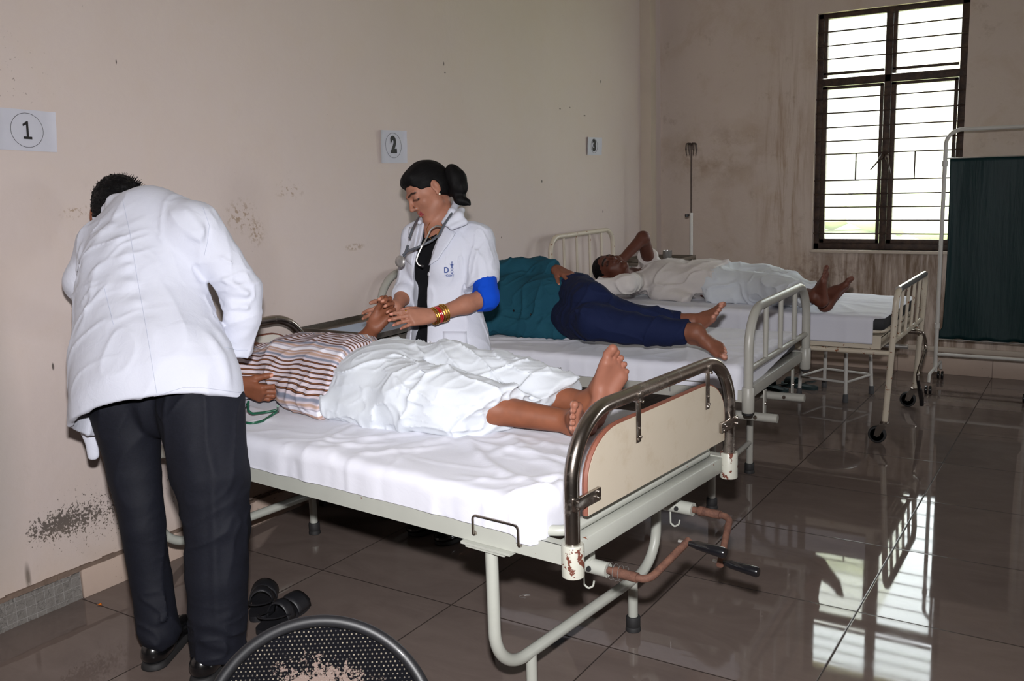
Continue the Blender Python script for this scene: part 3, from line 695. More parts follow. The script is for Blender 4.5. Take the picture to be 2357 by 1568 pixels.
# ================================================================ BED 2 (middle)
L2, H2 = 1.80, 0.455
b2_ = bed_base((1.843, 1.57, 0), TH2, 'middle steel bed with a grey tubular footboard of three upright bars')
side_frame(b2_, 'enamel_grey', L2, H2)
for x in (0.0, -L2):
    for s_ in (-1, 1):
        so = MB().lathe([(0.021, 0.49), (0.0245, 0.495), (0.0245, 0.59), (0.022, 0.593)], Matrix.Translation((x, s_ * H2, 0)), 20).build('corner_socket', 'enamel_grey', b2_)
        MB().lathe([(0.014, 0.478), (0.02, 0.482), (0.02, 0.491)], Matrix.Translation((x, s_ * H2, 0)), 14).build('end_plug', 'black_rubber', so)
MB().tube(arch_pts(0, H2, 0.58, 0.897), 0.0185, 18, fillet=0.17, fn=14).build('foot_arch', 'enamel_grey', b2_)
MB().tube(arch_pts(-L2, H2 + 0.02, 0.58, 0.985), 0.0185, 18, fillet=0.17, fn=14).build('head_arch', 'enamel_grey', b2_)
for x, zm, za in ((0, 0.66, 0.89), (-L2, 0.66, 0.965)):
    MB().tube([(x, -H2, zm), (x, H2, zm)], 0.0125, 14).build('cross_tube', 'enamel_grey', b2_)
    for y in (-0.22, 0.005, 0.235): MB().tube([(x, y, zm), (x, y, za)], 0.0105, 12).build('upright_bar', 'enamel_grey', b2_)
for x in (-0.207, -1.55):
    MB().tube([(x, -0.272, 0.152), (x, 0.272, 0.152)], 0.0125, 12).build('leg_brace', 'enamel_grey', b2_)
    for s_ in (-1, 1):
        lg = MB().tube([(x, s_ * 0.272, 0.54), (x, s_ * 0.272, 0.02)], 0.0155, 14).build('leg', 'enamel_grey', b2_); rubber(lg, x, s_ * 0.272)
for y, z in ((-0.235, 0.418), (0.215, 0.405)):
    hs = MB().tube([(-0.30, y, z), (0.058, y, z)], 0.0185, 16).box((-0.006, y + 0.006, z - 0.006), (0.0, y + 0.04, 0.53), bev=0.001).box((-0.30, y - 0.015, z), (-0.28, y + 0.015, 0.53)).build('crank_housing', 'enamel_grey', b2_)
    MB().lathe([(0.0001, 0.006), (0.0075, 0.006), (0.009, 0)], axis_M((-0.03, y - 0.017, z), (0, -1, 0)), 10).build('bolt', 'worn_chrome', hs); MB().lathe([(0.0001, 0.005), (0.008, 0.005), (0.009, 0)], axis_M((0.0, y + 0.022, z + 0.055), (1, 0, 0)), 10).build('bolt', 'worn_chrome', hs)
MB().tube([(-0.32, -H2 - 0.01, 0.55), (-0.32, -H2 - 0.01, 0.60), (-0.16, -H2 - 0.01, 0.60), (-0.16, -H2 - 0.01, 0.55)], 0.0035, 8, fillet=0.012).build('mattress_stop', 'polished_steel', b2_)

# ================================================================ BED 3 (far, on castors)
L3, H3 = 1.97, 0.43
b3_ = bed_base((2.085, 3.05, 0), TH3, 'farthest bed, rust-spotted cream frame on castors with four thin bars at the foot')
for x, za, tl in ((0.0, 0.805, 0.035), (-L3, 1.055, -0.02)):
    nm = 'foot_arch' if x == 0 else 'head_arch'
    fl_ = 0.075 if x == 0 else 0.10
    MB().tube([(x, -H3, 0.115), (x + tl * 0.6, -H3, 0.5), (x + tl, -H3, za), (x + tl, H3, za), (x + tl * 0.6, H3, 0.5), (x, H3, 0.115)], 0.0155, 16, fillet=fl_, fn=10).build(nm, 'enamel_cream', b3_)
    if x == 0:
        MB().tube([(x + tl, -H3 + 0.045, za + 0.0012), (x + tl, H3 - 0.045, za + 0.0012)], 0.0168, 16).build('top_sleeve', 'polished_steel', b3_)
    zm = 0.535 if x == 0 else 0.60
    xm = x + tl * (0.6 if x == 0 else 0.7)
    MB().tube([(xm, -H3, zm), (xm, H3, zm)], 0.0125, 12).build('cross_tube', 'enamel_cream', b3_)
    for y in ((-0.26, -0.09, 0.08, 0.25) if x == 0 else (-0.26, -0.09, 0.09, 0.26)): MB().tube([(xm, y, zm), (x + tl, y, za)], 0.0085, 10).build('upright_bar', 'enamel_cream', b3_)
    for s_ in (-1, 1):
        y = s_ * H3; cx_ = x - 0.035
        fk = MB().lathe([(0.022, 0.108), (0.024, 0.112), (0.024, 0.118), (0.014, 0.122)], Matrix.Translation((x, y, 0)), 14)
        for sy in (-0.017, 0.017): fk.prism([(x - 0.02, 0.108), (x + 0.02, 0.108), (x - 0.005, 0.075), (cx_ + 0.014, 0.04), (cx_ - 0.014, 0.04), (x - 0.04, 0.085)], y + sy - 0.0015, y + sy + 0.0015)
        ca = fk.build('castor', 'worn_chrome', b3_, smooth=False)
        wm = axis_M((cx_, y, 0.0455), (0, 1, 0))
        MB().lathe([(0.034, -0.012), (0.042, -0.011), (0.0455, -0.006), (0.0455, 0.006), (0.042, 0.011), (0.034, 0.012), (0.034, -0.012)], wm, 28).build('tyre', 'black_rubber', ca)
        MB().lathe([(0.008, -0.014), (0.012, -0.010), (0.030, -0.008), (0.034, -0.010), (0.034, 0.010), (0.030, 0.008), (0.012, 0.010), (0.008, 0.014), (0.008, -0.014)], wm, 24).build('wheel', 'enamel_grey', ca)
for s_ in (-1, 1):
    MB().tube([(-L3, s_ * H3, 0.480), (0.01, s_ * H3, 0.480)], 0.0135, 12).build('side_rail', 'enamel_cream', b3_)
    MB().box((-L3 + 0.05, s_ * (H3 - 0.012) - 0.003, 0.495), (-0.035, s_ * (H3 - 0.012) + 0.003, 0.56)).build('deck_side', 'enamel_cream', b3_, smooth=False)
MB().box((-L3 + 0.05, -H3 + 0.01, 0.555), (-0.035, H3 - 0.01, 0.565)).box((-0.041, -H3 + 0.01, 0.50), (-0.035, H3 - 0.01, 0.56)).box((-L3 + 0.05, -H3 + 0.01, 0.50), (-L3 + 0.056, H3 - 0.01, 0.56)).build('deck', 'enamel_cream', b3_, smooth=False)
MB().tube([(-0.30, -0.40, 0.583), (-0.03, -0.38, 0.583), (-0.03, 0.38, 0.583), (-0.30, 0.40, 0.583)], 0.012, 12, fillet=0.06).build('platform_tube', 'enamel_cream', b3_)
ck = MB().tube([(-0.2, 0.20, 0.495), (0.05, 0.20, 0.495)], 0.014, 12).tube([(0.03, 0.20, 0.495), (0.07, 0.20, 0.495), (0.075, 0.30, 0.40), (0.075, 0.04, 0.29), (0.075, 0.05, 0.25)], 0.0085, 10, fillet=0.03)
ck = ck.build('crank_handle', 'worn_chrome', b3_)
MB().tube([(0.075, 0.05, 0.255), (0.08, 0.09, 0.19), (0.08, 0.17, 0.12), (0.08, 0.19, 0.075)], [0.009, 0.013, 0.014, 0.012], 12, fillet=0.03).build('grip', 'black_plastic', ck)
MB().tube([(-0.1, -0.2, 0.478), (0.06, -0.2, 0.478)], 0.011, 12).build('crank_stub', 'polished_steel', b3_)

# ================================================================ MATTRESSES AND SHEETS
def mattress(loc, th, x0, x1, hw, z0, z1, label):
    r = empty('mattress', loc, th); bb = MB().box((x0, -hw, z0), (x1, hw, z1), bev=0.02).build('mattress', 'mattress_cover')
    bpy.data.objects.remove(r); bb.matrix_basis = Matrix.Translation(loc) @ Matrix.Rotation(th, 4, 'Z'); return tag(bb, label, 'mattress', 'mattresses on the beds')
def bed_sheet(loc, th, x0, x1, hw, ztop, drop_n, drop_f, drop_foot, label, seed=0, press=(), amp=0.0075, foot_fn=None, hmap=None):
    """cloth laid over a mattress top (x0..x1, +-hw) and hanging over its sides"""
    st = 0.0095
    e = 0.16
    X = np.arange(x0 - 0.10, x1 + e, st); Yv = np.arange(-hw - e, hw + e, st)
    GX, GY_ = np.meshgrid(X, Yv, indexing='ij')
    cxp = np.clip(GX, x0, x1); cyp = np.clip(GY_, -hw, hw); ex = GX - cxp; ey = GY_ - cyp; dist = np.hypot(ex, ey) + 1e-9
    dx_, dy_ = ex / dist, ey / dist
    rr = 0.028; a = np.clip(dist / rr, 0, math.pi / 2)
    out = rr * np.sin(a); down = rr * (1 - np.cos(a)) + np.maximum(0, dist - rr * math.pi / 2)
    lim = np.where(dx_ > 0.02, np.abs(dx_) * drop_foot + np.abs(dy_) * np.where(ey < 0, drop_n, drop_f), np.where(ey < 0, drop_n, drop_f)) / np.maximum(np.abs(dx_) + np.abs(dy_), 1e-6)
    if foot_fn is not None: lim = foot_fn(GX, GY_, lim)
    over = np.maximum(0, down - lim); down = np.minimum(down, lim)
    P = np.stack([cxp + dx_ * out, cyp + dy_ * out, ztop - down], -1)
    q = np.stack([GX * 3.2 + 0.8 * GY_, GY_ * 4.5 - GX * 1.2, np.full_like(GX, seed * 3.1)], -1)
    wq = np.stack([vnoise(q * 0.8, 5 + seed), vnoise(q * 0.8, 9 + seed), 0 * GX], -1)
    r1 = np.maximum(0, ridge(q * 1.1 + wq * 0.9, 1 + seed)) ** 5
    q2 = np.stack([GX * 9 + 4 * GY_, GY_ * 12 - GX * 3, np.full_like(GX, seed * 1.7)], -1)
    r2 = np.maximum(0, ridge(q2 + wq * 1.5, 3 + seed)) ** 3; n3 = vnoise(q * 0.6, 12 + seed)
    side = np.clip(dist / 0.05, 0, 1)
    hgt = amp * (1.3 * r1 + 0.55 * r2) + 0.004 * n3
    q4 = np.stack([GX * 15, GY_ * 2 + down * 3, 0 * GX], -1); sd = 0.005 * vnoise(q4, 21 + seed) + 0.004 * np.maximum(0, ridge(q4 * 0.7, 22 + seed)) ** 3
    for (px, py, pr, pa) in press:       # folds running out from where a body presses the cloth
        ang = np.arctan2(GY_ - py, GX - px); rd = np.hypot(GX - px, GY_ - py)
        f = np.maximum(0, np.sin(ang * 9 + 3 * vnoise(q, 31) + seed)) ** 2 * np.exp(-((rd - pr) / (pr * 0.7)) ** 2)
        hgt = hgt + pa * f * (1 - side)
    if hmap is not None: hgt = hgt + hmap(GX, GY_) * (1 - side)
    nrm = np.stack([dx_ * np.sin(a), dy_ * np.sin(a), np.cos(a)], -1)
    P = P + nrm * ((hgt * (1 - side) + np.abs(sd) * side)[..., None] + 0.001)
    nX, nY = GX.shape; idx = np.arange(nX * nY).reshape(nX, nY)
    F = np.stack([idx[:-1, :-1], idx[1:, :-1], idx[1:, 1:], idx[:-1, 1:]], -1).reshape(-1, 4)
    keepv = (over < st * 1.5).ravel(); F = F[keepv[F].all(1)]
    if x0 < -1.0: pass
    V = P.reshape(-1, 3); used = np.unique(F); mp = -np.ones(len(V), int); mp[used] = np.arange(len(used))
    o = add('bed_sheet', V[used], mp[F], 'sheet_cotton'); o.matrix_basis = Matrix.Translation(loc) @ Matrix.Rotation(th, 4, 'Z')
    md = o.modifiers.new('thickness', 'SOLIDIFY'); md.thickness = 0.0018; md.offset = -1
    return tag(o, label, 'bed sheet', 'white bed sheets')
ZM1 = 0.668
mattress((2.044, -0.158, 0), TH1, -1.88, -0.105, 0.415, 0.60, ZM1 - 0.006, 'thin mattress under the sheet of the nearest bed')
mattress((1.843, 1.57, 0), TH2, -1.70, -0.04, 0.44, 0.58, 0.664, 'dark mattress under the sheet of the middle bed')
mattress((2.085, 3.05, 0), TH3, -1.92, -0.02, 0.415, 0.59, 0.662, 'black mattress showing at the foot of the farthest bed')
def foot1(GX, GY_, lim):
    return np.where((GX > -0.16) & (GY_ < -0.25), lim + 0.02, lim)
def bunch1(GX, GY_):
    d = np.hypot((GX + 0.10) / 0.10, (GY_ + 0.33) / 0.10); q = np.stack([GX * 22, GY_ * 22, 0 * GX], -1)
    h = 0.020 * np.exp(-d * d) * (1 + vnoise(q, 3)) 
    for (ax_, ay, bx, by, w_, am) in ((-0.60, -0.10, -0.12, -0.36, 0.016, 0.012), (-0.55, 0.02, -0.06, -0.24, 0.02, 0.009), (-0.78, -0.40, -0.60, -0.16, 0.014, 0.007), (-1.10, -0.41, -0.80, -0.20, 0.012, 0.007), (-1.0, -0.41, -0.74, -0.23, 0.012, 0.006), (-0.5, 0.0, -0.05, 0.02, 0.02, 0.007), (-0.40, -0.38, -0.12, -0.25, 0.015, 0.006)):
        L = math.hypot(bx - ax_, by - ay); ux, uy = (bx - ax_) / L, (by - ay) / L; s_ = (GX - ax_) * ux + (GY_ - ay) * uy; c = -(GX - ax_) * uy + (GY_ - ay) * ux
        c = c + 0.035 * np.sin(s_ / L * 3.0) ; m_ = np.clip(1 - np.abs(s_ / L * 2 - 1) ** 4, 0, 1) * ((s_ > 0) & (s_ < L)); h = h + am * m_ * np.exp(-(c / w_) ** 2)
    return h
bed_sheet((2.044, -0.158, 0), TH1, -1.86, -0.115, 0.413, ZM1, 0.088, 0.088, 0.070, 'white cotton sheet rumpled at the near corner, on the nearest bed', 0, press=((-0.72, 0.05, 0.30, 0.007), (-0.35, 0.05, 0.2, 0.006)), foot_fn=foot1, hmap=bunch1)
def foot2(GX, GY_, lim): return np.where(GX > -0.06, np.clip(0.125 - 0.09 * (GY_ + 0.44) / 0.88, 0.03, 0.13), lim)
bed_sheet((1.843, 1.57, 0), TH2, -1.68, -0.060, 0.437, 0.668, 0.088, 0.09, 0.10, 'white cotton sheet hanging loose at the foot of the middle bed', 2, press=((-0.35, -0.15, 0.2, 0.006),), foot_fn=foot2)
def foot3(GX, GY_, lim): return np.where(GX > -0.065, 0.008, lim)
bed_sheet((2.085, 3.05, 0), TH3, -1.90, -0.045, 0.417, 0.668, 0.145, 0.12, 0.01, 'white cotton sheet hanging low over the side of the farthest bed', 4, press=((-0.4, 0.0, 0.25, 0.006),), foot_fn=foot3, amp=0.004)


# ================================================================ PEOPLE: BUILDING BLOCKS
def V3(*a): return np.array(a, float)
def nrm(v): v = np.array(v, float); return v / np.linalg.norm(v)
def ortho(f, u): f = nrm(f); u = np.array(u, float); u = nrm(u - (u @ f) * f); return f, u, np.cross(f, u)      # forward, up, right

def head_sdf(S, c, f, u, sc=1.0, female=False, neck=None, nr=0.052, ears=True, lean=1.0):
    """c = centre between the ears; f face direction; u crown direction"""
    f, u, s = ortho(f, u); A = np.array([s, f, u])
    def L(x, y, z): return c + (s * x + f * y + u * z) * sc
    k = 0.02 * sc
    if neck is not None: S.cap(neck, L(0, -0.02, -0.06), nr * 1.08, nr, 0.03)
    S.ell(L(0, -0.018, 0.032), V3(0.073, 0.094, 0.084) * sc, A, k)
    S.ell(L(0, 0.030, -0.028), V3(0.058 if female else 0.061, 0.060, 0.076) * sc, A, 0.03 * sc)
    S.cap(L(-0.046, 0.005, -0.058), L(-0.012, 0.068, -0.094), 0.017 * sc, 0.014 * sc, 0.022 * sc); S.cap(L(0.046, 0.005, -0.058), L(0.012, 0.068, -0.094), 0.017 * sc, 0.014 * sc, 0.022 * sc)
    S.ell(L(0, 0.074, -0.096), V3(0.017, 0.015, 0.014) * sc, A, 0.014 * sc)                      # chin
    for q in (-1, 1):
        S.ell(L(q * 0.040, 0.056, -0.022), V3(0.020, 0.018, 0.017) * sc, A, 0.022 * sc)           # cheek
        S.cap(L(q * 0.040, 0.066, 0.030), L(q * 0.012, 0.084, 0.028), 0.008 * sc, 0.009 * sc, 0.014 * sc)   # brow
        S.ell(L(q * 0.031, 0.094, 0.008), V3(0.017, 0.014, 0.012) * sc, A, 0.010 * sc, 's')        # socket
        S.ell(L(q * 0.031, 0.0715, 0.007), V3(0.0135, 0.0128, 0.0118) * sc, A, 0.004 * sc)         # lid over the eye
        S.cap(L(q * 0.020, 0.0845, 0.0045), L(q * 0.042, 0.079, 0.0035), 0.0022 * sc, 0.0018 * sc, 0.003 * sc)  # lash line
        S.cap(L(q * 0.020, 0.079, -0.052), L(q * 0.004, 0.090, -0.051), 0.0045 * sc, 0.0050 * sc, 0.006 * sc)   # upper lip
        S.cap(L(q * 0.018, 0.079, -0.061), L(0, 0.0875, -0.0635), 0.0045 * sc, 0.0062 * sc, 0.005 * sc)          # lower lip
        S.ell(L(q * 0.0105, 0.092, -0.030), V3(0.0085, 0.009, 0.007) * sc, A, 0.006 * sc)          # nostril wing
        if ears:
            S.ell(L(q * 0.0745, -0.012, 0.002), V3(0.007, 0.019, 0.031) * sc, A, 0.005 * sc)
            S.ell(L(q * 0.083, -0.008, 0.006), V3(0.006, 0.009, 0.014) * sc, A, 0.005 * sc, 's')
            S.ell(L(q * 0.074, -0.002, -0.026), V3(0.006, 0.008, 0.008) * sc, A, 0.005 * sc)
    S.cap(L(0, 0.084, 0.020), L(0, 0.106, -0.020), 0.0068 * sc, 0.0082 * sc, 0.009 * sc)           # nose ridge
    S.ell(L(0, 0.106, -0.026), V3(0.009, 0.0095, 0.008) * sc, A, 0.007 * sc)                        # nose tip
    S.cap(L(-0.022, 0.0875, -0.0568), L(0.022, 0.0875, -0.0568), 0.0016 * sc, 0.0016 * sc, 0.003 * sc, op='s')   # mouth line
    return L, (s, f, u)

def hand_sdf(S, W, d, n, thumb, sc=1.0, curl=((20, 30, 20),) * 4, tcurl=20, tspread=35, spread=4, wr=0.024, topp=0.0):
    """W wrist, d towards the knuckles, n palm normal, thumb = +-1 picks the thumb side of cross(d, n). Returns nail points."""
    d, n, s = ortho(d, n); s = s * thumb; W = np.array(W, float)
    def L(a, b, c): return W + (d * a + s * b + n * c) * sc
    nails = []
    base = [(0.090, 0.0285), (0.094, 0.0095), (0.089, -0.0095), (0.081, -0.027)]; ln = [(0.040, 0.024, 0.021), (0.044, 0.028, 0.022), (0.040, 0.026, 0.021), (0.032, 0.020, 0.019)]; rr = [0.0093, 0.0095, 0.0088, 0.0078]
    for i in range(4):
        S.cap(L(0.004, base[i][1] * 0.52, 0), L(base[i][0], base[i][1], -0.003), 0.0165 * sc, 0.0112 * sc, 0.014)
    S.ell(L(0.036, 0.024, 0.009), V3(0.030, 0.015, 0.014) * sc, np.array([d, s, n]), 0.014)
    S.ell(L(0.040, -0.020, 0.008), V3(0.034, 0.012, 0.011) * sc, np.array([d, s, n]), 0.014)
    for i in range(4):
        p = L(base[i][0] - 0.004, base[i][1], -0.002); sp = R_(spread * (1.5 - i)); dd = d * math.cos(sp) + s * math.sin(sp); a = 0.0; r = rr[i] * sc
        for j in range(3):
            a += R_(curl[i][j]); dir_ = dd * math.cos(a) + n * math.sin(a); q = p + dir_ * ln[i][j] * sc; r2 = r * (0.94, 0.92, 0.86)[j]
            S.cap(p, q, r, r2, 0.0035 if j == 0 else 0.003); 
            S.ell(p, V3(1, 1, 1) * r * 1.05, None, 0.003)
            p = q; r = r2
        nails.append((p - (dir_ * 0.004) - (-dd * math.sin(a) + n * math.cos(a)) * r * 0.9, r))
    ts = R_(tspread); t0 = L(0.022, 0.020, 0.006); td = nrm(d * math.cos(ts) + s * math.sin(ts) + n * 0.25); p = t0; r = 0.0135 * sc; a = 0
    for j, l_ in enumerate((0.040, 0.033, 0.026)):
        ax = nrm(-s * 0.55 + n * 0.6); dir_ = nrm(td * math.cos(a) + ax * math.sin(a)); q = p + dir_ * l_ * sc; r2 = r * 0.88
        S.cap(p, q, r, r2, 0.006 if j == 0 else 0.003); p = q; r = r2; a += R_(tcurl)
    nails.append((p - dir_ * 0.003 - nrm(np.cross(np.cross(dir_, n), dir_)) * r * 0.9, r))
    return nails

def foot_sdf(S, A, f, u, med, sc=1.0, curl=0.0):
    """A ankle joint, f towards the toes, u up the shin, med = +-1 side of the big toe along cross(f,u)"""
    f, u, s = ortho(f, u); s = s * med; A = np.array(A, float)
    def L(a, b, c): return A + (f * a + s * b + u * c) * sc
    S.ell(L(-0.036, 0, -0.044), V3(0.031, 0.029, 0.031) * sc, np.array([f, s, u]), 0.03)
    S.cap(A, L(-0.03, 0, -0.03), 0.034 * sc, 0.030 * sc, 0.02)
    S.cap(L(0.0, 0, -0.004), L(0.072, 0.006, -0.030), 0.033 * sc, 0.025 * sc, 0.02)
    S.ell(L(0.0, 0.030, 0.004), V3(0.013, 0.010, 0.012) * sc, np.array([f, s, u]), 0.015); S.ell(L(-0.004, -0.031, -0.004), V3(0.012, 0.010, 0.012) * sc, np.array([f, s, u]), 0.015)
    tb = [(0.136, 0.030), (0.142, 0.011), (0.134, -0.006), (0.124, -0.022), (0.110, -0.035)]; tr = [0.0175, 0.0125, 0.012, 0.012, 0.0125]
    for (a, b), r in zip(tb, tr): S.cap(L(0.055, b * 0.45, -0.034), L(a, b, -0.056), 0.020 * sc, r * sc, 0.016)
    S.cap(L(-0.02, -0.012, -0.058), tuple(L(0.110, -0.033, -0.058)), 0.018 * sc, 0.013 * sc, 0.02)
    S.cap(L(-0.02, 0.006, -0.058), tuple(L(0.05, 0.008, -0.052)), 0.018 * sc, 0.015 * sc, 0.02)
    tl = [0.044, 0.032, 0.028, 0.024, 0.020]; rr = [0.0135, 0.0092, 0.0088, 0.0085, 0.0085]; nails = []
    for i, (a, b) in enumerate(tb):
        p0 = L(a, b * 1.02, -0.058); p1 = L(a + tl[i] * 0.55, b * 1.05, -0.052 + curl); p2 = L(a + tl[i], b * 1.07 - (0.004 if i == 0 else 0), -0.060 + curl)
        S.cap(p0, p1, rr[i] * 0.95 * sc, rr[i] * 0.95 * sc, 0.005); S.cap(p1, p2, rr[i] * sc, rr[i] * 1.02 * sc, 0.003)
        nails.append((p2 + u * rr[i] * sc * 0.9, rr[i] * sc))
    return nails, (A, f, s, u)

def ramp3(P, c, r, soft=0.3):
    d = np.linalg.norm((P - c), axis=1) / r; return np.clip((1 + soft - d) / soft, 0, 1)[:, None]
def paint_skin(P, base, nails=(), soles=(), palms=(), face=None, sc=1.0, female=False, nail_col=None, pale=None):
    col = np.tile(np.array(base), (len(P), 1)); base = np.array(base)
    nz = vnoise(P * 28, 3)[:, None] * 0.10 + vnoise(P * 90, 5)[:, None] * 0.06; col = col * (1 + nz)
    pale = np.array(pale) if pale is not None else base * 1.5 + 0.05
    for (A, f, s, u) in soles:
        q = P - A; zz = q @ u; ff = q @ f; ss = q @ s; near = (np.abs(ss) < 0.062) & (ff > -0.09) & (ff < 0.22) & (zz > -0.10)
        m_ = np.clip((-0.052 - zz) / 0.012 + 0.6, 0, 1) * near; col = col * (1 - m_[:, None] * 0.75) + pale * m_[:, None] * 0.75
    for (W, d, n, r) in palms:
        q = P - W; m_ = np.clip((q @ n) / 0.02 + 0.3, 0, 1) * np.clip(1.5 - np.linalg.norm(q - d * 0.05, axis=1) / 0.055, 0, 1); col = col * (1 - m_[:, None] * 0.45) + pale * m_[:, None] * 0.45
    nc = np.array(nail_col) if nail_col is not None else np.clip(base * 1.3 + 0.10, 0, 1)
    for p, r in nails:
        m_ = ramp3(P, p, r * 0.85, 0.35); col = col * (1 - m_) + nc * m_
    if face is not None:
        L, (s, f, u) = face
        def put(pt, r, c, a=1.0, soft=0.4, st=(1, 1, 1)):
            nonlocal col
            q = P - L(*pt); d = np.sqrt(((q @ s) / st[0]) ** 2 + ((q @ f) / st[1]) ** 2 + ((q @ u) / st[2]) ** 2) / (r * sc); m_ = (np.clip((1 + soft - d) / soft, 0, 1) * a)[:, None]; col = col * (1 - m_) + np.array(c) * m_
        lip = srgb(150, 46, 66) if female else base * 0.75
        for x in (-0.015, -0.005, 0.005, 0.015):
            put((x, 0.090 - abs(x) * 0.35, -0.0525), 0.0048, lip, 0.8, 0.5); put((x, 0.088 - abs(x) * 0.3, -0.0625), 0.0050, lip, 0.8, 0.5)
        for q in (-1, 1):
            for k in range(7):
                x = q * (0.014 + k * 0.0055); put((x, 0.092 - 0.0030 * k, 0.0265 + 0.0045 * math.sin(k / 6 * 2.6) - 0.002 * (k > 4)), 0.0042 if female else 0.0058, srgb(22, 14, 12), 0.9, 0.5, (1, 2, 1))
            for k in range(7): put((q * (0.018 + k * 0.0046), 0.084 - 0.0012 * k, 0.0040 - 0.0010 * k + 0.0010 * math.sin(k)), 0.0046, srgb(14, 8, 8), 0.95, 0.5, (1, 2, 0.9))
            put((q * 0.031, 0.084, 0.010), 0.014, base * 0.72, 0.5, 0.6)
        for x in (-0.007, 0.007): put((x, 0.098, -0.0375), 0.0036, base * 0.25, 0.8, 0.5)
    return np.clip(col, 0, 1)
def skin_mat(name, rough=0.46):
    t = NT(name); a = t.attr('col'); p = t.pos(); t.set(col=a.outputs['Color'], rough=rough, spec=0.30, sss=0.02); t.b.inputs['Subsurface Radius'].default_value = (0.02, 0.008, 0.004)
    t.bump(t.noise(p, 260, 4, 0.6), 0.10, 0.001); return t.m
skin_mat('skin_dark', 0.52); skin_mat('skin_light', 0.52)
def hair_mat(name, sheen=0.35):
    t = NT(name); p = t.pos(); a = t.attr('hu').outputs['Fac']; cb = t.N('ShaderNodeCombineXYZ'); t.put(cb.inputs[0], t.math('ADD', a, t.math('MULTIPLY', t.noise(p, 14, 3), 0.012))); n_ = t.noise(cb.outputs[0], 420, 4, 0.7)
    t.set(col=t.mix(n_, srgb(5, 5, 6), srgb(15, 13, 14)), rough=t.math('ADD', 0.42, t.math('MULTIPLY', n_, 0.3)), spec=0.16); t.bump(n_, 0.55, 0.003); return t.m
def hair_u(c, ax, up, r=0.09):
    ax, up, sd = ortho(ax, up); c = np.array(c, float); return lambda P: {'hu': np.arctan2((P - c) @ sd, (P - c) @ up) * r + ((P - c) @ ax) * 0.08}
hair_mat('black_hair', 0.5)
def strand_disp(amp, axis, freq):
    axis = nrm(axis)
    def f(P, d):
        q = P - (P @ axis)[..., None] * axis * 0.88; return amp * vnoise(q * freq, 7)
    return f
def cloth_disp(layers):
    """layers: (amp, axis_along_fold, freq_across, stretch, seed, sharp[, centre, radius])"""
    def f(P, d):
        h = 0
        for l in layers:
            amp, ax, fr, stt, sd, sh = l[:6]; ax = nrm(ax); q = P * fr; a = (q @ ax)[..., None] * ax; q = q - a * (1 - stt)
            w_ = vnoise(P * fr * 0.35, sd + 40)[..., None] * 0.8; r = np.maximum(0, ridge(q + w_, sd)) ** sh
            m_ = 1.0
            if len(l) > 6: m_ = np.clip(1.6 - np.linalg.norm(P - np.array(l[6]), axis=-1) / l[7], 0, 1); m_ = m_ * m_ * (3 - 2 * m_)
            h = h - amp * r * m_
        return h
    return f
def creases(lines):
    """explicit folds: (a, b, width, height) ridges (height>0) or valleys (<0)"""
    LN = [(np.array(a, float), np.array(b, float), w_, h_) for a, b, w_, h_ in lines]
    def f(P, d):
        r = np.zeros(P.shape[:-1])
        for a, b, w_, h_ in LN:
            c = (a + b) / 2; R0 = np.linalg.norm(b - a) / 2 + 3.5 * w_; m_ = np.abs(P - c).max(-1) < R0
            if not m_.any(): continue
            Q_ = P[m_]; ab = b - a; t_ = np.clip(((Q_ - a) @ ab) / (ab @ ab), 0, 1); v = Q_ - a - t_[..., None] * ab; q = (v * v).sum(-1) / (w_ * w_)
            r[m_] -= h_ * np.exp(-q) * np.clip(4 * t_ * (1 - t_) + 0.15, 0, 1)
        return r
    return f
def sum_disp(*fs): return lambda P, d: sum(f(P, d) for f in fs)

def cloth_mat(name, c1, c2, weave=600, rough=0.85, wr=0.25, sheen=0.1):
    wr *= 1.1
    t = NT(name); p = t.pos(); c = t.mix(t.noise(p, 9, 5), c1, c2)
    t.set(col=c, rough=rough, spec=0.2, sheen=sheen); n1 = t.bump(t.noise(p, 26, 7, 0.62, 0.7), wr, 0.006)
    t.bump(t.noise(p, weave, 2), 0.12, 0.001, n1); return t.m
cloth_mat('coat_white', srgb(210, 212, 224), srgb(202, 205, 219), wr=0.30)
cloth_mat('pyjama_white', srgb(206, 210, 216), srgb(194, 199, 207), wr=0.22)
cloth_mat('kurta_offwhite', srgb(206, 200, 198), srgb(192, 185, 182), wr=0.35)
cloth_mat('teal_cotton', srgb(28, 78, 94), srgb(22, 66, 84), wr=0.4, sheen=0.0)
cloth_mat('navy_cotton', srgb(22, 32, 66), srgb(16, 25, 56), wr=0.4, sheen=0.0)
cloth_mat('black_knit', srgb(14, 15, 20), srgb(10, 11, 15), wr=0.2, sheen=0.0)
cloth_mat('blue_cotton', srgb(8, 74, 196), srgb(6, 64, 182), wr=0.15, sheen=0.0)
t = NT('suit_charcoal'); p = t.pos(); wv1 = t.noise(t.pos((60, 60, 900)), 1, 2); wv2 = t.noise(t.pos((900, 900, 60)), 1, 2)
c = t.mix(t.math('ADD', t.math('MULTIPLY', wv1, 0.5), t.math('MULTIPLY', wv2, 0.5)), srgb(7, 8, 12), srgb(30, 32, 44))
t.set(col=c, rough=0.72, spec=0.22, sheen=0.0); t.bump(t.noise(p, 22, 6, 0.6), 0.25, 0.006)


# ================================================================ DOCTOR, bending over the nearest bed
doc = tag(empty('person', (0.74, -0.75, 0), world=True), 'person in white coat and charcoal trousers bending over the bed, back to the camera', 'person')
VD = CAMR[2]; VR = CAMR[0]; VU = -CAMR[1]
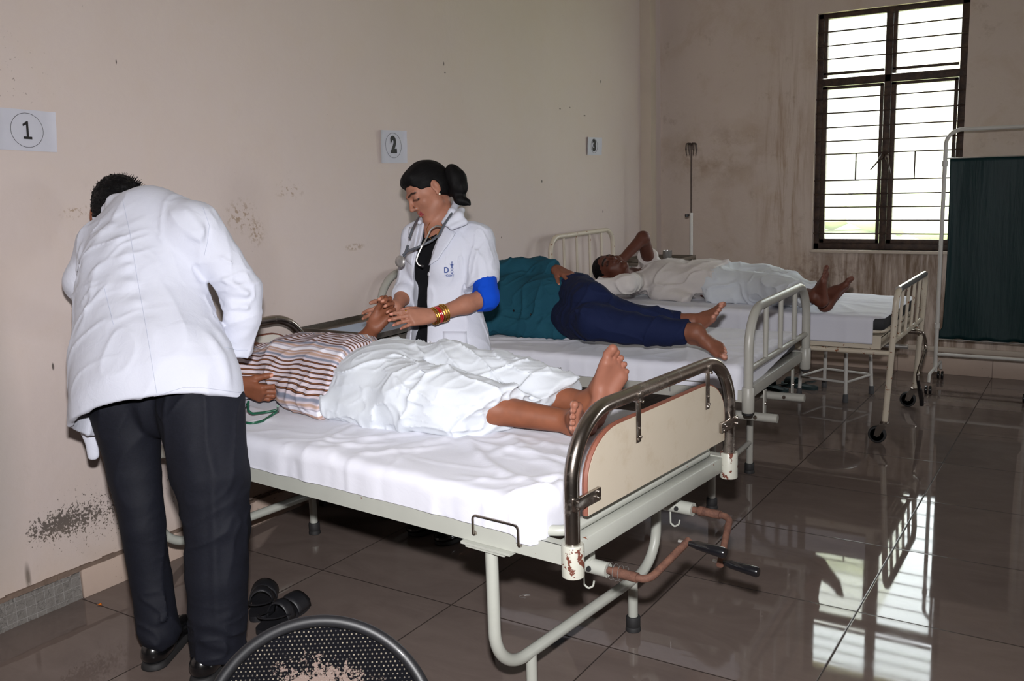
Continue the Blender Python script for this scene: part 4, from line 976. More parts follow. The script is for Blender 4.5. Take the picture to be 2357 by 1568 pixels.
# joints
hc = np.array((0.259, -0.474, 1.347)); sL = np.array((0.344, -0.617, 1.271)); sR = np.array((0.658, -0.493, 1.298)); eL = np.array((0.277, -0.639, 1.141)); wL = np.array((0.194, -0.420, 0.994))
eR = np.array((0.755, -0.416, 1.137)); wR = np.array((0.704, -0.419, 0.931)); nk = np.array((0.384, -0.515, 1.346)); chd = np.array((0.520, -0.575, 1.216)); pel = np.array((0.667, -0.662, 0.805))
hL = np.array((0.562, -0.704, 0.756)); hR = np.array((0.755, -0.613, 0.770)); kL = np.array((0.610, -0.740, 0.432)); kR = np.array((0.845, -0.659, 0.447)); aL = V3(0.628, -0.735, 0.10); aR = V3(0.83, -0.715, 0.10)
S = Sdf()
S.ell(pel + VU * 0.05 + VD * 0.03, (0.10, 0.07, 0.09), np.array([VR, np.cross(VU, VR), VU]), 0.05).cap(pel, chd, 0.10, 0.11, 0.05, (VD, 1.35)).ell(chd + VD * 0.02, (0.14, 0.085, 0.13), np.array([VR, np.cross(VU, VR), VU]), 0.05)
S.cap(chd + V3(0, 0, 0.03), nk, 0.06, 0.05, 0.04).chain([sL, nk, sR], [0.04, 0.05, 0.04], 0.04)
S.chain([sL, eL, wL], [0.04, 0.034, 0.027], 0.03).chain([sR, eR, wR], [0.042, 0.036, 0.027], 0.03)
S.chain([hL, kL, aL], [0.062, 0.040, 0.032], 0.02).chain([hR, kR, aR], [0.08, 0.05, 0.034], 0.02)
fdir = nrm(VD * 0.80 - VR * 0.25 + V3(0, 0, -0.75))
face = head_sdf(S, hc, fdir, nrm(V3(0, 0, 1) * 0.8 + VD * 0.7), 1.0, neck=nk)
dd = nrm(np.array((0.644, -0.398, 0.872)) - wR)
nails = hand_sdf(S, wR + dd * 0.01, dd, nrm(-VR + V3(0, 0, -0.4)), 1, 0.95, ((25, 35, 25),) * 4)
dl = nrm(V3(-0.1, 0.5, -0.8)); nails += hand_sdf(S, wL, dl, nrm(V3(0.9, 0.2, 0)), 1, 0.95, ((25, 35, 25),) * 4)
for A_, fd in ((aL, V3(-0.5, 0.9, 0)), (aR, V3(-0.42, 0.9, 0))): S.cap(A_, A_ + nrm(fd) * 0.12 + V3(0, 0, -0.062), 0.026, 0.022, 0.02)
S.build('body', 'skin_dark', doc, 0.0045, lambda P: {'col': paint_skin(P, srgb(128, 78, 56), nails, face=face)})
# hair
f, u, s_ = ortho(fdir, nrm(V3(0, 0, 1) * 0.8 + VD * 0.7)); A = np.array([s_, f, u])
H = Sdf().ell(hc - f * 0.020 + u * 0.036, (0.082, 0.102, 0.092), A, 0.02).ell(hc - f * 0.055 - u * 0.03, (0.062, 0.05, 0.055), A, 0.03)
H.ell(hc + f * 0.10 - u * 0.015, (0.10, 0.085, 0.075), A, 0.02, 's')
H.disp = lambda P, d: 0.0045 * vnoise(P * 120, 2) + 0.003 * vnoise(P * 260, 5); H.dmax = 0.006
H.build('hair', 'black_hair', doc, 0.003, hair_u(hc, f, u))
rs = np.random.RandomState(3); tf = MB()
for k in range(240):
    a = rs.uniform(-1.2, 1.2); b = rs.uniform(-0.3, 0.9); n_ = nrm(VU * math.cos(a) - VR * math.sin(a) * 0.9 - VD * 0.15 * b + f * 0.1); p0 = hc - f * 0.02 + u * 0.036 + n_ * 0.086
    p1 = p0 + (n_ + VR * 0.5 * rs.uniform(-0.3, 1) + VU * 0.2) * rs.uniform(0.008, 0.019); tf.tube([tuple(p0), tuple((p0 + p1) / 2 + n_ * 0.002), tuple(p1)], [0.0011, 0.0008, 0.0003], 4)
tf.build('hair_tufts', 'black_hair', doc)
# trousers
T = Sdf()
T.cap(np.array((0.593, -0.658, 0.824)), np.array((0.703, -0.610, 0.831)), 0.125, 0.125, 0.05, (VD, 1.4)).cap(np.array((0.618, -0.672, 0.796)), np.array((0.690, -0.649, 0.798)), 0.085, 0.085, 0.03).cap(np.array((0.644, -0.679, 0.800)), np.array((0.662, -0.676, 0.758)), 0.060, 0.052, 0.03)
T.chain([np.array((0.544, -0.710, 0.783)), np.array((0.581, -0.727, 0.588)), np.array((0.610, -0.740, 0.432)), np.array((0.619, -0.733, 0.264)), np.array((0.650, -0.748, 0.100))], [0.104, 0.072, 0.060, 0.057, 0.059], 0.010)
T.chain([np.array((0.774, -0.621, 0.787)), np.array((0.821, -0.642, 0.599)), np.array((0.845, -0.659, 0.447)), np.array((0.856, -0.683, 0.295)), np.array((0.859, -0.704, 0.070))], [0.128, 0.106, 0.089, 0.083, 0.075], 0.010)
pc = creases([((0.905, -0.696, 0.717), (0.924, -0.756, 0.139), 0.012, 0.006), ((0.677, -0.746, 0.661), (0.720, -0.788, 0.157), 0.012, 0.006), 
              ((0.873, -0.778, 0.190), (0.951, -0.700, 0.208), 0.012, 0.008), ((0.871, -0.788, 0.153), (0.953, -0.721, 0.103), 0.014, 0.008), ((0.673, -0.795, 0.149), (0.726, -0.756, 0.172), 0.012, 0.006), ((0.858, -0.762, 0.432), (0.945, -0.678, 0.452), 0.02, 0.005)])
T.disp = sum_disp(pc, cloth_disp([(0.007, VU, 9, 0.35, 4, 2.5), (0.006, nrm(VR + VU * 0.4), 15, 0.4, 8, 3.0, (0.822, -0.642, 0.423), 0.16), (0.007, nrm(VR - VU * 0.3), 18, 0.4, 9, 3.0, (0.845, -0.691, 0.117), 0.12), (0.006, nrm(VR - VU * 0.3), 18, 0.4, 9, 3.0, (0.699, -0.773, 0.173), 0.10), (0.006, nrm(VR + VU * 0.9), 12, 0.4, 12, 3.0, (0.864, -0.674, 0.719), 0.18)])); T.dmax = 0.02
T.cut(V3(0.63, -0.72, 0.062), (0, 0, -1)); 
T.build('trousers', 'suit_charcoal', doc, 0.005)
# coat
Cc = Sdf()
fl_ = (VD, 1.30)
Cc.chain([np.array((0.471, -0.529, 1.299)), np.array((0.499, -0.570, 1.189)), np.array((0.536, -0.609, 1.060)), np.array((0.603, -0.652, 0.937)), np.array((0.662, -0.682, 0.842)), np.array((0.684, -0.702, 0.677))], [0.120, 0.178, 0.194, 0.216, 0.240, 0.264], 0.03, fl_)
Cc.chain([np.array((0.344, -0.593, 1.269)), np.array((0.478, -0.507, 1.325)), np.array((0.627, -0.488, 1.304))], [0.068, 0.100, 0.090], 0.05)
Cc.chain([np.array((0.650, -0.486, 1.298)), np.array((0.717, -0.449, 1.209))], [0.085, 0.064], 0.03).chain([np.array((0.717, -0.449, 1.209)), np.array((0.760, -0.417, 1.116)), np.array((0.759, -0.423, 1.032)), np.array((0.721, -0.420, 0.933)), np.array((0.700, -0.421, 0.875))], [0.064, 0.060, 0.054, 0.048, 0.046], 0.008)
Cc.chain([np.array((0.320, -0.597, 1.262)), np.array((0.279, -0.635, 1.151)), np.array((0.256, -0.591, 1.086)), np.array((0.199, -0.440, 1.000))], [0.062, 0.052, 0.052, 0.046], 0.03)
# collar
Cc.chain([np.array((0.263, -0.544, 1.348)), np.array((0.373, -0.549, 1.389)), np.array((0.405, -0.488, 1.413))], [0.020, 0.026, 0.024], 0.02)
Cc.chain([np.array((0.659, -0.680, 0.861)), np.array((0.693, -0.710, 0.613))], [0.228, 0.264], 0.004, fl_, 's')
p1, p2, p3 = np.array((0.871, -0.533, 0.794)), np.array((0.858, -0.744, 0.867)), np.array((0.484, -0.797, 0.727)); nn_ = nrm(np.cross(p2 - p1, p3 - p1)); nn_ = nn_ if nn_[2] < 0 else -nn_
Cc.cut(p1, nn_, 0.006)
cu_ = nrm(wR - eR); Cc.cut(np.array((0.711, -0.418, 0.915)), cu_, 0.004, 0.09)
def P_(u, v, d): return None
cr = creases([
    ((0.502, -0.658, 1.338), (0.410, -0.690, 1.238), 0.013, 0.0180), ((0.560, -0.676, 1.303), (0.431, -0.701, 1.174), 0.015, 0.0180), ((0.602, -0.682, 1.260), (0.478, -0.712, 1.150), 0.014, 0.0150), ((0.638, -0.689, 1.229), (0.513, -0.710, 1.171), 0.013, 0.0120),
    ((0.432, -0.728, 1.098), (0.664, -0.707, 1.181), 0.018, 0.0180), ((0.471, -0.739, 1.042), (0.696, -0.723, 1.122), 0.018, 0.0150), ((0.430, -0.757, 0.969), (0.729, -0.739, 1.057), 0.02, 0.0135), ((0.459, -0.777, 0.896), (0.674, -0.765, 0.988), 0.022, 0.0120), ((0.512, -0.808, 0.815), (0.627, -0.777, 0.961), 0.02, 0.0105),
    ((0.643, -0.562, 1.361), (0.751, -0.536, 1.269), 0.014, 0.0180), ((0.673, -0.541, 1.372), (0.750, -0.521, 1.287), 0.012, 0.0150), ((0.672, -0.600, 1.324), (0.767, -0.557, 1.233), 0.013, 0.0105),
    ((0.738, -0.505, 1.344), (0.754, -0.524, 1.204), 0.008, -0.0150), ((0.770, -0.508, 1.229), (0.805, -0.467, 1.199), 0.010, 0.0105), ((0.763, -0.502, 1.162), (0.819, -0.462, 1.123), 0.011, 0.0135), ((0.761, -0.487, 1.128), (0.840, -0.440, 1.105), 0.011, 0.0150), ((0.761, -0.484, 1.081), (0.835, -0.440, 1.063), 0.010, 0.0120), ((0.743, -0.482, 1.033), (0.789, -0.460, 1.052), 0.010, 0.0105),
    ((0.741, -0.463, 0.955), (0.797, -0.431, 0.994), 0.012, 0.0090), ((0.800, -0.557, 1.014), (0.859, -0.575, 0.865), 0.014, 0.0135), ((0.774, -0.566, 1.170), (0.799, -0.553, 1.040), 0.016, 0.0090), ((0.823, -0.608, 1.049), (0.918, -0.612, 0.852), 0.02, 0.0090),
    ((0.688, -0.769, 1.040), (0.766, -0.803, 0.866), 0.02, 0.0090), ((0.614, -0.785, 0.962), (0.687, -0.815, 0.822), 0.018, 0.0120), ((0.735, -0.724, 1.111), (0.819, -0.792, 0.875), 0.03, 0.0090), ((0.745, -0.645, 1.228), (0.837, -0.684, 0.986), 0.04, 0.0090), ((0.361, -0.677, 1.276), (0.347, -0.696, 1.170), 0.010, 0.0105)])
Cc.disp = sum_disp(cr, cloth_disp([(0.0045, nrm(VU + VR * 0.1), 9, 0.3, 14, 3.0), (0.006, nrm(VR + VU * 0.45), 22, 0.3, 15, 3.5, (0.486, -0.691, 1.226), 0.14), (0.006, nrm(VR + VU * 0.3), 20, 0.35, 16, 3.0, (0.787, -0.462, 1.106), 0.10), (0.004, nrm(VR - VU * 0.6), 18, 0.3, 17, 3.0, (0.699, -0.537, 1.308), 0.12), (0.005, nrm(VR + VU * 0.5), 14, 0.3, 18, 3.0, (0.489, -0.732, 1.022), 0.2)])); Cc.dmax = 0.03
ct = Cc.build('coat', 'coat_white', doc, 0.0045)
# front panel of the coat hanging past the hip
fp = Sdf().chain([np.array((0.353, -0.705, 0.817)), np.array((0.366, -0.720, 0.703)), np.array((0.381, -0.728, 0.619))], [0.028, 0.022, 0.016], 0.02, (VD, 1.4))
fp.cut(np.array((0.382, -0.730, 0.609)), (0, 0, -1), 0.003)
fp.disp = cloth_disp([(0.005, VU, 24, 0.25, 30, 2.0)]); fp.dmax = 0.006; fp.build('coat_front_panel', 'coat_white', doc, 0.004)
from mathutils.bvhtree import BVHTree
def bvh_of(*objs):
    V = []; F = []
    for o in objs:
        me = o.data; n = len(V); co = np.empty(len(me.vertices) * 3, np.float32); me.vertices.foreach_get('co', co); V += co.reshape(-1, 3).tolist()
        fv = np.empty(len(me.loops), np.int32); me.loops.foreach_get('vertex_index', fv); F += (fv.reshape(-1, 4) + n).tolist()
    return BVHTree.FromPolygons(V, F)
def onto(bv, p, d, lift=0.001):
    """point p pushed along d until it meets the cloth, then lifted off it"""
    h = bv.ray_cast(Vector([float(x) for x in p]), Vector([float(x) for x in d]), 2.0)
    if h[0] is None: return None, None
    nn = np.array(h[1]); nn = nn if nn @ np.array(d) < 0 else -nn
    return np.array(h[0]) + nn * lift, nn
def seam(name, bv, pts, d, parent, mat, r=0.0009, n=14):
    P = []; pts = [np.array(q, float) for q in pts]
    for i in range(len(pts) - 1):
        for k in range(n): P.append(pts[i] * (1 - k / n) + pts[i + 1] * k / n)
    P.append(pts[-1]); Qp = [onto(bv, q, nrm(q - CAM), 0.0005)[0] for q in P]; Qp = [tuple(q) for q in Qp if q is not None]
    return MB().tube(Qp, r, 5).build(name, mat, parent) if len(Qp) > 2 else None
simple('coat_thread', srgb(186, 190, 206), 0.9, vary=0.03)
bvD = bvh_of(ct)
for ln in (((0.968, -0.947, 1.407), (0.989, -0.951, 1.325), (1.013, -0.960, 1.209), (1.038, -0.967, 1.092), (1.070, -0.979, 0.939)), ((1.135, -0.844, 1.384), (1.151, -0.843, 1.340), (1.150, -0.853, 1.298), (1.145, -0.862, 1.266)), ((0.969, -1.009, 1.108), (0.943, -1.006, 1.201)),
           ((1.245, -0.868, 0.933), (1.166, -0.915, 0.948), (1.122, -0.943, 0.950), (1.056, -0.990, 0.928), (0.983, -1.043, 0.901)), ((1.200, -0.873, 1.045), (1.228, -0.857, 1.037), (1.250, -0.842, 1.036))):
    seam('seam', bvD, ln, VD, doc, 'coat_thread')
# shoes
def shoe(parent, A, fd, name='shoe', mat='shoe_leather', heel=True):
    f, u, s = ortho(nrm(fd), (0, 0, 1)); A = np.array(A, float); g = V3(A[0], A[1], 0)
    S = Sdf(); S.ell(g - f * 0.045 + u * 0.050, (0.036, 0.040, 0.040), np.array([s, f, u]), 0.02).cap(g - f * 0.03 + u * 0.04, g + f * 0.16 + u * 0.030, 0.036, 0.032, 0.02).ell(g + f * 0.155 + u * 0.028, (0.042, 0.055, 0.026), np.array([s, f, u]), 0.02).cap(g + u * 0.05, g + u * 0.115, 0.040, 0.042, 0.02)
    S.cut(g + u * 0.018, -u, 0.003)
    o = S.build(name, mat, parent, 0.0035)
    K = Sdf().cap(g - f * 0.045 + u * 0.0, g + f * 0.155 + u * 0.0, 0.041, 0.046, 0.01).cut(g + u * 0.022, u, 0.002).cut(g + u * 0.002, -u, 0.002); K.build('sole', 'black_rubber', o, 0.004)
    return o
simple('shoe_leather', srgb(12, 12, 14), 0.25, coat=0.4, spec=0.6)
shoe(doc, aL, (-0.5, 0.9, 0)); shoe(doc, aR, (-0.42, 0.9, 0))


# ================================================================ WOMAN IN WHITE COAT taking a pulse
VH = nrm(V3(VD[0], VD[1], 0)); RH = nrm(np.cross(VH, (0, 0, 1))); ZU = V3(0, 0, 1)
wom = tag(empty('person', (0.80, 0.64, 0), world=True), 'person in white coat over black top with stethoscope and bangles, holding the patient\'s wrist', 'person')
FT = nrm(-RH * 0.66 - VH * 0.75); SD = np.cross(FT, ZU)      # torso front, her right side
AT = np.array([SD, FT, ZU])
neck_b = np.array((0.744, 0.642, 1.263)); ch = np.array((0.772, 0.640, 1.111)); wa = np.array((0.780, 0.610, 0.939)); hp = np.array((0.794, 0.586, 0.784))
lS = np.array((0.906, 0.659, 1.194)); lE = np.array((0.997, 0.576, 0.977)); lW = np.array((0.905, 0.363, 0.934)); rS = np.array((0.621, 0.646, 1.200)); rE = np.array((0.628, 0.559, 0.995)); rW = np.array((0.680, 0.415, 0.949))
fH = nrm(-RH * 0.76 - VH * 0.50 - ZU * 0.50); uH = nrm(ZU * 1.0 - RH * 0.55 + VH * 0.0); fH, uH, sH = ortho(fH, uH)
SC = 0.94
ear = np.array((0.773, 0.581, 1.405)); hcW = ear + sH * 0.075 * SC + fH * 0.010 * SC
S = Sdf()
S.cap(neck_b, ch, 0.06, 0.10, 0.05).ell(ch, (0.145, 0.095, 0.13), AT, 0.05).cap(ch, wa, 0.10, 0.095, 0.05, (FT, 1.25)).ell(hp, (0.12, 0.08, 0.10), AT, 0.05)
S.chain([lS, neck_b - ZU * 0.03, rS], [0.042, 0.05, 0.042], 0.03)
S.chain([lS, lE, lE * 0.6 + lW * 0.4, lW], [0.042, 0.036, 0.034, 0.0235], 0.02).chain([rS, rE, rE * 0.6 + rW * 0.4, rW], [0.042, 0.034, 0.032, 0.0235], 0.02)
flo = [(hp[0] - SD[0] * 0.08 * q, hp[1] - SD[1] * 0.08 * q) for q in (1, -1)]
for (x, y) in flo:
    S.chain([V3(x, y, hp[2] - 0.05), V3(x, y, 0.42), V3(x - 0.02 * FT[0], y - 0.02 * FT[1], 0.09)], [0.085, 0.055, 0.036], 0.03)
    S.cap((x, y, 0.06), (x + FT[0] * 0.13, y + FT[1] * 0.13, 0.035), 0.032, 0.026, 0.02)
faceW = head_sdf(S, hcW, fH, uH, SC, True, neck=neck_b + ZU * 0.01 + VH * 0.0, nr=0.046)
dL = nrm(np.array((0.842, 0.250, 0.934)) - lW); nL = nrm(VD * 0.95 - VU * 0.25 + dL * 0.1)
nailsW = hand_sdf(S, lW + dL * 0.012, dL, nL, -1, 0.90, ((8, 14, 8), (13, 18, 10), (18, 22, 12), (24, 26, 14)), 16, 30, 1)
dR = nrm(np.array((0.587, 0.352, 0.936)) - rW); nR = nrm(VR * 0.6 - VD * 0.7)
nailsW += hand_sdf(S, rW, nrm(-VR * 0.90 - VU * 0.35 + VD * 0.12), nrm(-VD * 0.9 - VU * 0.2), 1, 0.84, ((14, 34, 26), (16, 36, 26), (20, 36, 26), (24, 36, 26)), 20, 45, 3)
S.build('body', 'skin_light', wom, 0.0032, lambda P: {'col': paint_skin(P, srgb(160, 110, 90), nailsW, face=faceW, sc=SC, female=True, nail_col=srgb(206, 140, 124))})
# hair drawn back into a knot
Lh = faceW[0]; A = np.array([sH, fH, uH])
H = Sdf().ell(Lh(0, -0.022, 0.040), V3(0.080, 0.099, 0.090) * SC, A, 0.02).ell(Lh(0, -0.058, 0.0), V3(0.070, 0.062, 0.075) * SC, A, 0.03)
H.ell(Lh(0, 0.040, 0.088), V3(0.052, 0.034, 0.026) * SC, A, 0.03)
H.ell(Lh(0, 0.096, -0.012), V3(0.092, 0.068, 0.084) * SC, A, 0.012, 's').ell(Lh(-0.085, 0.038, -0.034), V3(0.06, 0.050, 0.054) * SC, A, 0.010, 's').ell(Lh(0.085, 0.038, -0.034), V3(0.06, 0.050, 0.054) * SC, A, 0.010, 's')
H.ell(Lh(-0.085, -0.014, 0.0), V3(0.026, 0.020, 0.032) * SC, A, 0.006, 's').ell(Lh(0, 0.0, -0.10), V3(0.1, 0.065, 0.058) * SC, A, 0.02, 's')
H.disp = lambda P, d: 0.0020 * vnoise(np.stack([(P @ sH) * 70, (P @ fH) * 12, (P @ uH) * 40], -1), 3); H.dmax = 0.004
H.build('hair', 'black_hair', wom, 0.003, hair_u(Lh(0, 0, 0.03), fH * 0.85 + uH * 0.35, uH))
bn = np.array((0.808, 0.669, 1.430))
Bn = Sdf().ell(bn, (0.042, 0.042, 0.048), None, 0.02).ell(np.array((0.826, 0.662, 1.399)), (0.038, 0.034, 0.036), None, 0.02).chain([np.array((0.792, 0.666, 1.462)), bn], [0.03, 0.035], 0.02)
Bn.chain([np.array((0.815, 0.664, 1.385)), np.array((0.834, 0.659, 1.358)), np.array((0.862, 0.661, 1.341)), np.array((0.881, 0.659, 1.330))], [0.024, 0.018, 0.012, 0.004], 0.012)
Bn.chain([np.array((0.806, 0.659, 1.386)), np.array((0.835, 0.646, 1.348)), np.array((0.851, 0.653, 1.334))], [0.024, 0.014, 0.006], 0.012)
Bn.disp = lambda P, d: 0.003 * vnoise(np.stack([(P @ VR) * 70, (P @ VU) * 18, (P @ VD) * 70], -1), 3); Bn.dmax = 0.005
Bn.build('hair_knot', 'black_hair', wom, 0.003, hair_u(bn, ZU + VR * 0.4, VR))
# black knitted top and trousers
K = Sdf().ell(ch, (0.155, 0.108, 0.135), AT, 0.05).cap(ch, wa, 0.112, 0.105, 0.05, (FT, 1.1)).cap(wa, hp - ZU * 0.12, 0.108, 0.125, 0.05, (FT, 1.05)).chain([lS, neck_b - ZU * 0.035, rS], [0.05, 0.058, 0.05], 0.03)
K.ell(neck_b + ZU * 0.042 + FT * 0.02, (0.060, 0.060, 0.036), AT, 0.008, 's')
K.ell(ch + FT * 0.075 + SD * 0.06 - ZU * 0.02, (0.055, 0.05, 0.055), AT, 0.04).ell(ch + FT * 0.075 - SD * 0.06 - ZU * 0.02, (0.055, 0.05, 0.055), AT, 0.04)
K.disp = cloth_disp([(0.003, VR, 16, 0.4, 3, 2.5)]); K.dmax = 0.004
K.build('black_top', 'black_knit', wom, 0.005)
TL = Sdf()
for (x, y) in flo: TL.chain([V3(x, y, hp[2] - 0.02), V3(x, y, 0.42), V3(x - 0.02 * FT[0], y - 0.02 * FT[1], 0.10)], [0.105, 0.07, 0.055], 0.03)
TL.cut((0, 0, 0.08), (0, 0, -1)); TL.build('trousers', 'black_knit', wom, 0.007)
for (x, y) in flo: shoe(wom, (x - 0.02 * FT[0], y - 0.02 * FT[1], 0.09), FT)
# white coat, open at the front
W_ = Sdf()
W_.ell(ch, (0.168, 0.122, 0.15), AT, 0.05).cap(ch, wa, 0.130, 0.128, 0.05, (FT, 1.12)).cap(wa, np.array((0.796, 0.584, 0.766)), 0.132, 0.172, 0.05, (FT, 1.14)).cap(np.array((0.796, 0.584, 0.766)), np.array((0.808, 0.556, 0.594)), 0.172, 0.190, 0.04, (FT, 1.12))
W_.ell(ch + FT * 0.078 + SD * 0.06 - ZU * 0.02, (0.066, 0.062, 0.066), AT, 0.04).ell(ch + FT * 0.078 - SD * 0.06 - ZU * 0.02, (0.066, 0.062, 0.066), AT, 0.04)
W_.chain([lS - ZU * 0.005, neck_b - ZU * 0.028, rS], [0.062, 0.066, 0.060], 0.035)
W_.chain([lS, np.array((0.944, 0.628, 1.098)), np.array((0.977, 0.591, 0.998))], [0.064, 0.064, 0.064], 0.02)
W_.chain([rS, rE, rE * 0.7 + rW * 0.3], [0.058, 0.052, 0.050], 0.02)
W_.ell(neck_b + ZU * 0.045 + FT * 0.025, (0.066, 0.066, 0.055), AT, 0.008, 's')
o0, o1, o2, o3 = np.array((0.778, 0.546, 1.279)), np.array((0.766, 0.497, 1.166)), np.array((0.764, 0.456, 1.060)), np.array((0.793, 0.380, 0.699))
W_.cap(o0, o1, 0.046, 0.034, 0.004, (VD, 0.35), 's').cap(o1, o2, 0.034, 0.037, 0.004, (VD, 0.25), 's').cap(o2, o3, 0.038, 0.038, 0.004, (VD, 0.25), 's')
W_.cut(np.array((0.802, 0.566, 0.660)), (0, 0, -1), 0.005)
sd_ = nrm(lE - lS); W_.cut(np.array((0.974, 0.597, 1.031)), nrm(sd_ * 1.0 + RH * 0.12), 0.004, 0.085)
W_.disp = sum_disp(creases([((0.921, 0.528, 1.215), (0.958, 0.508, 1.060), 0.010, 0.008), ((0.941, 0.543, 1.223), (0.980, 0.528, 1.092), 0.008, 0.009), ((0.909, 0.515, 1.191), (0.935, 0.479, 0.996), 0.012, 0.007), ((0.942, 0.537, 1.190), (0.968, 0.502, 1.061), 0.006, -0.010),
    ((0.861, 0.458, 1.063), (0.886, 0.414, 0.835), 0.014, 0.005), ((0.934, 0.497, 1.027), (1.005, 0.465, 0.768), 0.012, 0.009), ((0.962, 0.525, 0.958), (1.036, 0.505, 0.747), 0.012, 0.011), ((0.974, 0.549, 0.922), (1.016, 0.489, 0.731), 0.009, -0.009), ((0.924, 0.447, 0.933), (0.956, 0.419, 0.756), 0.014, 0.006),
    ((0.674, 0.485, 1.191), (0.694, 0.443, 1.042), 0.008, 0.009), ((0.694, 0.443, 1.042), (0.718, 0.383, 0.795), 0.010, 0.008), ((0.973, 0.627, 1.184), (1.016, 0.578, 1.046), 0.010, 0.007), ((0.960, 0.572, 1.188), (0.995, 0.540, 1.041), 0.010, 0.006)]),
    cloth_disp([(0.005, ZU, 15, 0.3, 6, 3.0), (0.005, ZU, 26, 0.3, 9, 3.0, (0.972, 0.566, 1.122), 0.12)])); W_.dmax = 0.016
cw = W_.build('coat', 'coat_white', wom, 0.004)
# the sleeve of the blue garment under the coat
Bs = Sdf().chain([np.array((0.983, 0.592, 1.039)), lE, lE * 0.84 + lW * 0.16], [0.047, 0.050, 0.045], 0.015)
Bs.cut(lE * 0.84 + lW * 0.16, nrm(lW - lE + ZU * 0.02), 0.003, 0.075).cut(np.array((0.981, 0.595, 1.059)), ZU, 0.003, 0.07); Bs.disp = cloth_disp([(0.003, VU, 24, 0.4, 3, 2.5)]); Bs.dmax = 0.004
Bs.build('blue_sleeve', 'blue_cotton', wom, 0.0035)
# collar and lapels (two-sided cloth sheets laid over the coat)
bvW = bvh_of(cw)
def patch(name, grid, mat, parent, thick=0.004, lift=0.004, d=None, bv=None, edge_lift=0.0):
    """cloth patch: grid of world points pushed onto the garment"""
    n, m_ = len(grid), len(grid[0]); V = []
    for i in range(n):
        for j in range(m_):
            p, nn = onto(bv or bvW, grid[i][j], nrm(grid[i][j] - CAM) if d is None else d, lift + edge_lift * (j / (m_ - 1))); V.append((V[-1] if V else np.array(grid[i][j])) if p is None else p)
    F = [(i * m_ + j, (i + 1) * m_ + j, (i + 1) * m_ + j + 1, i * m_ + j + 1) for i in range(n - 1) for j in range(m_ - 1)]
    o = add(name, [tuple(v) for v in V], F, mat, parent); md = o.modifiers.new('thickness', 'SOLIDIFY'); md.thickness = thick; md.offset = 1
    return o
def quad_grid(a, b, c, d, n=8, m_=6):
    a, b, c, d = [np.array(q, float) for q in (a, b, c, d)]; return [[(a * (1 - i / n) + b * i / n) * (1 - j / m_) + (d * (1 - i / n) + c * i / n) * j / m_ for j in range(m_ + 1)] for i in range(n + 1)]
patch('lapel', quad_grid((0.973, 0.358, 1.279), (0.941, 0.305, 1.126), (0.966, 0.325, 1.143), (1.013, 0.374, 1.235)), 'coat_white', wom, lift=0.003, edge_lift=0.006)
patch('lapel', quad_grid((0.899, 0.308, 1.270), (0.885, 0.269, 1.128), (0.870, 0.264, 1.147), (0.870, 0.288, 1.263)), 'coat_white', wom, lift=0.003, edge_lift=0.004)
Co = Sdf().chain([np.array((0.834, 0.544, 1.269)), np.array((0.839, 0.591, 1.307)), np.array((0.816, 0.654, 1.335)), np.array((0.762, 0.717, 1.336))], [0.010, 0.013, 0.013, 0.012], 0.01).chain([np.array((0.858, 0.534, 1.264)), np.array((0.881, 0.578, 1.290)), np.array((0.861, 0.630, 1.311))], [0.012, 0.016, 0.012], 0.02).chain([np.array((0.879, 0.532, 1.248)), np.array((0.908, 0.579, 1.267))], [0.009, 0.012], 0.022)
Co.chain([np.array((0.698, 0.565, 1.268)), np.array((0.660, 0.641, 1.288)), np.array((0.659, 0.717, 1.307))], [0.010, 0.012, 0.012], 0.01)
Co.build('collar', 'coat_white', wom, 0.003)
simple('button_plastic', srgb(206, 206, 214), 0.3, vary=0.05)
for i, p in enumerate(((1.001, 0.219, 1.105), (1.020, 0.182, 0.868))):
    q, nn = onto(bvW, p, nrm(np.array(p) - CAM), 0.0); MB().lathe([(0.0001, 0.0015), (0.004, 0.0015), (0.007, 0.0035), (0.0085, 0.0025), (0.0085, 0)], axis_M(q, nn), 16).build('button', 'button_plastic', wom)
patch('pocket', quad_grid((1.056, 0.212, 0.905), (1.066, 0.196, 0.793), (1.138, 0.242, 0.790), (1.126, 0.257, 0.902)), 'coat_white', wom, thick=0.003, lift=0.002)
# blue stitched badge: D, a winged staff with two snakes, and the word below
simple('badge_blue', srgb(52, 76, 140), 0.7)
badge_p = np.array((1.059, 0.260, 1.124)); bp, bn_ = onto(bvW, badge_p, nrm(badge_p - CAM), 0.0015)
bx = nrm(VR - (VR @ bn_) * bn_); by = np.cross(bn_, bx)
BM = Matrix([list(map(float, (bx[i], by[i], bn_[i], bp[i]))) for i in range(3)] + [[0, 0, 0, 1]])
def wrap_badge(o):
    me = o.data; Mi = (BM @ o.matrix_basis.copy())
    for v in me.vertices:
        wpt = Mi @ v.co; q, nn = onto(bvW, np.array(wpt) - VD * 0.15, VD, 0.0012 + max(0, v.co.z)); v.co = q if q is not None else wpt
    o.matrix_basis = Matrix.Identity(4); return o
bd_ = empty('badge', (0, 0, 0)); bpy.data.objects.remove(bd_)
def badge_text(s_, size, x, y, squash=1.0, bold=0.0):
    o = text_mesh('badge_lettering', s_, size, Matrix.Translation((x, y, 0)) @ Matrix.Scale(squash, 4, (1, 0, 0)), 'badge_blue', wom, bold, 0.0001); return wrap_badge(o)
badge_text('D', 0.030, -0.011, -0.008, 0.9, 0.0008); badge_text('HOSPIT', 0.0105, 0.0, -0.028, 1.0, 0.0003)
mb = MB().box((0.0095, -0.021, 0), (0.0115, 0.018, 0.0004))
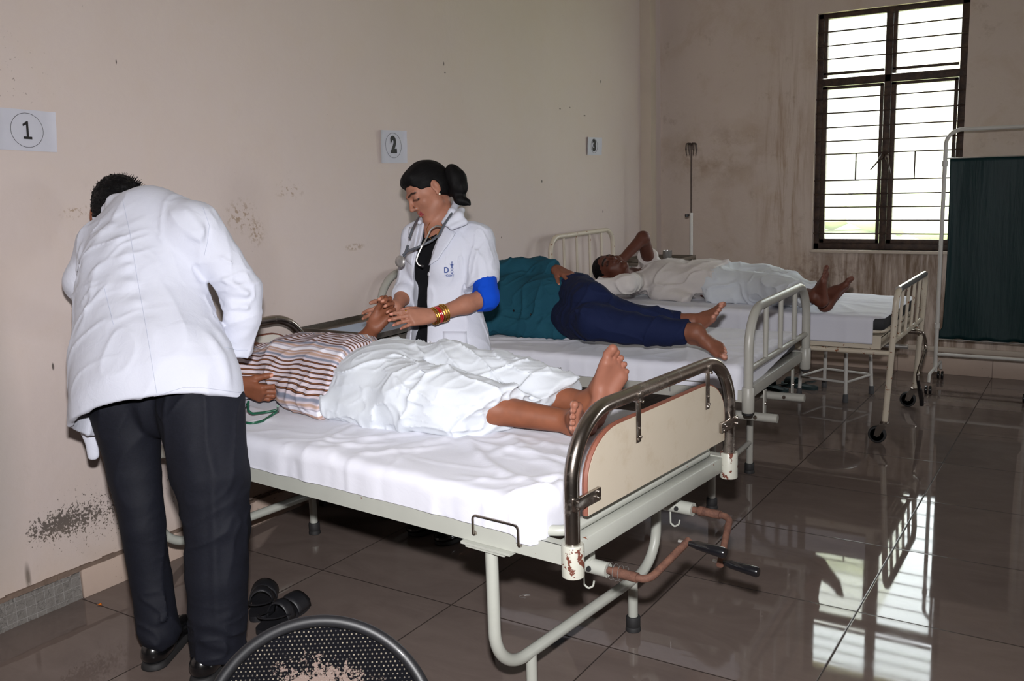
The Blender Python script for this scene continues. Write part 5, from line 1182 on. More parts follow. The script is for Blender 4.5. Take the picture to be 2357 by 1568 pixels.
for k in range(2):
    sg = 1 if k else -1
    pts = [(0.0105 + sg * 0.0045 * math.sin(a), -0.019 + 0.033 * a / 9.0, 0.0003) for a in np.linspace(0, 9.0, 26)]; mb.tube(pts, 0.0009, 5)
    for j in range(3): mb.tube([(0.0105, 0.014 - j * 0.0025, 0.0003), (0.0105 + sg * (0.0095 - j * 0.002), 0.0165 - j * 0.003, 0.0003)], [0.0012, 0.0005], 5)
mb.tube([(0.0105, 0.018, 0.0003), (0.0085, 0.022, 0.0003), (0.0105, 0.027, 0.0003), (0.0125, 0.022, 0.0003), (0.0105, 0.018, 0.0003)], 0.001, 5)
o = mb.build('badge_staff', 'badge_blue', wom); o.matrix_parent_inverse = wom.matrix_basis.inverted(); wrap_badge(o)
# jewellery
t = NT('gold'); p = t.pos(); t.set(col=t.mix(t.noise(p, 120, 3), srgb(246, 200, 96), srgb(196, 130, 40)), metal=1.0, rough=0.22); t.bump(t.noise(p, 320, 2), 0.6, 0.002)
simple('red_lacquer', srgb(176, 14, 22), 0.25, vary=0.05, coat=0.5)
simple('pearl', srgb(236, 226, 206), 0.15, vary=0.03, coat=0.5)
bdir = nrm(lW - lE)
for i, (off, mt, r_, th_) in enumerate(((-0.004, 'gold', 0.0335, 0.0030), (-0.013, 'gold', 0.0335, 0.0036), (-0.022, 'red_lacquer', 0.0325, 0.0034), (-0.0285, 'red_lacquer', 0.0325, 0.0030), (-0.037, 'gold', 0.0335, 0.0036), (-0.047, 'gold', 0.0345, 0.0038), (-0.056, 'gold', 0.034, 0.0030))):
    c0 = lW + bdir * (off + 0.010); a1 = nrm(np.cross(bdir, (0.1, 0.2, 1))); a2 = np.cross(bdir, a1)
    pts = [tuple(c0 + r_ * (math.cos(a) * a1 + math.sin(a) * a2 * 0.92) - ZU * 0.003 + bdir * 0.0008 * math.sin(a * 18)) for a in np.linspace(0, 2 * math.pi, 61)[:-1]]
    MB().tube(pts, th_, 8, closed=True).build('bangle', mt, wom)
def ring(parent, c, d, r=0.0095, mat='gold', th=0.0013, stone=None):
    d = nrm(d); a1 = nrm(np.cross(d, (0.3, 0.1, 1))); a2 = np.cross(d, a1)
    mb = MB().tube([tuple(c + r * (math.cos(a) * a1 + math.sin(a) * a2)) for a in np.linspace(0, 2 * math.pi, 25)[:-1]], th, 6, closed=True)
    if stone is not None: mb.lathe([(0.0001, 0.004), (0.003, 0.003), (0.004, 0)], axis_M(c + nrm(stone) * r, stone), 10)
    return mb.build('ring', mat, parent)
def knuckle(W, d, n, th, sc, i, a): 
    d, n, s = ortho(d, n); s = s * th; bs = [(0.090, 0.0285), (0.094, 0.0095), (0.089, -0.0095), (0.081, -0.027)][i]; return W + (d * (bs[0] + 0.014) + s * bs[1] + n * (0.004 + a)) * sc
ring(wom, knuckle(lW + dL * 0.012, dL, nL, -1, 0.90, 0, 0.0), dL, 0.0095, 'gold', 0.0016, -VD + VU * 0.4)
ring(wom, knuckle(lW + dL * 0.012, dL, nL, -1, 0.90, 2, 0.006), dL, 0.0090, 'gold', 0.0016)
MB().lathe([(0.0001, 0.004), (0.003, 0.003), (0.0042, 0), (0.003, -0.003), (0.0001, -0.004)], Matrix.Translation(tuple(ear - sH * 0.006 - uH * 0.034 * SC + fH * 0.006)), 12).build('earring', 'pearl', wom)
nz = Lh(-0.0185, 0.094, -0.028); MB().lathe([(0.0001, 0.0016), (0.0014, 0.001), (0.0016, 0)], axis_M(nz, -sH), 8).build('nose_stud', 'polished_steel', wom)
nkpts = [onto(bvh_of(*[c for c in wom.children if c.name.startswith('body') or c.name.startswith('black_top')]), np.array(q), nrm(np.array(q) - CAM), 0.003)[0] for q in ((0.992, 0.250, 1.286), (0.985, 0.241, 1.262), (0.991, 0.240, 1.236), (1.001, 0.244, 1.225), (1.012, 0.252, 1.231), (1.020, 0.260, 1.245), (1.029, 0.271, 1.272))]
MB().tube([tuple(q) for q in nkpts], 0.0012, 6).build('necklace', 'gold', wom)

# stethoscope hung round her neck (a thing of its own)
simple('grey_rubber', srgb(84, 88, 96), 0.4, vary=0.08, coat=0.2)
ste = tag(empty('stethoscope', tuple((0.826, 0.487, 1.193)), world=True), 'grey stethoscope hanging round the neck of the woman in the white coat', 'stethoscope', None)
MB().tube([(0.647, 0.632, 1.288), (0.714, 0.529, 1.277), (0.742, 0.461, 1.244), (0.745, 0.439, 1.215)], 0.0052, 10, fillet=0.02).tube([(0.741, 0.431, 1.186), (0.745, 0.411, 1.164), (0.744, 0.400, 1.145)], 0.0050, 10, fillet=0.01).build('tubing', 'grey_rubber', ste)
MB().tube([(0.823, 0.631, 1.315), (0.859, 0.554, 1.295), (0.865, 0.495, 1.255), (0.865, 0.471, 1.227), (0.851, 0.439, 1.206), (0.817, 0.407, 1.185), (0.767, 0.395, 1.168), (0.747, 0.391, 1.153)], 0.0048, 10, fillet=0.03).build('tubing', 'grey_rubber', ste)
MB().tube([(0.863, 0.487, 1.256), (0.855, 0.465, 1.260), (0.842, 0.448, 1.248), (0.836, 0.432, 1.220), (0.831, 0.405, 1.189), (0.820, 0.390, 1.154), (0.816, 0.383, 1.132), (0.825, 0.386, 1.117), (0.836, 0.392, 1.113)], 0.0030, 8, fillet=0.02).build('ear_tube', 'polished_steel', ste)
MB().tube([(0.833, 0.391, 1.115), (0.840, 0.394, 1.112)], 0.0052, 10).build('ear_tip', 'black_rubber', ste)
pc_ = np.array((0.745, 0.374, 1.131)); MB().lathe([(0.0001, 0.006), (0.010, 0.006), (0.019, 0.004), (0.022, 0.001), (0.022, -0.003), (0.012, -0.007), (0.0001, -0.008)], axis_M(pc_, -VD * 0.8 - VR * 0.4), 28).build('chest_piece', 'polished_steel', ste)
MB().tube([(0.745, 0.388, 1.146), (0.745, 0.380, 1.137)], 0.007, 10).build('connector', 'black_rubber', ste)


# ================================================================ PATIENTS LYING ON THE BEDS
def bedw(O, th):
    a = V3(math.cos(th), math.sin(th), 0); t_ = V3(-math.sin(th), math.cos(th), 0); O = V3(O[0], O[1], 0)
    return (lambda l, t, z: O - l * a + t * t_ + V3(0, 0, z)), a, t_
# ---------------- patient 1
B, a1_, t1_ = bedw((2.044, -0.158), TH1)
p1_ = tag(empty('person', tuple(B(1.1, 0.03, 0.68)), world=True), 'person in brown striped shirt and white pyjamas lying on the nearest bed, one wrist raised', 'person')
pel = B(1.10, 0.03, 0.765); chs = B(1.50, 0.03, 0.785); nk = B(1.68, 0.03, 0.775); hd = B(1.80, 0.02, 0.765)
lS, rS = B(1.60, 0.20, 0.77), B(1.60, -0.14, 0.765); lE = np.array((0.604, 0.259, 0.788)); lW = np.array((0.705, 0.250, 0.895)); rE = B(1.56, -0.26, 0.735); rW = np.array((0.506, -0.245, 0.756))
lH, rH = B(1.10, 0.115, 0.765), B(1.10, -0.055, 0.765); lK, rK = B(0.72, 0.165, 0.765), B(0.72, -0.035, 0.755); lA = B(0.355, 0.205, 0.744); rA = np.array((1.711, -0.050, 0.716))
S = Sdf()
S.ell(pel, (0.12, 0.155, 0.095), np.array([a1_, t1_, ZU]), 0.05).cap(pel, chs, 0.11, 0.11, 0.06, (ZU, 1.2)).ell(chs, (0.14, 0.155, 0.095), np.array([a1_, t1_, ZU]), 0.05).cap(chs, nk, 0.08, 0.06, 0.04)
S.chain([lS, nk, rS], [0.05, 0.055, 0.05], 0.04).chain([lS, lE, lE * 0.6 + lW * 0.4, lW], [0.046, 0.040, 0.036, 0.0255], 0.02).chain([rS, rE, rW], [0.046, 0.038, 0.026], 0.02)
S.chain([lH, lK, lK * 0.65 + lA * 0.35, lA], [0.078, 0.052, 0.050, 0.033], 0.03).chain([rH, rK, rK * 0.65 + rA * 0.35, rA], [0.078, 0.050, 0.048, 0.033], 0.03)
fcA = head_sdf(S, hd, nrm(ZU + V3(0.1, 0, 0)), -a1_, 1.0, neck=nk)
# feet: the left one upright, the right one fallen outwards
uL = nrm(lK - lA + 0.0 * a1_); uL = nrm(-a1_ + ZU * 0.12)
nails = []
n1, so1 = foot_sdf(S, lA, nrm(ZU * 0.90 + a1_ * 0.30 + t1_ * 0.20), nrm(-a1_ * 0.80 + t1_ * 0.55 + ZU * 0.1), 1, 1.08); nails += n1
n2, so2 = foot_sdf(S, rA, nrm(-t1_ * 0.80 + ZU * 0.42 + a1_ * 0.22), nrm(-a1_ * 1.0 - t1_ * 0.15 + ZU * 0.10), -1, 0.90); nails += n2
dLh = nrm(VR * 0.60 + VU * 0.74 + VD * 0.15); nLh = nrm(-VD * 0.85 - VR * 0.38)
nails += hand_sdf(S, lW, dLh, nLh, -1, 0.98, ((44, 74, 26), (46, 76, 28), (48, 76, 28), (50, 78, 28)), 34, 14, 2)
dRh = nrm(VR * 0.90 - VU * 0.30 - VD * 0.12); nRh = nrm(VD * 0.70 + VU * 0.58)
nails += hand_sdf(S, rW, dRh, nRh, 1, 1.04, ((24, 32, 18), (26, 34, 18), (26, 36, 18), (26, 36, 18)), 14, 30, 4)
PAL = srgb(156, 104, 86)
S.build('body', 'skin_dark', p1_, 0.0033, lambda P: {'col': paint_skin(P, srgb(126, 76, 54), nails, soles=(so1, so2), palms=((lW, dLh, nLh, 0.10), (rW, dRh, nRh, 0.10)), face=fcA, nail_col=srgb(196, 140, 120), pale=PAL)})
A = np.array([t1_, ZU, -a1_]); Hh = Sdf().ell(hd - a1_ * 0.038 - ZU * 0.018, (0.080, 0.096, 0.090), A, 0.02).ell(hd + ZU * 0.10 + a1_ * 0.02, (0.1, 0.085, 0.075), A, 0.015, 's'); Hh.disp = lambda P, d: 0.003 * vnoise(P * 160, 2); Hh.dmax = 0.004
Hh.build('hair', 'black_hair', p1_, 0.004, hair_u(hd, ZU, a1_))
# shirt with lengthwise stripes
t = NT('striped_shirt'); at = t.attr('sc'); p = t.pos(); sv = at.outputs['Fac']
sv2 = t.math('ADD', sv, t.math('MULTIPLY', t.math('SUBTRACT', t.noise(p, 7, 2), 0.5), 0.02))
PER = 0.175
u_ = t.math('FRACT', t.math('DIVIDE', sv2, PER))
wht = srgb(198, 186, 194); brn = srgb(72, 46, 36); org = srgb(134, 88, 62)
st1 = t.ramp(t.math('FRACT', t.math('MULTIPLY', u_, 12.0)), [(0.0, wht), (0.30, wht), (0.35, brn), (0.46, brn), (0.49, org), (0.56, org), (0.59, brn), (0.70, brn), (0.75, wht)])
st2 = t.ramp(u_, [(0.0, wht), (0.59, wht), (0.605, srgb(128, 132, 148)), (0.635, srgb(128, 132, 148)), (0.65, wht), (0.68, srgb(176, 148, 134)), (0.71, srgb(176, 148, 134)), (0.725, wht), (0.745, srgb(170, 140, 126)), (0.765, srgb(170, 140, 126)),
    (0.78, srgb(222, 220, 230)), (0.83, srgb(222, 220, 230)), (0.85, srgb(150, 146, 156)), (0.865, wht), (0.89, srgb(176, 148, 134)), (0.91, srgb(176, 148, 134)), (0.925, wht), (0.955, srgb(128, 132, 148)), (0.985, srgb(128, 132, 148)), (1.0, wht)])
c = t.mix(t.math('LESS_THAN', u_, 0.583), st2, st1)
t.set(col=c, rough=0.85, spec=0.15); t.bump(t.noise(p, 30, 6, 0.6, 0.5), 0.3, 0.005)
def stripe_attr(B, a_, t_, tc, zc, seed=0):
    def f(P):
        q = P - B(0, tc, zc); ang = np.arctan2(q @ ZU, -(q @ t_)); l = -(q @ a_)
        w_ = 0.010 * vnoise(P * 6, 60 + seed) + 0.004 * vnoise(P * 16, 61 + seed)
        return {'sc': ang * 0.165 + w_ + 0.05 * np.clip(1.30 - l, 0, 1) * np.clip(-(q @ t_) * 4, 0, 1)}
    return f
Sh = Sdf()
Sh.ell(B(1.47, 0.03, 0.775), (0.16, 0.175, 0.108), np.array([a1_, t1_, ZU]), 0.05).cap(B(1.45, 0.03, 0.785), B(1.22, 0.03, 0.790), 0.150, 0.152, 0.06, (ZU, 1.42)).cap(B(1.22, 0.03, 0.785), B(1.05, 0.02, 0.775), 0.152, 0.158, 0.05, (ZU, 1.40))
Sh.ell(B(1.27, 0.03, 0.80), (0.13, 0.12, 0.095), np.array([a1_, t1_, ZU]), 0.06)
Sh.cap(B(1.34, -0.13, 0.72), B(1.08, -0.16, 0.695), 0.05, 0.035, 0.06).cap(B(1.34, 0.2, 0.72), B(1.08, 0.2, 0.70), 0.05, 0.035, 0.06)
Sh.chain([lS, nk - V3(0, 0, 0.01), rS], [0.072, 0.07, 0.072], 0.05).chain([lS, lE * 0.75 + lS * 0.25], [0.066, 0.058], 0.03).chain([rS, rE * 0.7 + rW * 0.3], [0.066, 0.055], 0.03)
Sh.cut(B(1.13, 0, 0.7), nrm(a1_ - t1_ * 0.10), 0.006).cut((0, 0, 0.674), (0, 0, -1), 0.006).ell(nk + ZU * 0.05 - a1_ * 0.055, (0.07, 0.06, 0.06), None, 0.01, 's')
Sh.cut(rE * 0.7 + rW * 0.3, nrm(rW - rE), 0.004, 0.07)
Sh.disp = sum_disp(creases([(B(1.24, 0.10, 0.90), B(1.13, -0.18, 0.74), 0.012, 0.014), (B(1.31, 0.12, 0.90), B(1.20, -0.20, 0.74), 0.014, 0.012), (B(1.18, 0.10, 0.89), B(1.10, -0.10, 0.80), 0.010, 0.009), (B(1.52, 0.10, 0.89), B(1.46, -0.13, 0.80), 0.012, 0.008), (B(1.6, 0.12, 0.87), B(1.58, -0.12, 0.80), 0.012, 0.010), (B(1.3, -0.15, 0.75), B(1.15, -0.22, 0.69), 0.012, 0.012), (B(1.38, 0.16, 0.87), B(1.22, 0.16, 0.88), 0.012, 0.010)]),
    cloth_disp([(0.007, nrm(t1_ + ZU * 0.3), 9, 0.35, 6, 2.5), (0.005, nrm(a1_ + t1_), 16, 0.4, 9, 3.0)])); Sh.dmax = 0.02
Sh.build('shirt', 'striped_shirt', p1_, 0.0045, stripe_attr(B, a1_, t1_, 0.03, 0.75))
def leg_cloth(name, mat, parent, S, pts_r, hem_pts, disp, dmax=0.02, h=0.0045, floor=None):
    pass
Py = Sdf()
Py.cap(B(1.16, 0.03, 0.77), B(1.06, 0.03, 0.775), 0.155, 0.165, 0.05, (ZU, 1.4)).ell(B(1.02, 0.04, 0.80), (0.10, 0.12, 0.09), np.array([a1_, t1_, ZU]), 0.06)
Py.chain([B(1.05, 0.12, 0.775), B(0.86, 0.155, 0.785), B(0.70, 0.17, 0.775), B(0.58, 0.185, 0.765), B(0.43, 0.20, 0.748)], [0.112, 0.104, 0.092, 0.082, 0.070], 0.05)
Py.chain([B(1.05, -0.03, 0.765), B(0.86, -0.045, 0.755), B(0.72, -0.035, 0.755), B(0.62, -0.015, 0.745), B(0.52, 0.01, 0.742)], [0.108, 0.098, 0.088, 0.080, 0.074], 0.05)
Py.cap(B(1.0, -0.09, 0.705), B(0.66, -0.085, 0.69), 0.045, 0.035, 0.05).cap(B(0.9, 0.06, 0.72), B(0.66, 0.07, 0.70), 0.06, 0.04, 0.06).cap(B(1.13, -0.13, 0.71), B(0.95, -0.12, 0.70), 0.05, 0.04, 0.04)
Py.cut(B(0.55, -0.02, 0.74), nrm(a1_ * 1.0 - ZU * 0.25 - t1_ * 0.55), 0.004, 0.155).cut(B(0.455, 0.19, 0.75), nrm(a1_ * 1.0 - ZU * 0.5 - t1_ * 0.2), 0.004, 0.15).cut((0, 0, 0.673), (0, 0, -1), 0.006)
Py.disp = sum_disp(creases([(B(1.10, -0.10, 0.84), B(0.95, 0.10, 0.90), 0.010, 0.014), (B(1.05, -0.12, 0.80), B(0.90, 0.06, 0.87), 0.011, 0.015), (B(1.02, -0.02, 0.87), B(0.84, -0.02, 0.85), 0.010, 0.016), (B(1.0, 0.08, 0.91), B(0.90, 0.02, 0.88), 0.009, -0.012), (B(0.92, -0.12, 0.78), B(0.80, 0.02, 0.84), 0.011, 0.014), (B(0.90, -0.14, 0.74), B(0.72, -0.13, 0.74), 0.012, 0.014), (B(0.84, -0.02, 0.85), B(0.66, -0.06, 0.83), 0.010, 0.013), (B(0.84, -0.02, 0.85), B(0.74, -0.13, 0.78), 0.009, 0.014), (B(0.80, 0.0, 0.84), B(0.60, -0.09, 0.74), 0.009, 0.013),
    (B(0.76, 0.10, 0.86), B(0.55, 0.16, 0.85), 0.011, 0.010), (B(0.90, 0.12, 0.89), B(0.66, 0.16, 0.86), 0.012, 0.012), (B(0.62, 0.09, 0.82), B(0.50, 0.17, 0.82), 0.009, 0.009), (B(0.62, 0.25, 0.80), B(0.52, 0.14, 0.80), 0.010, 0.012), (B(0.70, 0.05, 0.80), B(0.60, 0.06, 0.76), 0.012, -0.012), (B(0.88, 0.05, 0.86), B(0.74, 0.06, 0.82), 0.012, -0.012), (B(0.72, -0.13, 0.72), B(0.58, -0.10, 0.70), 0.012, 0.014), (B(1.08, -0.16, 0.74), B(0.92, -0.16, 0.70), 0.012, 0.012), (B(1.1, 0.05, 0.91), B(1.02, -0.10, 0.86), 0.010, 0.012)]),
    cloth_disp([(0.010, nrm(t1_ + ZU * 0.5 + a1_ * 0.4), 9, 0.25, 16, 4.0), (0.009, nrm(a1_ - t1_ * 0.6), 13, 0.25, 19, 4.0), (0.004, nrm(a1_ * 0.5 + t1_ * 0.6), 24, 0.25, 23, 4.0)])); Py.dmax = 0.025
Py.build('pyjamas', 'pyjama_white', p1_, 0.0045)
rk = knuckle(rW, dRh, nRh, 1, 1.04, 2, 0.008); ring(p1_, rk, dRh * 0.75 + nRh * 0.6, 0.0098, 'polished_steel', 0.0016)

# green stethoscope lying by the patient's hand
simple('green_rubber', srgb(16, 78, 56), 0.35, vary=0.1, coat=0.3)
gs = tag(empty('stethoscope', tuple((0.668, -0.299, 0.680)), world=True), 'green rubber stethoscope tubing looped on the sheet beside the doctor\'s hip', 'stethoscope')
MB().tube([(0.804, -0.346, 0.735), (0.739, -0.287, 0.700), (0.721, -0.295, 0.685), (0.743, -0.360, 0.681), (0.733, -0.400, 0.681), (0.655, -0.390, 0.681), (0.551, -0.327, 0.681), (0.597, -0.309, 0.700), (0.639, -0.325, 0.720)], 0.0042, 10, fillet=0.03).tube([(0.684, -0.360, 0.740), (0.662, -0.346, 0.705), (0.669, -0.337, 0.692), (0.680, -0.291, 0.687), (0.702, -0.261, 0.690)], 0.0042, 10, fillet=0.02).build('tubing', 'green_rubber', gs)
MB().lathe([(0.0001, 0.01), (0.012, 0.01), (0.022, 0.006), (0.022, 0), (0.0001, -0.001)], Matrix.Translation((0.586, -0.329, 0.678)), 24).build('chest_piece', 'polished_steel', gs)

# ---------------- patient 2, on his side
B, a2_, t2_ = bedw((1.843, 1.57), TH2)
p2_ = tag(empty('person', tuple(B(1.05, 0.0, 0.68)), world=True), 'person in teal shirt and navy trousers lying on his side on the middle bed', 'person')
pel = B(1.03, 0.02, 0.815); chs = B(1.40, 0.04, 0.80); nk = B(1.55, 0.05, 0.80); hd = B(1.67, 0.03, 0.775)
lS = B(1.46, 0.05, 0.93); lE = B(1.24, 0.10, 0.975); lW = B(1.085, 0.01, 0.980); rS = B(1.46, -0.03, 0.72); rE = B(1.42, -0.26, 0.70); rW = B(1.60, -0.34, 0.70)
lH = B(1.0, 0.03, 0.87); lK = np.array((1.241, 1.233, 0.825)); lA = np.array((1.532, 1.319, 0.802)); rH = B(1.0, 0.0, 0.76); rK = np.array((1.300, 1.133, 0.798)); rA = np.array((1.624, 1.159, 0.792))
S = Sdf(); AX = np.array([a2_, t2_, ZU])
S.ell(pel, (0.10, 0.08, 0.10), AX, 0.05).cap(pel, chs, 0.10, 0.11, 0.05).ell(chs, (0.13, 0.10, 0.12), AX, 0.05).cap(chs, nk, 0.08, 0.055, 0.03)
S.chain([lS, nk, rS], [0.045, 0.055, 0.045], 0.03).chain([lS, lE, lW], [0.043, 0.036, 0.026], 0.02).chain([rS, rE, rW], [0.043, 0.034, 0.026], 0.02)
S.chain([lH, lK, lA], [0.066, 0.048, 0.034], 0.02).chain([rH, rK, rA], [0.066, 0.048, 0.034], 0.02)
f2 = nrm(-t2_ + ZU * 0.15); fc2 = head_sdf(S, hd, f2, -a2_, 0.98, neck=nk)
dh = nrm(a2_ * 0.85 - t2_ * 0.42 - ZU * 0.20); nh = nrm(-ZU)
nails = hand_sdf(S, lW, dh, nh, -1, 1.05, ((14, 22, 12), (16, 24, 12), (18, 26, 12), (20, 26, 12)), 12, 30, 4)
nails += hand_sdf(S, rW, -a2_, ZU, 1, 0.95, ((20, 30, 20),) * 4)
n1, so1 = foot_sdf(S, lA, nrm(-VD * 0.55 + VR * 0.42 + VU * 0.50), nrm(-VR * 0.8 + VU * 0.5), -1, 0.86)
n2, so2 = foot_sdf(S, rA, nrm(-VD * 0.52 + VR * 0.62 - VU * 0.30), nrm(-VR * 0.55 + VU * 0.75), 1, 0.84); nails += n1 + n2
S.build('body', 'skin_dark', p2_, 0.0038, lambda P: {'col': paint_skin(P, srgb(122, 76, 58), nails, soles=(so1, so2), face=fc2, nail_col=srgb(190, 136, 118), pale=srgb(160, 112, 96))})
A = np.array([ZU, f2, -a2_]); Hh = Sdf().ell(hd - a2_ * 0.040 - f2 * 0.02, (0.080, 0.096, 0.088), A, 0.02).ell(hd + f2 * 0.10 + a2_ * 0.02, (0.1, 0.085, 0.075), None, 0.015, 's'); Hh.disp = lambda P, d: 0.003 * vnoise(P * 160, 2); Hh.dmax = 0.004
Hh.build('hair', 'black_hair', p2_, 0.005, hair_u(hd, f2, a2_))
Sh = Sdf().ell(B(1.36, 0.03, 0.80), (0.17, 0.125, 0.155), AX, 0.05).cap(B(1.38, 0.02, 0.80), B(1.10, 0.015, 0.81), 0.135, 0.145, 0.06).cap(B(1.10, 0.015, 0.82), B(0.98, 0.02, 0.82), 0.145, 0.145, 0.05)
Sh.cap(B(1.4, -0.12, 0.72), B(1.02, -0.13, 0.70), 0.055, 0.045, 0.06).chain([lS, B(1.34, 0.08, 0.965), lE, lW * 0.85 + lE * 0.15], [0.07, 0.060, 0.052, 0.042], 0.03).chain([rS, rE, rE * 0.4 + rW * 0.6], [0.065, 0.052, 0.042], 0.03)
Sh.cap(lS, rS, 0.07, 0.07, 0.05)
Sh.cut(B(0.955, 0, 0.7), nrm(a2_ + ZU * 0.05 - t2_ * 0.1), 0.006).cut((0, 0, 0.674), (0, 0, -1), 0.006).ell(nk + f2 * 0.04 - a2_ * 0.05, (0.07, 0.06, 0.06), None, 0.01, 's').cut(lW * 0.86 + lE * 0.14, nrm(lW - lE), 0.004, 0.06)
Sh.cap(B(1.10, -0.155, 0.755), B(0.94, -0.165, 0.745), 0.004, 0.012, 0.004, None, 's')
Sh.disp = sum_disp(creases([((0.717, 1.099, 0.990), (0.844, 1.038, 0.886), 0.012, 0.012), ((0.737, 1.177, 1.012), (0.848, 1.103, 0.897), 0.012, 0.012), ((0.813, 1.278, 0.973), (0.902, 1.067, 0.846), 0.012, 0.010), ((0.676, 1.199, 1.018), (0.795, 1.271, 0.998), 0.012, 0.012), ((0.811, 0.945, 0.830), (0.986, 1.017, 0.810), 0.012, 0.008)]), cloth_disp([(0.010, nrm(ZU + a2_ * 0.3), 10, 0.35, 5, 3.0), (0.006, nrm(a2_ + ZU), 18, 0.4, 7, 3.0)])); Sh.dmax = 0.02
sh2 = Sh.build('shirt', 'teal_cotton', p2_, 0.005)
bv2 = bvh_of(sh2)
for p_ in ((1.049, 0.579, 0.948), (1.101, 0.608, 0.927), (1.157, 0.641, 0.910)):
    q, nn = onto(bv2, p_, nrm(np.array(p_) - CAM), 0.0); MB().lathe([(0.0001, 0.003), (0.0045, 0.003), (0.006, 0.001), (0.006, 0)], axis_M(q, nn), 12).build('button', 'black_plastic', p2_)
Tr = Sdf().ell(B(1.02, 0.02, 0.81), (0.13, 0.115, 0.13), AX, 0.05)
Tr.chain([B(1.0, 0.03, 0.865), np.array((1.101, 1.239, 0.881)), lK, np.array((1.378, 1.269, 0.808)), np.array((1.503, 1.312, 0.802))], [0.102, 0.080, 0.068, 0.056, 0.045], 0.012)
Tr.chain([B(1.02, -0.03, 0.765), np.array((1.193, 1.103, 0.815)), np.array((1.325, 1.123, 0.794)), np.array((1.473, 1.145, 0.787)), np.array((1.574, 1.162, 0.788))], [0.095, 0.078, 0.068, 0.056, 0.046], 0.012)
Tr.cut(np.array((1.494, 1.306, 0.798)), nrm(lA - lK), 0.003, 0.055).cut(np.array((1.580, 1.153, 0.787)), nrm(rA - rK), 0.003, 0.055).cut((0, 0, 0.673), (0, 0, -1), 0.006)
Tr.disp = sum_disp(creases([((1.216, 1.161, 0.905), (1.282, 1.129, 0.838), 0.012, 0.012), ((1.069, 1.063, 0.893), (1.207, 1.076, 0.814), 0.014, 0.012), ((1.220, 1.131, 0.863), (1.468, 1.246, 0.822), 0.014, 0.008)]), cloth_disp([(0.009, nrm(ZU + a2_ * 0.5), 10, 0.35, 25, 3.0), (0.005, nrm(a2_ - ZU * 0.4), 18, 0.4, 26, 3.0)])); Tr.dmax = 0.02
Tr.build('trousers', 'navy_cotton', p2_, 0.005)

# ---------------- patient 3, on his back, one elbow up
B, a3_, t3_ = bedw((2.085, 3.05), TH3)
p3_ = tag(empty('person', tuple(B(1.1, -0.05, 0.68)), world=True), 'person in off-white kurta lying on the farthest bed with one elbow raised behind the head', 'person')
pel = B(1.08, -0.05, 0.765); chs = B(1.42, -0.06, 0.785); nk = B(1.62, -0.07, 0.775); hd = np.array((0.591, 2.469, 0.889))
lS = B(1.545, 0.10, 0.80); lE = np.array((0.647, 2.780, 1.048)); lW = np.array((0.581, 2.628, 0.930)); rS = B(1.52, -0.22, 0.765); rE = np.array((0.757, 2.118, 0.830)); rW = np.array((0.661, 2.095, 0.846))
lH, rH = B(1.08, 0.04, 0.765), B(1.08, -0.14, 0.76); lK, rK = B(0.80, 0.06, 0.765), B(0.78, -0.13, 0.755); lA, rA = np.array((1.755, 2.602, 0.764)), np.array((1.756, 2.449, 0.783))
S = Sdf(); AX = np.array([a3_, t3_, ZU])
S.ell(pel, (0.12, 0.15, 0.09), AX, 0.05).cap(pel, chs, 0.10, 0.11, 0.05, (ZU, 1.2)).ell(chs, (0.13, 0.155, 0.09), AX, 0.05).chain([chs, nk], [0.08, 0.055], 0.03)
S.chain([lS, nk, rS], [0.045, 0.055, 0.045], 0.03).chain([lS, lE, lW], [0.044, 0.038, 0.026], 0.02).chain([rS, rE, rW], [0.043, 0.034, 0.026], 0.02)
S.chain([lH, lK, lA], [0.075, 0.054, 0.034], 0.02).chain([rH, rK, rA], [0.075, 0.054, 0.034], 0.02)
f3 = nrm(-t3_ * 0.62 + ZU * 0.75 + a3_ * 0.22); fc3 = head_sdf(S, hd, f3, nrm(-a3_ + V3(0, 0, 0.25)), 0.98, neck=nk)
nails = hand_sdf(S, lW, nrm(-a3_ * 0.8 - ZU * 0.6 - t3_ * 0.2), nrm(-t3_), 1, 0.9, ((20, 30, 20),) * 4); nails += hand_sdf(S, rW, nrm(-VR * 0.9 + VU * 0.15 - VD * 0.2), nrm(-ZU), 1, 0.95, ((25, 35, 25),) * 4)
n1, so1 = foot_sdf(S, lA, nrm(ZU * 0.80 + a3_ * 0.62 - t3_ * 0.05), nrm(-a3_ + ZU * 0.4), 1, 0.98); n2, so2 = foot_sdf(S, rA, nrm(ZU * 0.95 - t3_ * 0.25 + a3_ * 0.05), nrm(-a3_ + ZU * 0.1), -1, 0.86)
S.build('body', 'skin_dark', p3_, 0.0042, lambda P: {'col': paint_skin(P, srgb(88, 50, 38), nails + n1 + n2, soles=(so1, so2), face=fc3, nail_col=srgb(130, 90, 78), pale=srgb(110, 70, 58))})
Hh = Sdf(); fh, uh, sh_ = ortho(f3, nrm(-a3_ + V3(0, 0, 0.25))); A = np.array([sh_, fh, uh]); Hh.ell(hd + uh * 0.036 - fh * 0.022, (0.076, 0.092, 0.088), A, 0.02).ell(hd + fh * 0.10 - uh * 0.02, (0.1, 0.085, 0.072), A, 0.015, 's'); Hh.disp = lambda P, d: 0.003 * vnoise(P * 160, 2); Hh.dmax = 0.004
Hh.build('hair', 'black_hair', p3_, 0.005, hair_u(hd, f3, a3_))
Ku = Sdf().ell(B(1.38, -0.06, 0.78), (0.17, 0.175, 0.105), AX, 0.05).cap(B(1.36, -0.06, 0.785), B(1.12, -0.06, 0.79), 0.150, 0.155, 0.06, (ZU, 1.5)).cap(B(1.12, -0.06, 0.785), B(0.98, -0.06, 0.775), 0.155, 0.165, 0.05, (ZU, 1.6))
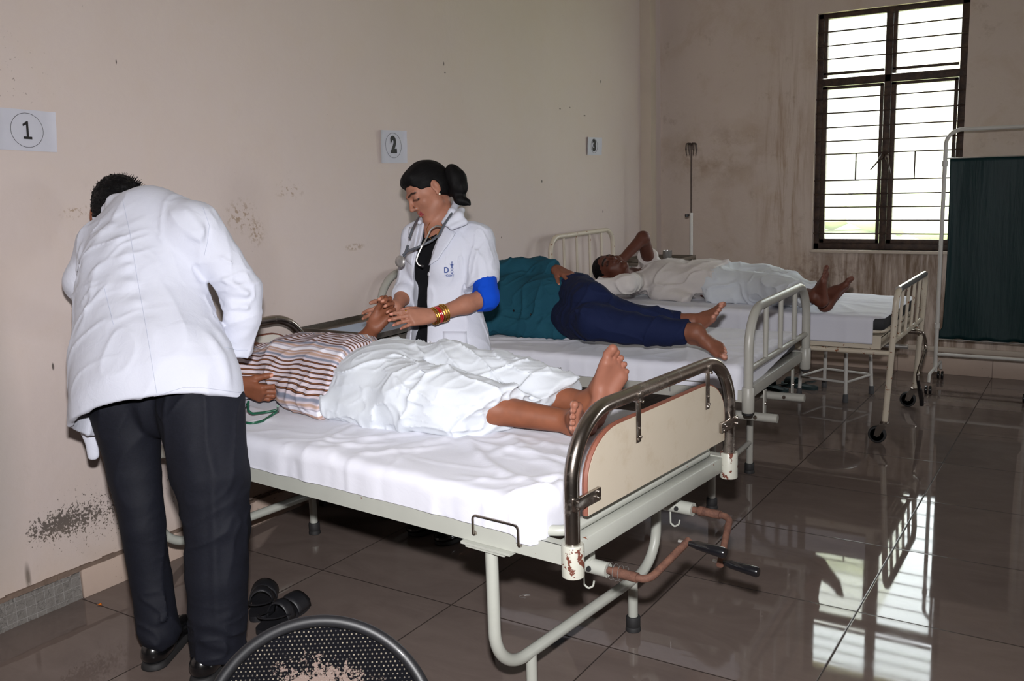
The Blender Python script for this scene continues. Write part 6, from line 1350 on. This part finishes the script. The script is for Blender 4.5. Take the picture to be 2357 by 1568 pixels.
Ku.chain([lS, nk - V3(0, 0, 0.015), rS], [0.068, 0.062, 0.056], 0.04).chain([lS, lS * 0.45 + lE * 0.55], [0.064, 0.060], 0.03).chain([rS, np.array((0.838, 2.137, 0.847)), rE, np.array((0.686, 2.099, 0.846))], [0.056, 0.048, 0.043, 0.040], 0.03)
Ku.cap(B(1.36, -0.22, 0.71), B(1.18, -0.25, 0.695), 0.05, 0.03, 0.05).cap(B(1.02, -0.2, 0.745), B(0.98, -0.02, 0.86), 0.03, 0.03, 0.04)
Ku.cut(B(0.965, 0, 0.7), nrm(a3_ - t3_ * 0.2 + ZU * 0.15), 0.006).cut((0, 0, 0.674), (0, 0, -1), 0.006).cut(lS * 0.5 + lE * 0.5, nrm(lE - lS), 0.004, 0.08).cut(np.array((0.690, 2.102, 0.846)), nrm(rW - rE), 0.004, 0.06).ell(nk + ZU * 0.055 - a3_ * 0.05, (0.06, 0.05, 0.05), None, 0.01, 's')
Ku.disp = sum_disp(creases([((0.927, 2.165, 0.824), (1.138, 2.311, 0.873), 0.014, 0.018), ((0.962, 2.199, 0.879), (1.135, 2.319, 0.918), 0.014, 0.010), ((0.767, 2.073, 0.875), (0.916, 2.133, 0.815), 0.014, 0.012)]), cloth_disp([(0.010, nrm(t3_ + a3_), 10, 0.35, 45, 3.0), (0.006, nrm(a3_ + ZU), 16, 0.4, 47, 3.0)])); Ku.dmax = 0.02
Ku.build('kurta', 'kurta_offwhite', p3_, 0.0055)
PJ = Sdf().ell(B(1.03, -0.05, 0.77), (0.12, 0.155, 0.10), AX, 0.05)
PJ.chain([B(1.02, 0.03, 0.775), B(0.80, 0.05, 0.775), lK * 0.6 + lA * 0.4 + ZU * 0.01, lA * 0.82 + lK * 0.18], [0.105, 0.092, 0.080, 0.058], 0.04).chain([B(1.02, -0.14, 0.765), B(0.82, -0.15, 0.755), rK * 0.6 + rA * 0.4 + ZU * 0.01, rA * 0.84 + rK * 0.16], [0.10, 0.092, 0.080, 0.060], 0.03)
PJ.cap(B(1.0, -0.20, 0.70), B(0.62, -0.20, 0.69), 0.05, 0.035, 0.05).cap(B(0.9, -0.05, 0.73), B(0.65, -0.05, 0.70), 0.06, 0.05, 0.05)
PJ.cut(lA * 0.86 + lK * 0.14, nrm(lA - lK), 0.003, 0.11).cut(rA * 0.88 + rK * 0.12, nrm(rA - rK), 0.003, 0.11).cut((0, 0, 0.673), (0, 0, -1), 0.006)
PJ.disp = sum_disp(creases([((1.235, 2.250, 0.859), (1.502, 2.284, 0.775), 0.014, 0.012), ((1.405, 2.297, 0.849), (1.483, 2.479, 0.900), 0.012, 0.010), ((1.482, 2.412, 0.873), (1.690, 2.477, 0.827), 0.014, 0.012)]), cloth_disp([(0.011, nrm(t3_ + a3_ * 0.7), 10, 0.35, 55, 3.0), (0.006, nrm(a3_ - t3_), 18, 0.4, 57, 3.0)])); PJ.dmax = 0.022
PJ.build('pyjamas', 'pyjama_white', p3_, 0.0055)


# ================================================================ BEDSIDE LOCKERS
def locker(x0, x1, y0, y1, zt, label):
    r = tag(empty('bedside_locker', ((x0 + x1) / 2, (y0 + y1) / 2, 0), world=True), label, 'bedside locker', 'steel-topped bedside lockers')
    t_ = MB().box((x0, y0, zt - 0.004), (x1, y1, zt)); e = 0.004; h = 0.022
    for a, b in (((x0, y0), (x1, y0 + e)), ((x0, y1 - e), (x1, y1)), ((x0, y0), (x0 + e, y1)), ((x1 - e, y0), (x1, y1))): t_.box((a[0], a[1], zt - 0.03), (b[0], b[1], zt + h))
    t_.build('tray_top', 'brushed_steel', r, smooth=False)
    i = 0.03; cb = MB().box((x0 + i, y0 + i, 0.10), (x1 - i, y1 - i, zt - 0.15)).build('cabinet', 'enamel_grey', r, smooth=False)
    d_ = MB().box((x1 - i, y0 + i + 0.01, 0.13), (x1 - i + 0.012, y1 - i - 0.01, zt - 0.18), bev=0.003).build('door', 'enamel_grey', r)
    MB().tube([(x1 - i + 0.01, y1 - i - 0.05, 0.40), (x1 - i + 0.03, y1 - i - 0.05, 0.41), (x1 - i + 0.03, y1 - i - 0.05, 0.48), (x1 - i + 0.01, y1 - i - 0.05, 0.49)], 0.004, 8, fillet=0.01).build('handle', 'polished_steel', d_)
    for (a, b) in ((x0 + i + .01, y0 + i + .01), (x1 - i - .01, y0 + i + .01), (x1 - i - .01, y1 - i - .01), (x0 + i + .01, y1 - i - .01)):
        lg = MB().box((a - 0.011, b - 0.011, 0.02), (a + 0.011, b + 0.011, zt - 0.02)).build('leg', 'enamel_grey', r, smooth=False); MB().box((a - 0.013, b - 0.013, 0), (a + 0.013, b + 0.013, 0.03)).build('rubber_foot', 'black_rubber', lg, smooth=False)
    return r
locker(0.06, 0.50, 0.49, 0.93, 0.795, 'bedside locker with a steel tray top between the two nearer beds, below number 2')
locker(0.10, 0.50, 3.62, 4.00, 0.815, 'bedside locker with a steel tray top in the far corner beyond the farthest bed')
simple('blue_paper', srgb(182, 198, 220), 0.8, vary=0.04)
V = []; F = []
for i in range(9):
    for j in range(9): V.append((0.14 + 0.32 * i / 8, 0.52 + 0.34 * j / 8 + 0.01 * i / 8, 0.7965 + 0.0015 * abs(math.sin(i * 1.1 + j * 0.9))))
for i in range(8):
    for j in range(8): F.append((i * 9 + j, (i + 1) * 9 + j, (i + 1) * 9 + j + 1, i * 9 + j + 1))
tag(add('paper_sheet', V, F, 'blue_paper'), 'pale blue sheet of paper lying in the steel tray of the locker below number 2', 'paper')
tag(MB().lathe([(0.026, 0), (0.028, 0.002), (0.033, 0.075), (0.034, 0.077), (0.032, 0.077), (0.027, 0.004), (0.0001, 0.004)], Matrix.Translation((0.40, 3.72, 0.815)), 24).build('tumbler', 'polished_steel'), 'small shiny steel tumbler standing on the far locker', 'tumbler')

# ================================================================ DRIP STAND
iv = tag(empty('drip_stand', (0.43, 4.10, 0), world=True), 'drip stand with a thin rod and hooked top beyond the farthest bed', 'drip stand')
ix, iy = 0.425, 4.10
MB().tube([(ix, iy, 0.06), (ix, iy, 1.135)], 0.0125, 14).build('outer_tube', 'enamel_white', iv)
MB().tube([(ix, iy, 1.10), (ix, iy, 1.62)], 0.0055, 10).build('inner_rod', 'dark_steel', iv)
MB().tube([(ix, iy, 1.118), (ix - 0.045, iy - 0.01, 1.118)], 0.006, 8).lathe([(0.0001, 0.012), (0.013, 0.01), (0.013, -0.01), (0.0001, -0.012)], Matrix.Translation((ix - 0.03, iy - 0.01, 1.115)), 12).build('clamp_knob', 'black_plastic', iv)
for k in range(4):
    a = math.pi / 4 + k * math.pi / 2; c_, s_ = math.cos(a), math.sin(a)
    MB().tube([(ix, iy, 1.615), (ix + 0.015 * c_, iy + 0.015 * s_, 1.63), (ix + 0.036 * c_, iy + 0.036 * s_, 1.626), (ix + 0.040 * c_, iy + 0.040 * s_, 1.585), (ix + 0.034 * c_, iy + 0.034 * s_, 1.55)], [0.0055, 0.006, 0.0075, 0.008, 0.004], 8, fillet=0.012).build('hook', 'dark_steel', iv)
    MB().tube([(ix, iy, 0.07), (ix + 0.21 * c_, iy + 0.21 * s_, 0.035), (ix + 0.23 * c_, iy + 0.23 * s_, 0.0)], 0.010, 8).build('leg', 'enamel_white', iv)

# ================================================================ FOLDING SCREEN
t = NT('green_curtain'); p = t.pos(); t.set(col=t.mix(t.noise(p, 5, 4), srgb(0, 42, 44), srgb(0, 32, 36)), rough=0.5, spec=0.3, sheen=0.0); t.bump(t.noise(t.pos((6, 6, 0.6)), 5, 4), 0.4, 0.01)
sn = tag(empty('folding_screen', (2.64, 4.10, 0), world=True), 'hospital screen with white tube frame and dark green curtain in front of the window wall', 'folding screen')
SX = [2.105, 2.665, 3.225]; SY = [4.10, 4.10, 4.02]
for k in range(2):
    xa, xb, ya, yb = SX[k], SX[k + 1], SY[k], SY[k + 1]
    MB().tube([(xa, ya, 0.10), (xa, ya, 1.635), (xb - 0.03, yb, 1.635), (xb - 0.03, yb, 0.10)], 0.0125, 14, fillet=0.09, fn=10).build('frame', 'enamel_white', sn)
    MB().tube([(xa, ya, 0.215), (xb - 0.03, yb, 0.215)], 0.011, 12).build('lower_bar', 'enamel_white', sn)
    for z in (1.462, 0.315): MB().tube([(xa, ya, z), (xb - 0.03, yb, z)], 0.004, 8).build('curtain_rod', 'polished_steel', sn)
    for z in (1.43, 0.40): MB().lathe([(0.0125, -0.018), (0.0165, -0.016), (0.0165, 0.016), (0.0125, 0.018)], Matrix.Translation((xa, ya, z)), 14).build('hinge_collar', 'enamel_white', sn)
    V = []; F = []; nx, nz_ = 60, 46
    for i in range(nx + 1):
        for j in range(nz_ + 1):
            u = i / nx; v = j / nz_; inset = 0.028 + 0.012 * math.sin(v * 3.1) - 0.016 * (v < 0.06)
            x = xa + inset + (xb - 0.03 - xa - 2 * inset) * u; y = ya + (yb - ya) * u + 0.004 * math.sin(u * 9 + 1.5 * math.sin(v * 3)) * (0.4 + 0.6 * abs(v - 0.5) * 2) - 0.03 * math.exp(-((u) / 0.05) ** 2) * math.sin(v * 3.14) * 0.4
            V.append((x, y, 0.318 + (1.460 - 0.318) * v - 0.006 * math.sin(u * 20) * (v < 0.03)))
    for i in range(nx):
        for j in range(nz_): q = i * (nz_ + 1) + j; F.append((q, q + nz_ + 1, q + nz_ + 2, q + 1))
    cu = add('curtain', V, F, 'green_curtain', sn); md = cu.modifiers.new('thickness', 'SOLIDIFY'); md.thickness = 0.003
for xa, ya in ((SX[0], SY[0]), (SX[1] - 0.015, SY[1]), (SX[2] - 0.03, SY[2])):
    ft = MB().tube([(xa, ya - 0.24, 0.075), (xa, ya - 0.22, 0.125), (xa, ya + 0.22, 0.125), (xa, ya + 0.24, 0.075)], 0.010, 10, fillet=0.02).build('foot', 'enamel_white', sn)
    for q in (-1, 1):
        for dx in (-0.012, 0.012): MB().lathe([(0.006, -0.008), (0.026, -0.007), (0.0285, 0), (0.026, 0.007), (0.006, 0.008)], axis_M((xa + dx, ya + q * 0.245, 0.0285), (1, 0, 0)), 18).build('castor_wheel', 'black_plastic', ft)

# ================================================================ STOOL AND FOOTWEAR UNDER THE FAR BED
st = tag(empty('stool', (1.58, 3.62, 0), world=True), 'white tubular stool with grey rubber feet standing beyond the farthest bed', 'stool')
cs = [(1.70, 3.43), (1.79, 3.73), (1.48, 3.79), (1.40, 3.49)]; tc = (1.593, 3.61)
tops = [(tc[0] + (x - tc[0]) * 0.9, tc[1] + (y - tc[1]) * 0.9) for x, y in cs]
MB().lathe([(0.0001, 0.445), (0.160, 0.445), (0.168, 0.438), (0.168, 0.420), (0.0001, 0.420)], Matrix.Translation((tc[0], tc[1], 0)), 32).build('seat', 'enamel_white', st)
simple('grey_rubber_foot', srgb(74, 74, 76), 0.7)
for k in range(4):
    lg = MB().tube([(*cs[k], 0.02), (*tops[k], 0.425)], 0.0115, 12).build('leg', 'enamel_white', st)
    MB().lathe([(0.016, 0), (0.0175, 0.004), (0.0155, 0.05), (0.012, 0.052)], Matrix.Translation((*cs[k], 0)), 14).build('rubber_foot', 'grey_rubber_foot', lg)
    a, b = cs[k], cs[(k + 1) % 4]; MB().tube([(*a, 0.125), (*b, 0.125)], 0.0075, 10).build('rung', 'enamel_white', st)
def sandal(loc, ang, label, mat='sandal_black', two=True, group=None, s=1.0):
    r = tag(empty('sandal', (loc[0], loc[1], 0), ang), label, 'sandal', group)
    out = [(-0.125, 0.0), (-0.118, 0.026), (-0.08, 0.036), (-0.02, 0.033), (0.05, 0.043), (0.10, 0.040), (0.130, 0.015), (0.132, -0.012), (0.11, -0.034), (0.06, -0.045), (0.0, -0.037), (-0.08, -0.034), (-0.118, -0.024)]
    RMx = Matrix(((1, 0, 0, 0), (0, 0, 1, 0), (0, 1, 0, 0), (0, 0, 0, 1))); sm = MB(); n = len(out)
    pts = []
    for i in range(n):
        a, b = np.array(out[i]), np.array(out[(i + 1) % n]); p0, p3 = np.array(out[i - 1]), np.array(out[(i + 2) % n])
        for q in (0, 0.33, 0.66): pts.append(0.5 * ((2 * a) + (-p0 + b) * q + (2 * p0 - 5 * a + 4 * b - p3) * q * q + (-p0 + 3 * a - 3 * b + p3) * q ** 3) * s)
    sm.prism([tuple(q) for q in pts], 0.0, 0.020, RMx); sm.build('sole', mat, r)
    def strap(x0, wd, hgt, hw):
        V = []; F = []; m_ = 14
        for i in range(m_ + 1):
            a = math.pi * i / m_
            for j, dx in enumerate((-wd, -wd * .5, 0, wd * .5, wd)): V.append(((x0 + dx) * s, -math.cos(a) * hw * s, (0.012 + math.sin(a) * (hgt - abs(j - 2) * 0.003)) * s))
        for i in range(m_):
            for j in range(4): q = i * 5 + j; F.append((q, q + 5, q + 6, q + 1))
        o = add('strap', V, F, mat, r); md = o.modifiers.new('thickness', 'SOLIDIFY'); md.thickness = 0.003
    strap(0.058, 0.036, 0.052, 0.045); 
    if two: strap(-0.012, 0.022, 0.062, 0.040)
    MB().tube([(-0.015 * s, -0.038 * s, 0.03 * s), (-0.09 * s, -0.034 * s, 0.05 * s), (-0.122 * s, 0, 0.058 * s), (-0.09 * s, 0.034 * s, 0.05 * s), (-0.015 * s, 0.038 * s, 0.03 * s)], 0.006, 8, fillet=0.03, flat=0.5).build('heel_strap', mat, r)
    return r
simple('sandal_black', srgb(26, 26, 30), 0.5, vary=0.2, coat=0.1, bump=0.2)
simple('slipper_teal', srgb(22, 42, 44), 0.7, vary=0.2)
sa, sb, sc2, sd2 = (0.729, -0.437, 0.000), (0.528, -0.207, 0.000), (0.783, -0.434, 0.000), (0.751, -0.281, 0.000)
sandal(((sa[0] + sb[0]) / 2, (sa[1] + sb[1]) / 2), math.atan2(sb[1] - sa[1], sb[0] - sa[0]), 'black strapped sandal lying on the floor nearer the doctor\'s trouser leg', group='black sandals under the nearest bed')
sandal(((sc2[0] + sd2[0]) / 2, (sc2[1] + sd2[1]) / 2), math.atan2(sd2[1] - sc2[1], sd2[0] - sc2[0]), 'black strapped sandal lying behind the top of the round chair', group='black sandals under the nearest bed')
sandal((1.20, 3.60), 2.6, 'dark slipper on the floor left of the stool legs, further left one of the pair', 'slipper_teal', False, 'slippers below the farthest bed')
sandal((1.34, 3.72), 2.9, 'dark slipper on the floor against the stool legs, right one of the pair', 'slipper_teal', False, 'slippers below the farthest bed')

# ================================================================ ROUND-BACKED CHAIR IN THE FOREGROUND
t = NT('perforated_shell'); tc_ = t.N('ShaderNodeTexCoord').outputs['Object']; sp_ = t.N('ShaderNodeSeparateXYZ'); t.put(sp_.inputs[0], tc_)
ux = t.math('DIVIDE', sp_.outputs[0], 0.0080); vy = t.math('DIVIDE', sp_.outputs[1], 0.0069); row = t.math('FLOOR', vy)
ux = t.math('ADD', ux, t.math('MULTIPLY', t.math('MODULO', row, 2.0), 0.5))
du = t.math('SUBTRACT', t.math('FRACT', ux), 0.5); dv = t.math('SUBTRACT', t.math('FRACT', vy), 0.5)
dd_ = t.math('SQRT', t.math('ADD', t.math('MULTIPLY', t.math('MULTIPLY', du, du), 1.4), t.math('MULTIPLY', dv, dv)))
glint_dot = t.ramp(dd_, [(0.18, 1.0), (0.26, 0.0)])  # mask of the embossed dots, whose metal glints are painted in
spk = t.N('ShaderNodeTexWhiteNoise', noise_dimensions='2D'); cb_ = t.N('ShaderNodeCombineXYZ'); t.put(cb_.inputs[0], t.math('FLOOR', ux)); t.put(cb_.inputs[1], row); t.put(spk.inputs['Vector'], cb_.outputs[0])
dotc = t.mix(spk.outputs[0], srgb(34, 32, 30), srgb(108, 100, 86))  # glints put into the colour as paler dots, varied at random
rad = t.math('SQRT', t.math('ADD', t.math('POWER', t.math('DIVIDE', sp_.outputs[0], 0.135), 2.0), t.math('POWER', t.math('DIVIDE', t.math('ADD', sp_.outputs[1], 0.02), 0.145), 2.0)))
ns = t.math('ADD', t.math('MULTIPLY', t.noise(tc_, 130, 5, 0.7), 0.65), t.math('MULTIPLY', t.noise(tc_, 26, 4), 0.35))
foam = t.ramp(t.math('SUBTRACT', ns, t.math('MULTIPLY', t.math('MAXIMUM', t.math('SUBTRACT', rad, 0.80), 0.0), 0.5)), [(0.40, 0.0), (0.42, 1.0)])
c = t.mix(glint_dot, srgb(14, 14, 17), dotc); c = t.mix(foam, c, srgb(104, 90, 84))
t.set(col=c, rough=0.75, spec=t.math('MULTIPLY', glint_dot, 0.4)); t.bump(t.math('ADD', t.math('MULTIPLY', glint_dot, 0.6), foam), 0.5, 0.002)
simple('black_rim', srgb(18, 18, 21), 0.5, vary=0.2, coat=0.05)
cc = np.array((1.936, -1.359, 0.492)); RB = 0.208
nC = nrm(-VD * 0.86 + ZU * 0.25 + VR * 0.02); uC = nrm(ZU - (ZU @ nC) * nC); xC = np.cross(uC, nC)
ch_ = tag(empty('chair', (float(cc[0]) + 0.05, float(cc[1]) - 0.08, 0), world=True), 'black chair with a round perforated back and worn lining, cut off by the lower edge', 'chair')
MC = Matrix([list(map(float, (xC[i], uC[i], nC[i], cc[i]))) for i in range(3)] + [[0, 0, 0, 1]])
prof = [(0.0001, -0.030)] + [(RB * 0.955 * k / 16, -0.030 + 0.026 * (k / 16) ** 2) for k in range(1, 17)]
sh_o = MB().lathe(prof, None, 72).build('backrest', 'perforated_shell', ch_); sh_o.matrix_parent_inverse = ch_.matrix_basis.inverted(); sh_o.matrix_basis = MC
md = sh_o.modifiers.new('thickness', 'SOLIDIFY'); md.thickness = 0.003
rim_ = MB().tube([(RB * 0.965 * math.cos(a), RB * 0.965 * math.sin(a), 0.0) for a in np.linspace(0, 2 * math.pi, 97)[:-1]], 0.0105, 14, closed=True).build('rim', 'black_rim', sh_o)
base = V3(cc[0], cc[1], 0); hn = nrm(V3(nC[0], nC[1], 0)); hx = nrm(np.cross(ZU, hn)); sc_ = base + hn * 0.20 + V3(0, 0, 0.40)
MB().lathe([(0.0001, -0.012), (0.15, -0.008), (0.195, 0.0), (0.205, 0.012), (0.195, 0.018), (0.15, 0.006), (0.0001, 0.0)], Matrix.Translation(tuple(sc_ - V3(0, 0, 0.03))), 40).build('seat', 'black_rim', ch_)
for q in (-1, 1):
    MB().tube([tuple(cc + xC * q * 0.11 - uC * 0.16 - nC * 0.02), tuple(base + hx * q * 0.16 + V3(0, 0, 0.36)), tuple(base - hn * 0.02 + hx * q * 0.18 + V3(0, 0, 0.01))], 0.011, 12, fillet=0.04).build('leg', 'black_rim', ch_)
    MB().tube([tuple(sc_ + hn * 0.14 + hx * q * 0.13 - V3(0, 0, 0.03)), tuple(base + hn * 0.38 + hx * q * 0.17 + V3(0, 0, 0.01))], 0.011, 12).build('leg', 'black_rim', ch_)

# ================================================================ SMALL THINGS ON THE FLOOR
simple('petal', srgb(206, 110, 20), 0.7)
px, py = 0.125, -0.515
px, py = (0.114, -0.600, 0.000)[:2]
tag(MB().raw([(px - 0.010, py - 0.004, 0.002), (px, py - 0.007, 0.004), (px + 0.012, py + 0.001, 0.002), (px + 0.002, py + 0.002, 0.008), (px - 0.004, py + 0.010, 0.003)], [(0, 1, 3), (1, 2, 3), (2, 4, 3), (4, 0, 3), (0, 4, 2, 1)]).build('petal', 'petal', smooth=False), 'small orange petal on the floor near the broken skirting', 'petal')
wx_, wy_ = (1.389, 0.183, 0.000)[:2]
tag(MB().tube([(wx_ - 0.02, wy_ - 0.012, 0.0012), (wx_ - 0.005, wy_ + 0.006, 0.0014), (wx_ + 0.02, wy_ + 0.016, 0.0012), (wx_ - 0.01, wy_ - 0.002, 0.0014), (wx_ - 0.024, wy_ - 0.026, 0.0012), (wx_ + 0.008, wy_ - 0.018, 0.0012)], 0.0006, 5, fillet=0.008).build('thread', 'polished_steel'), 'thin pale curl of thread on the floor under the nearest bed', 'thread')
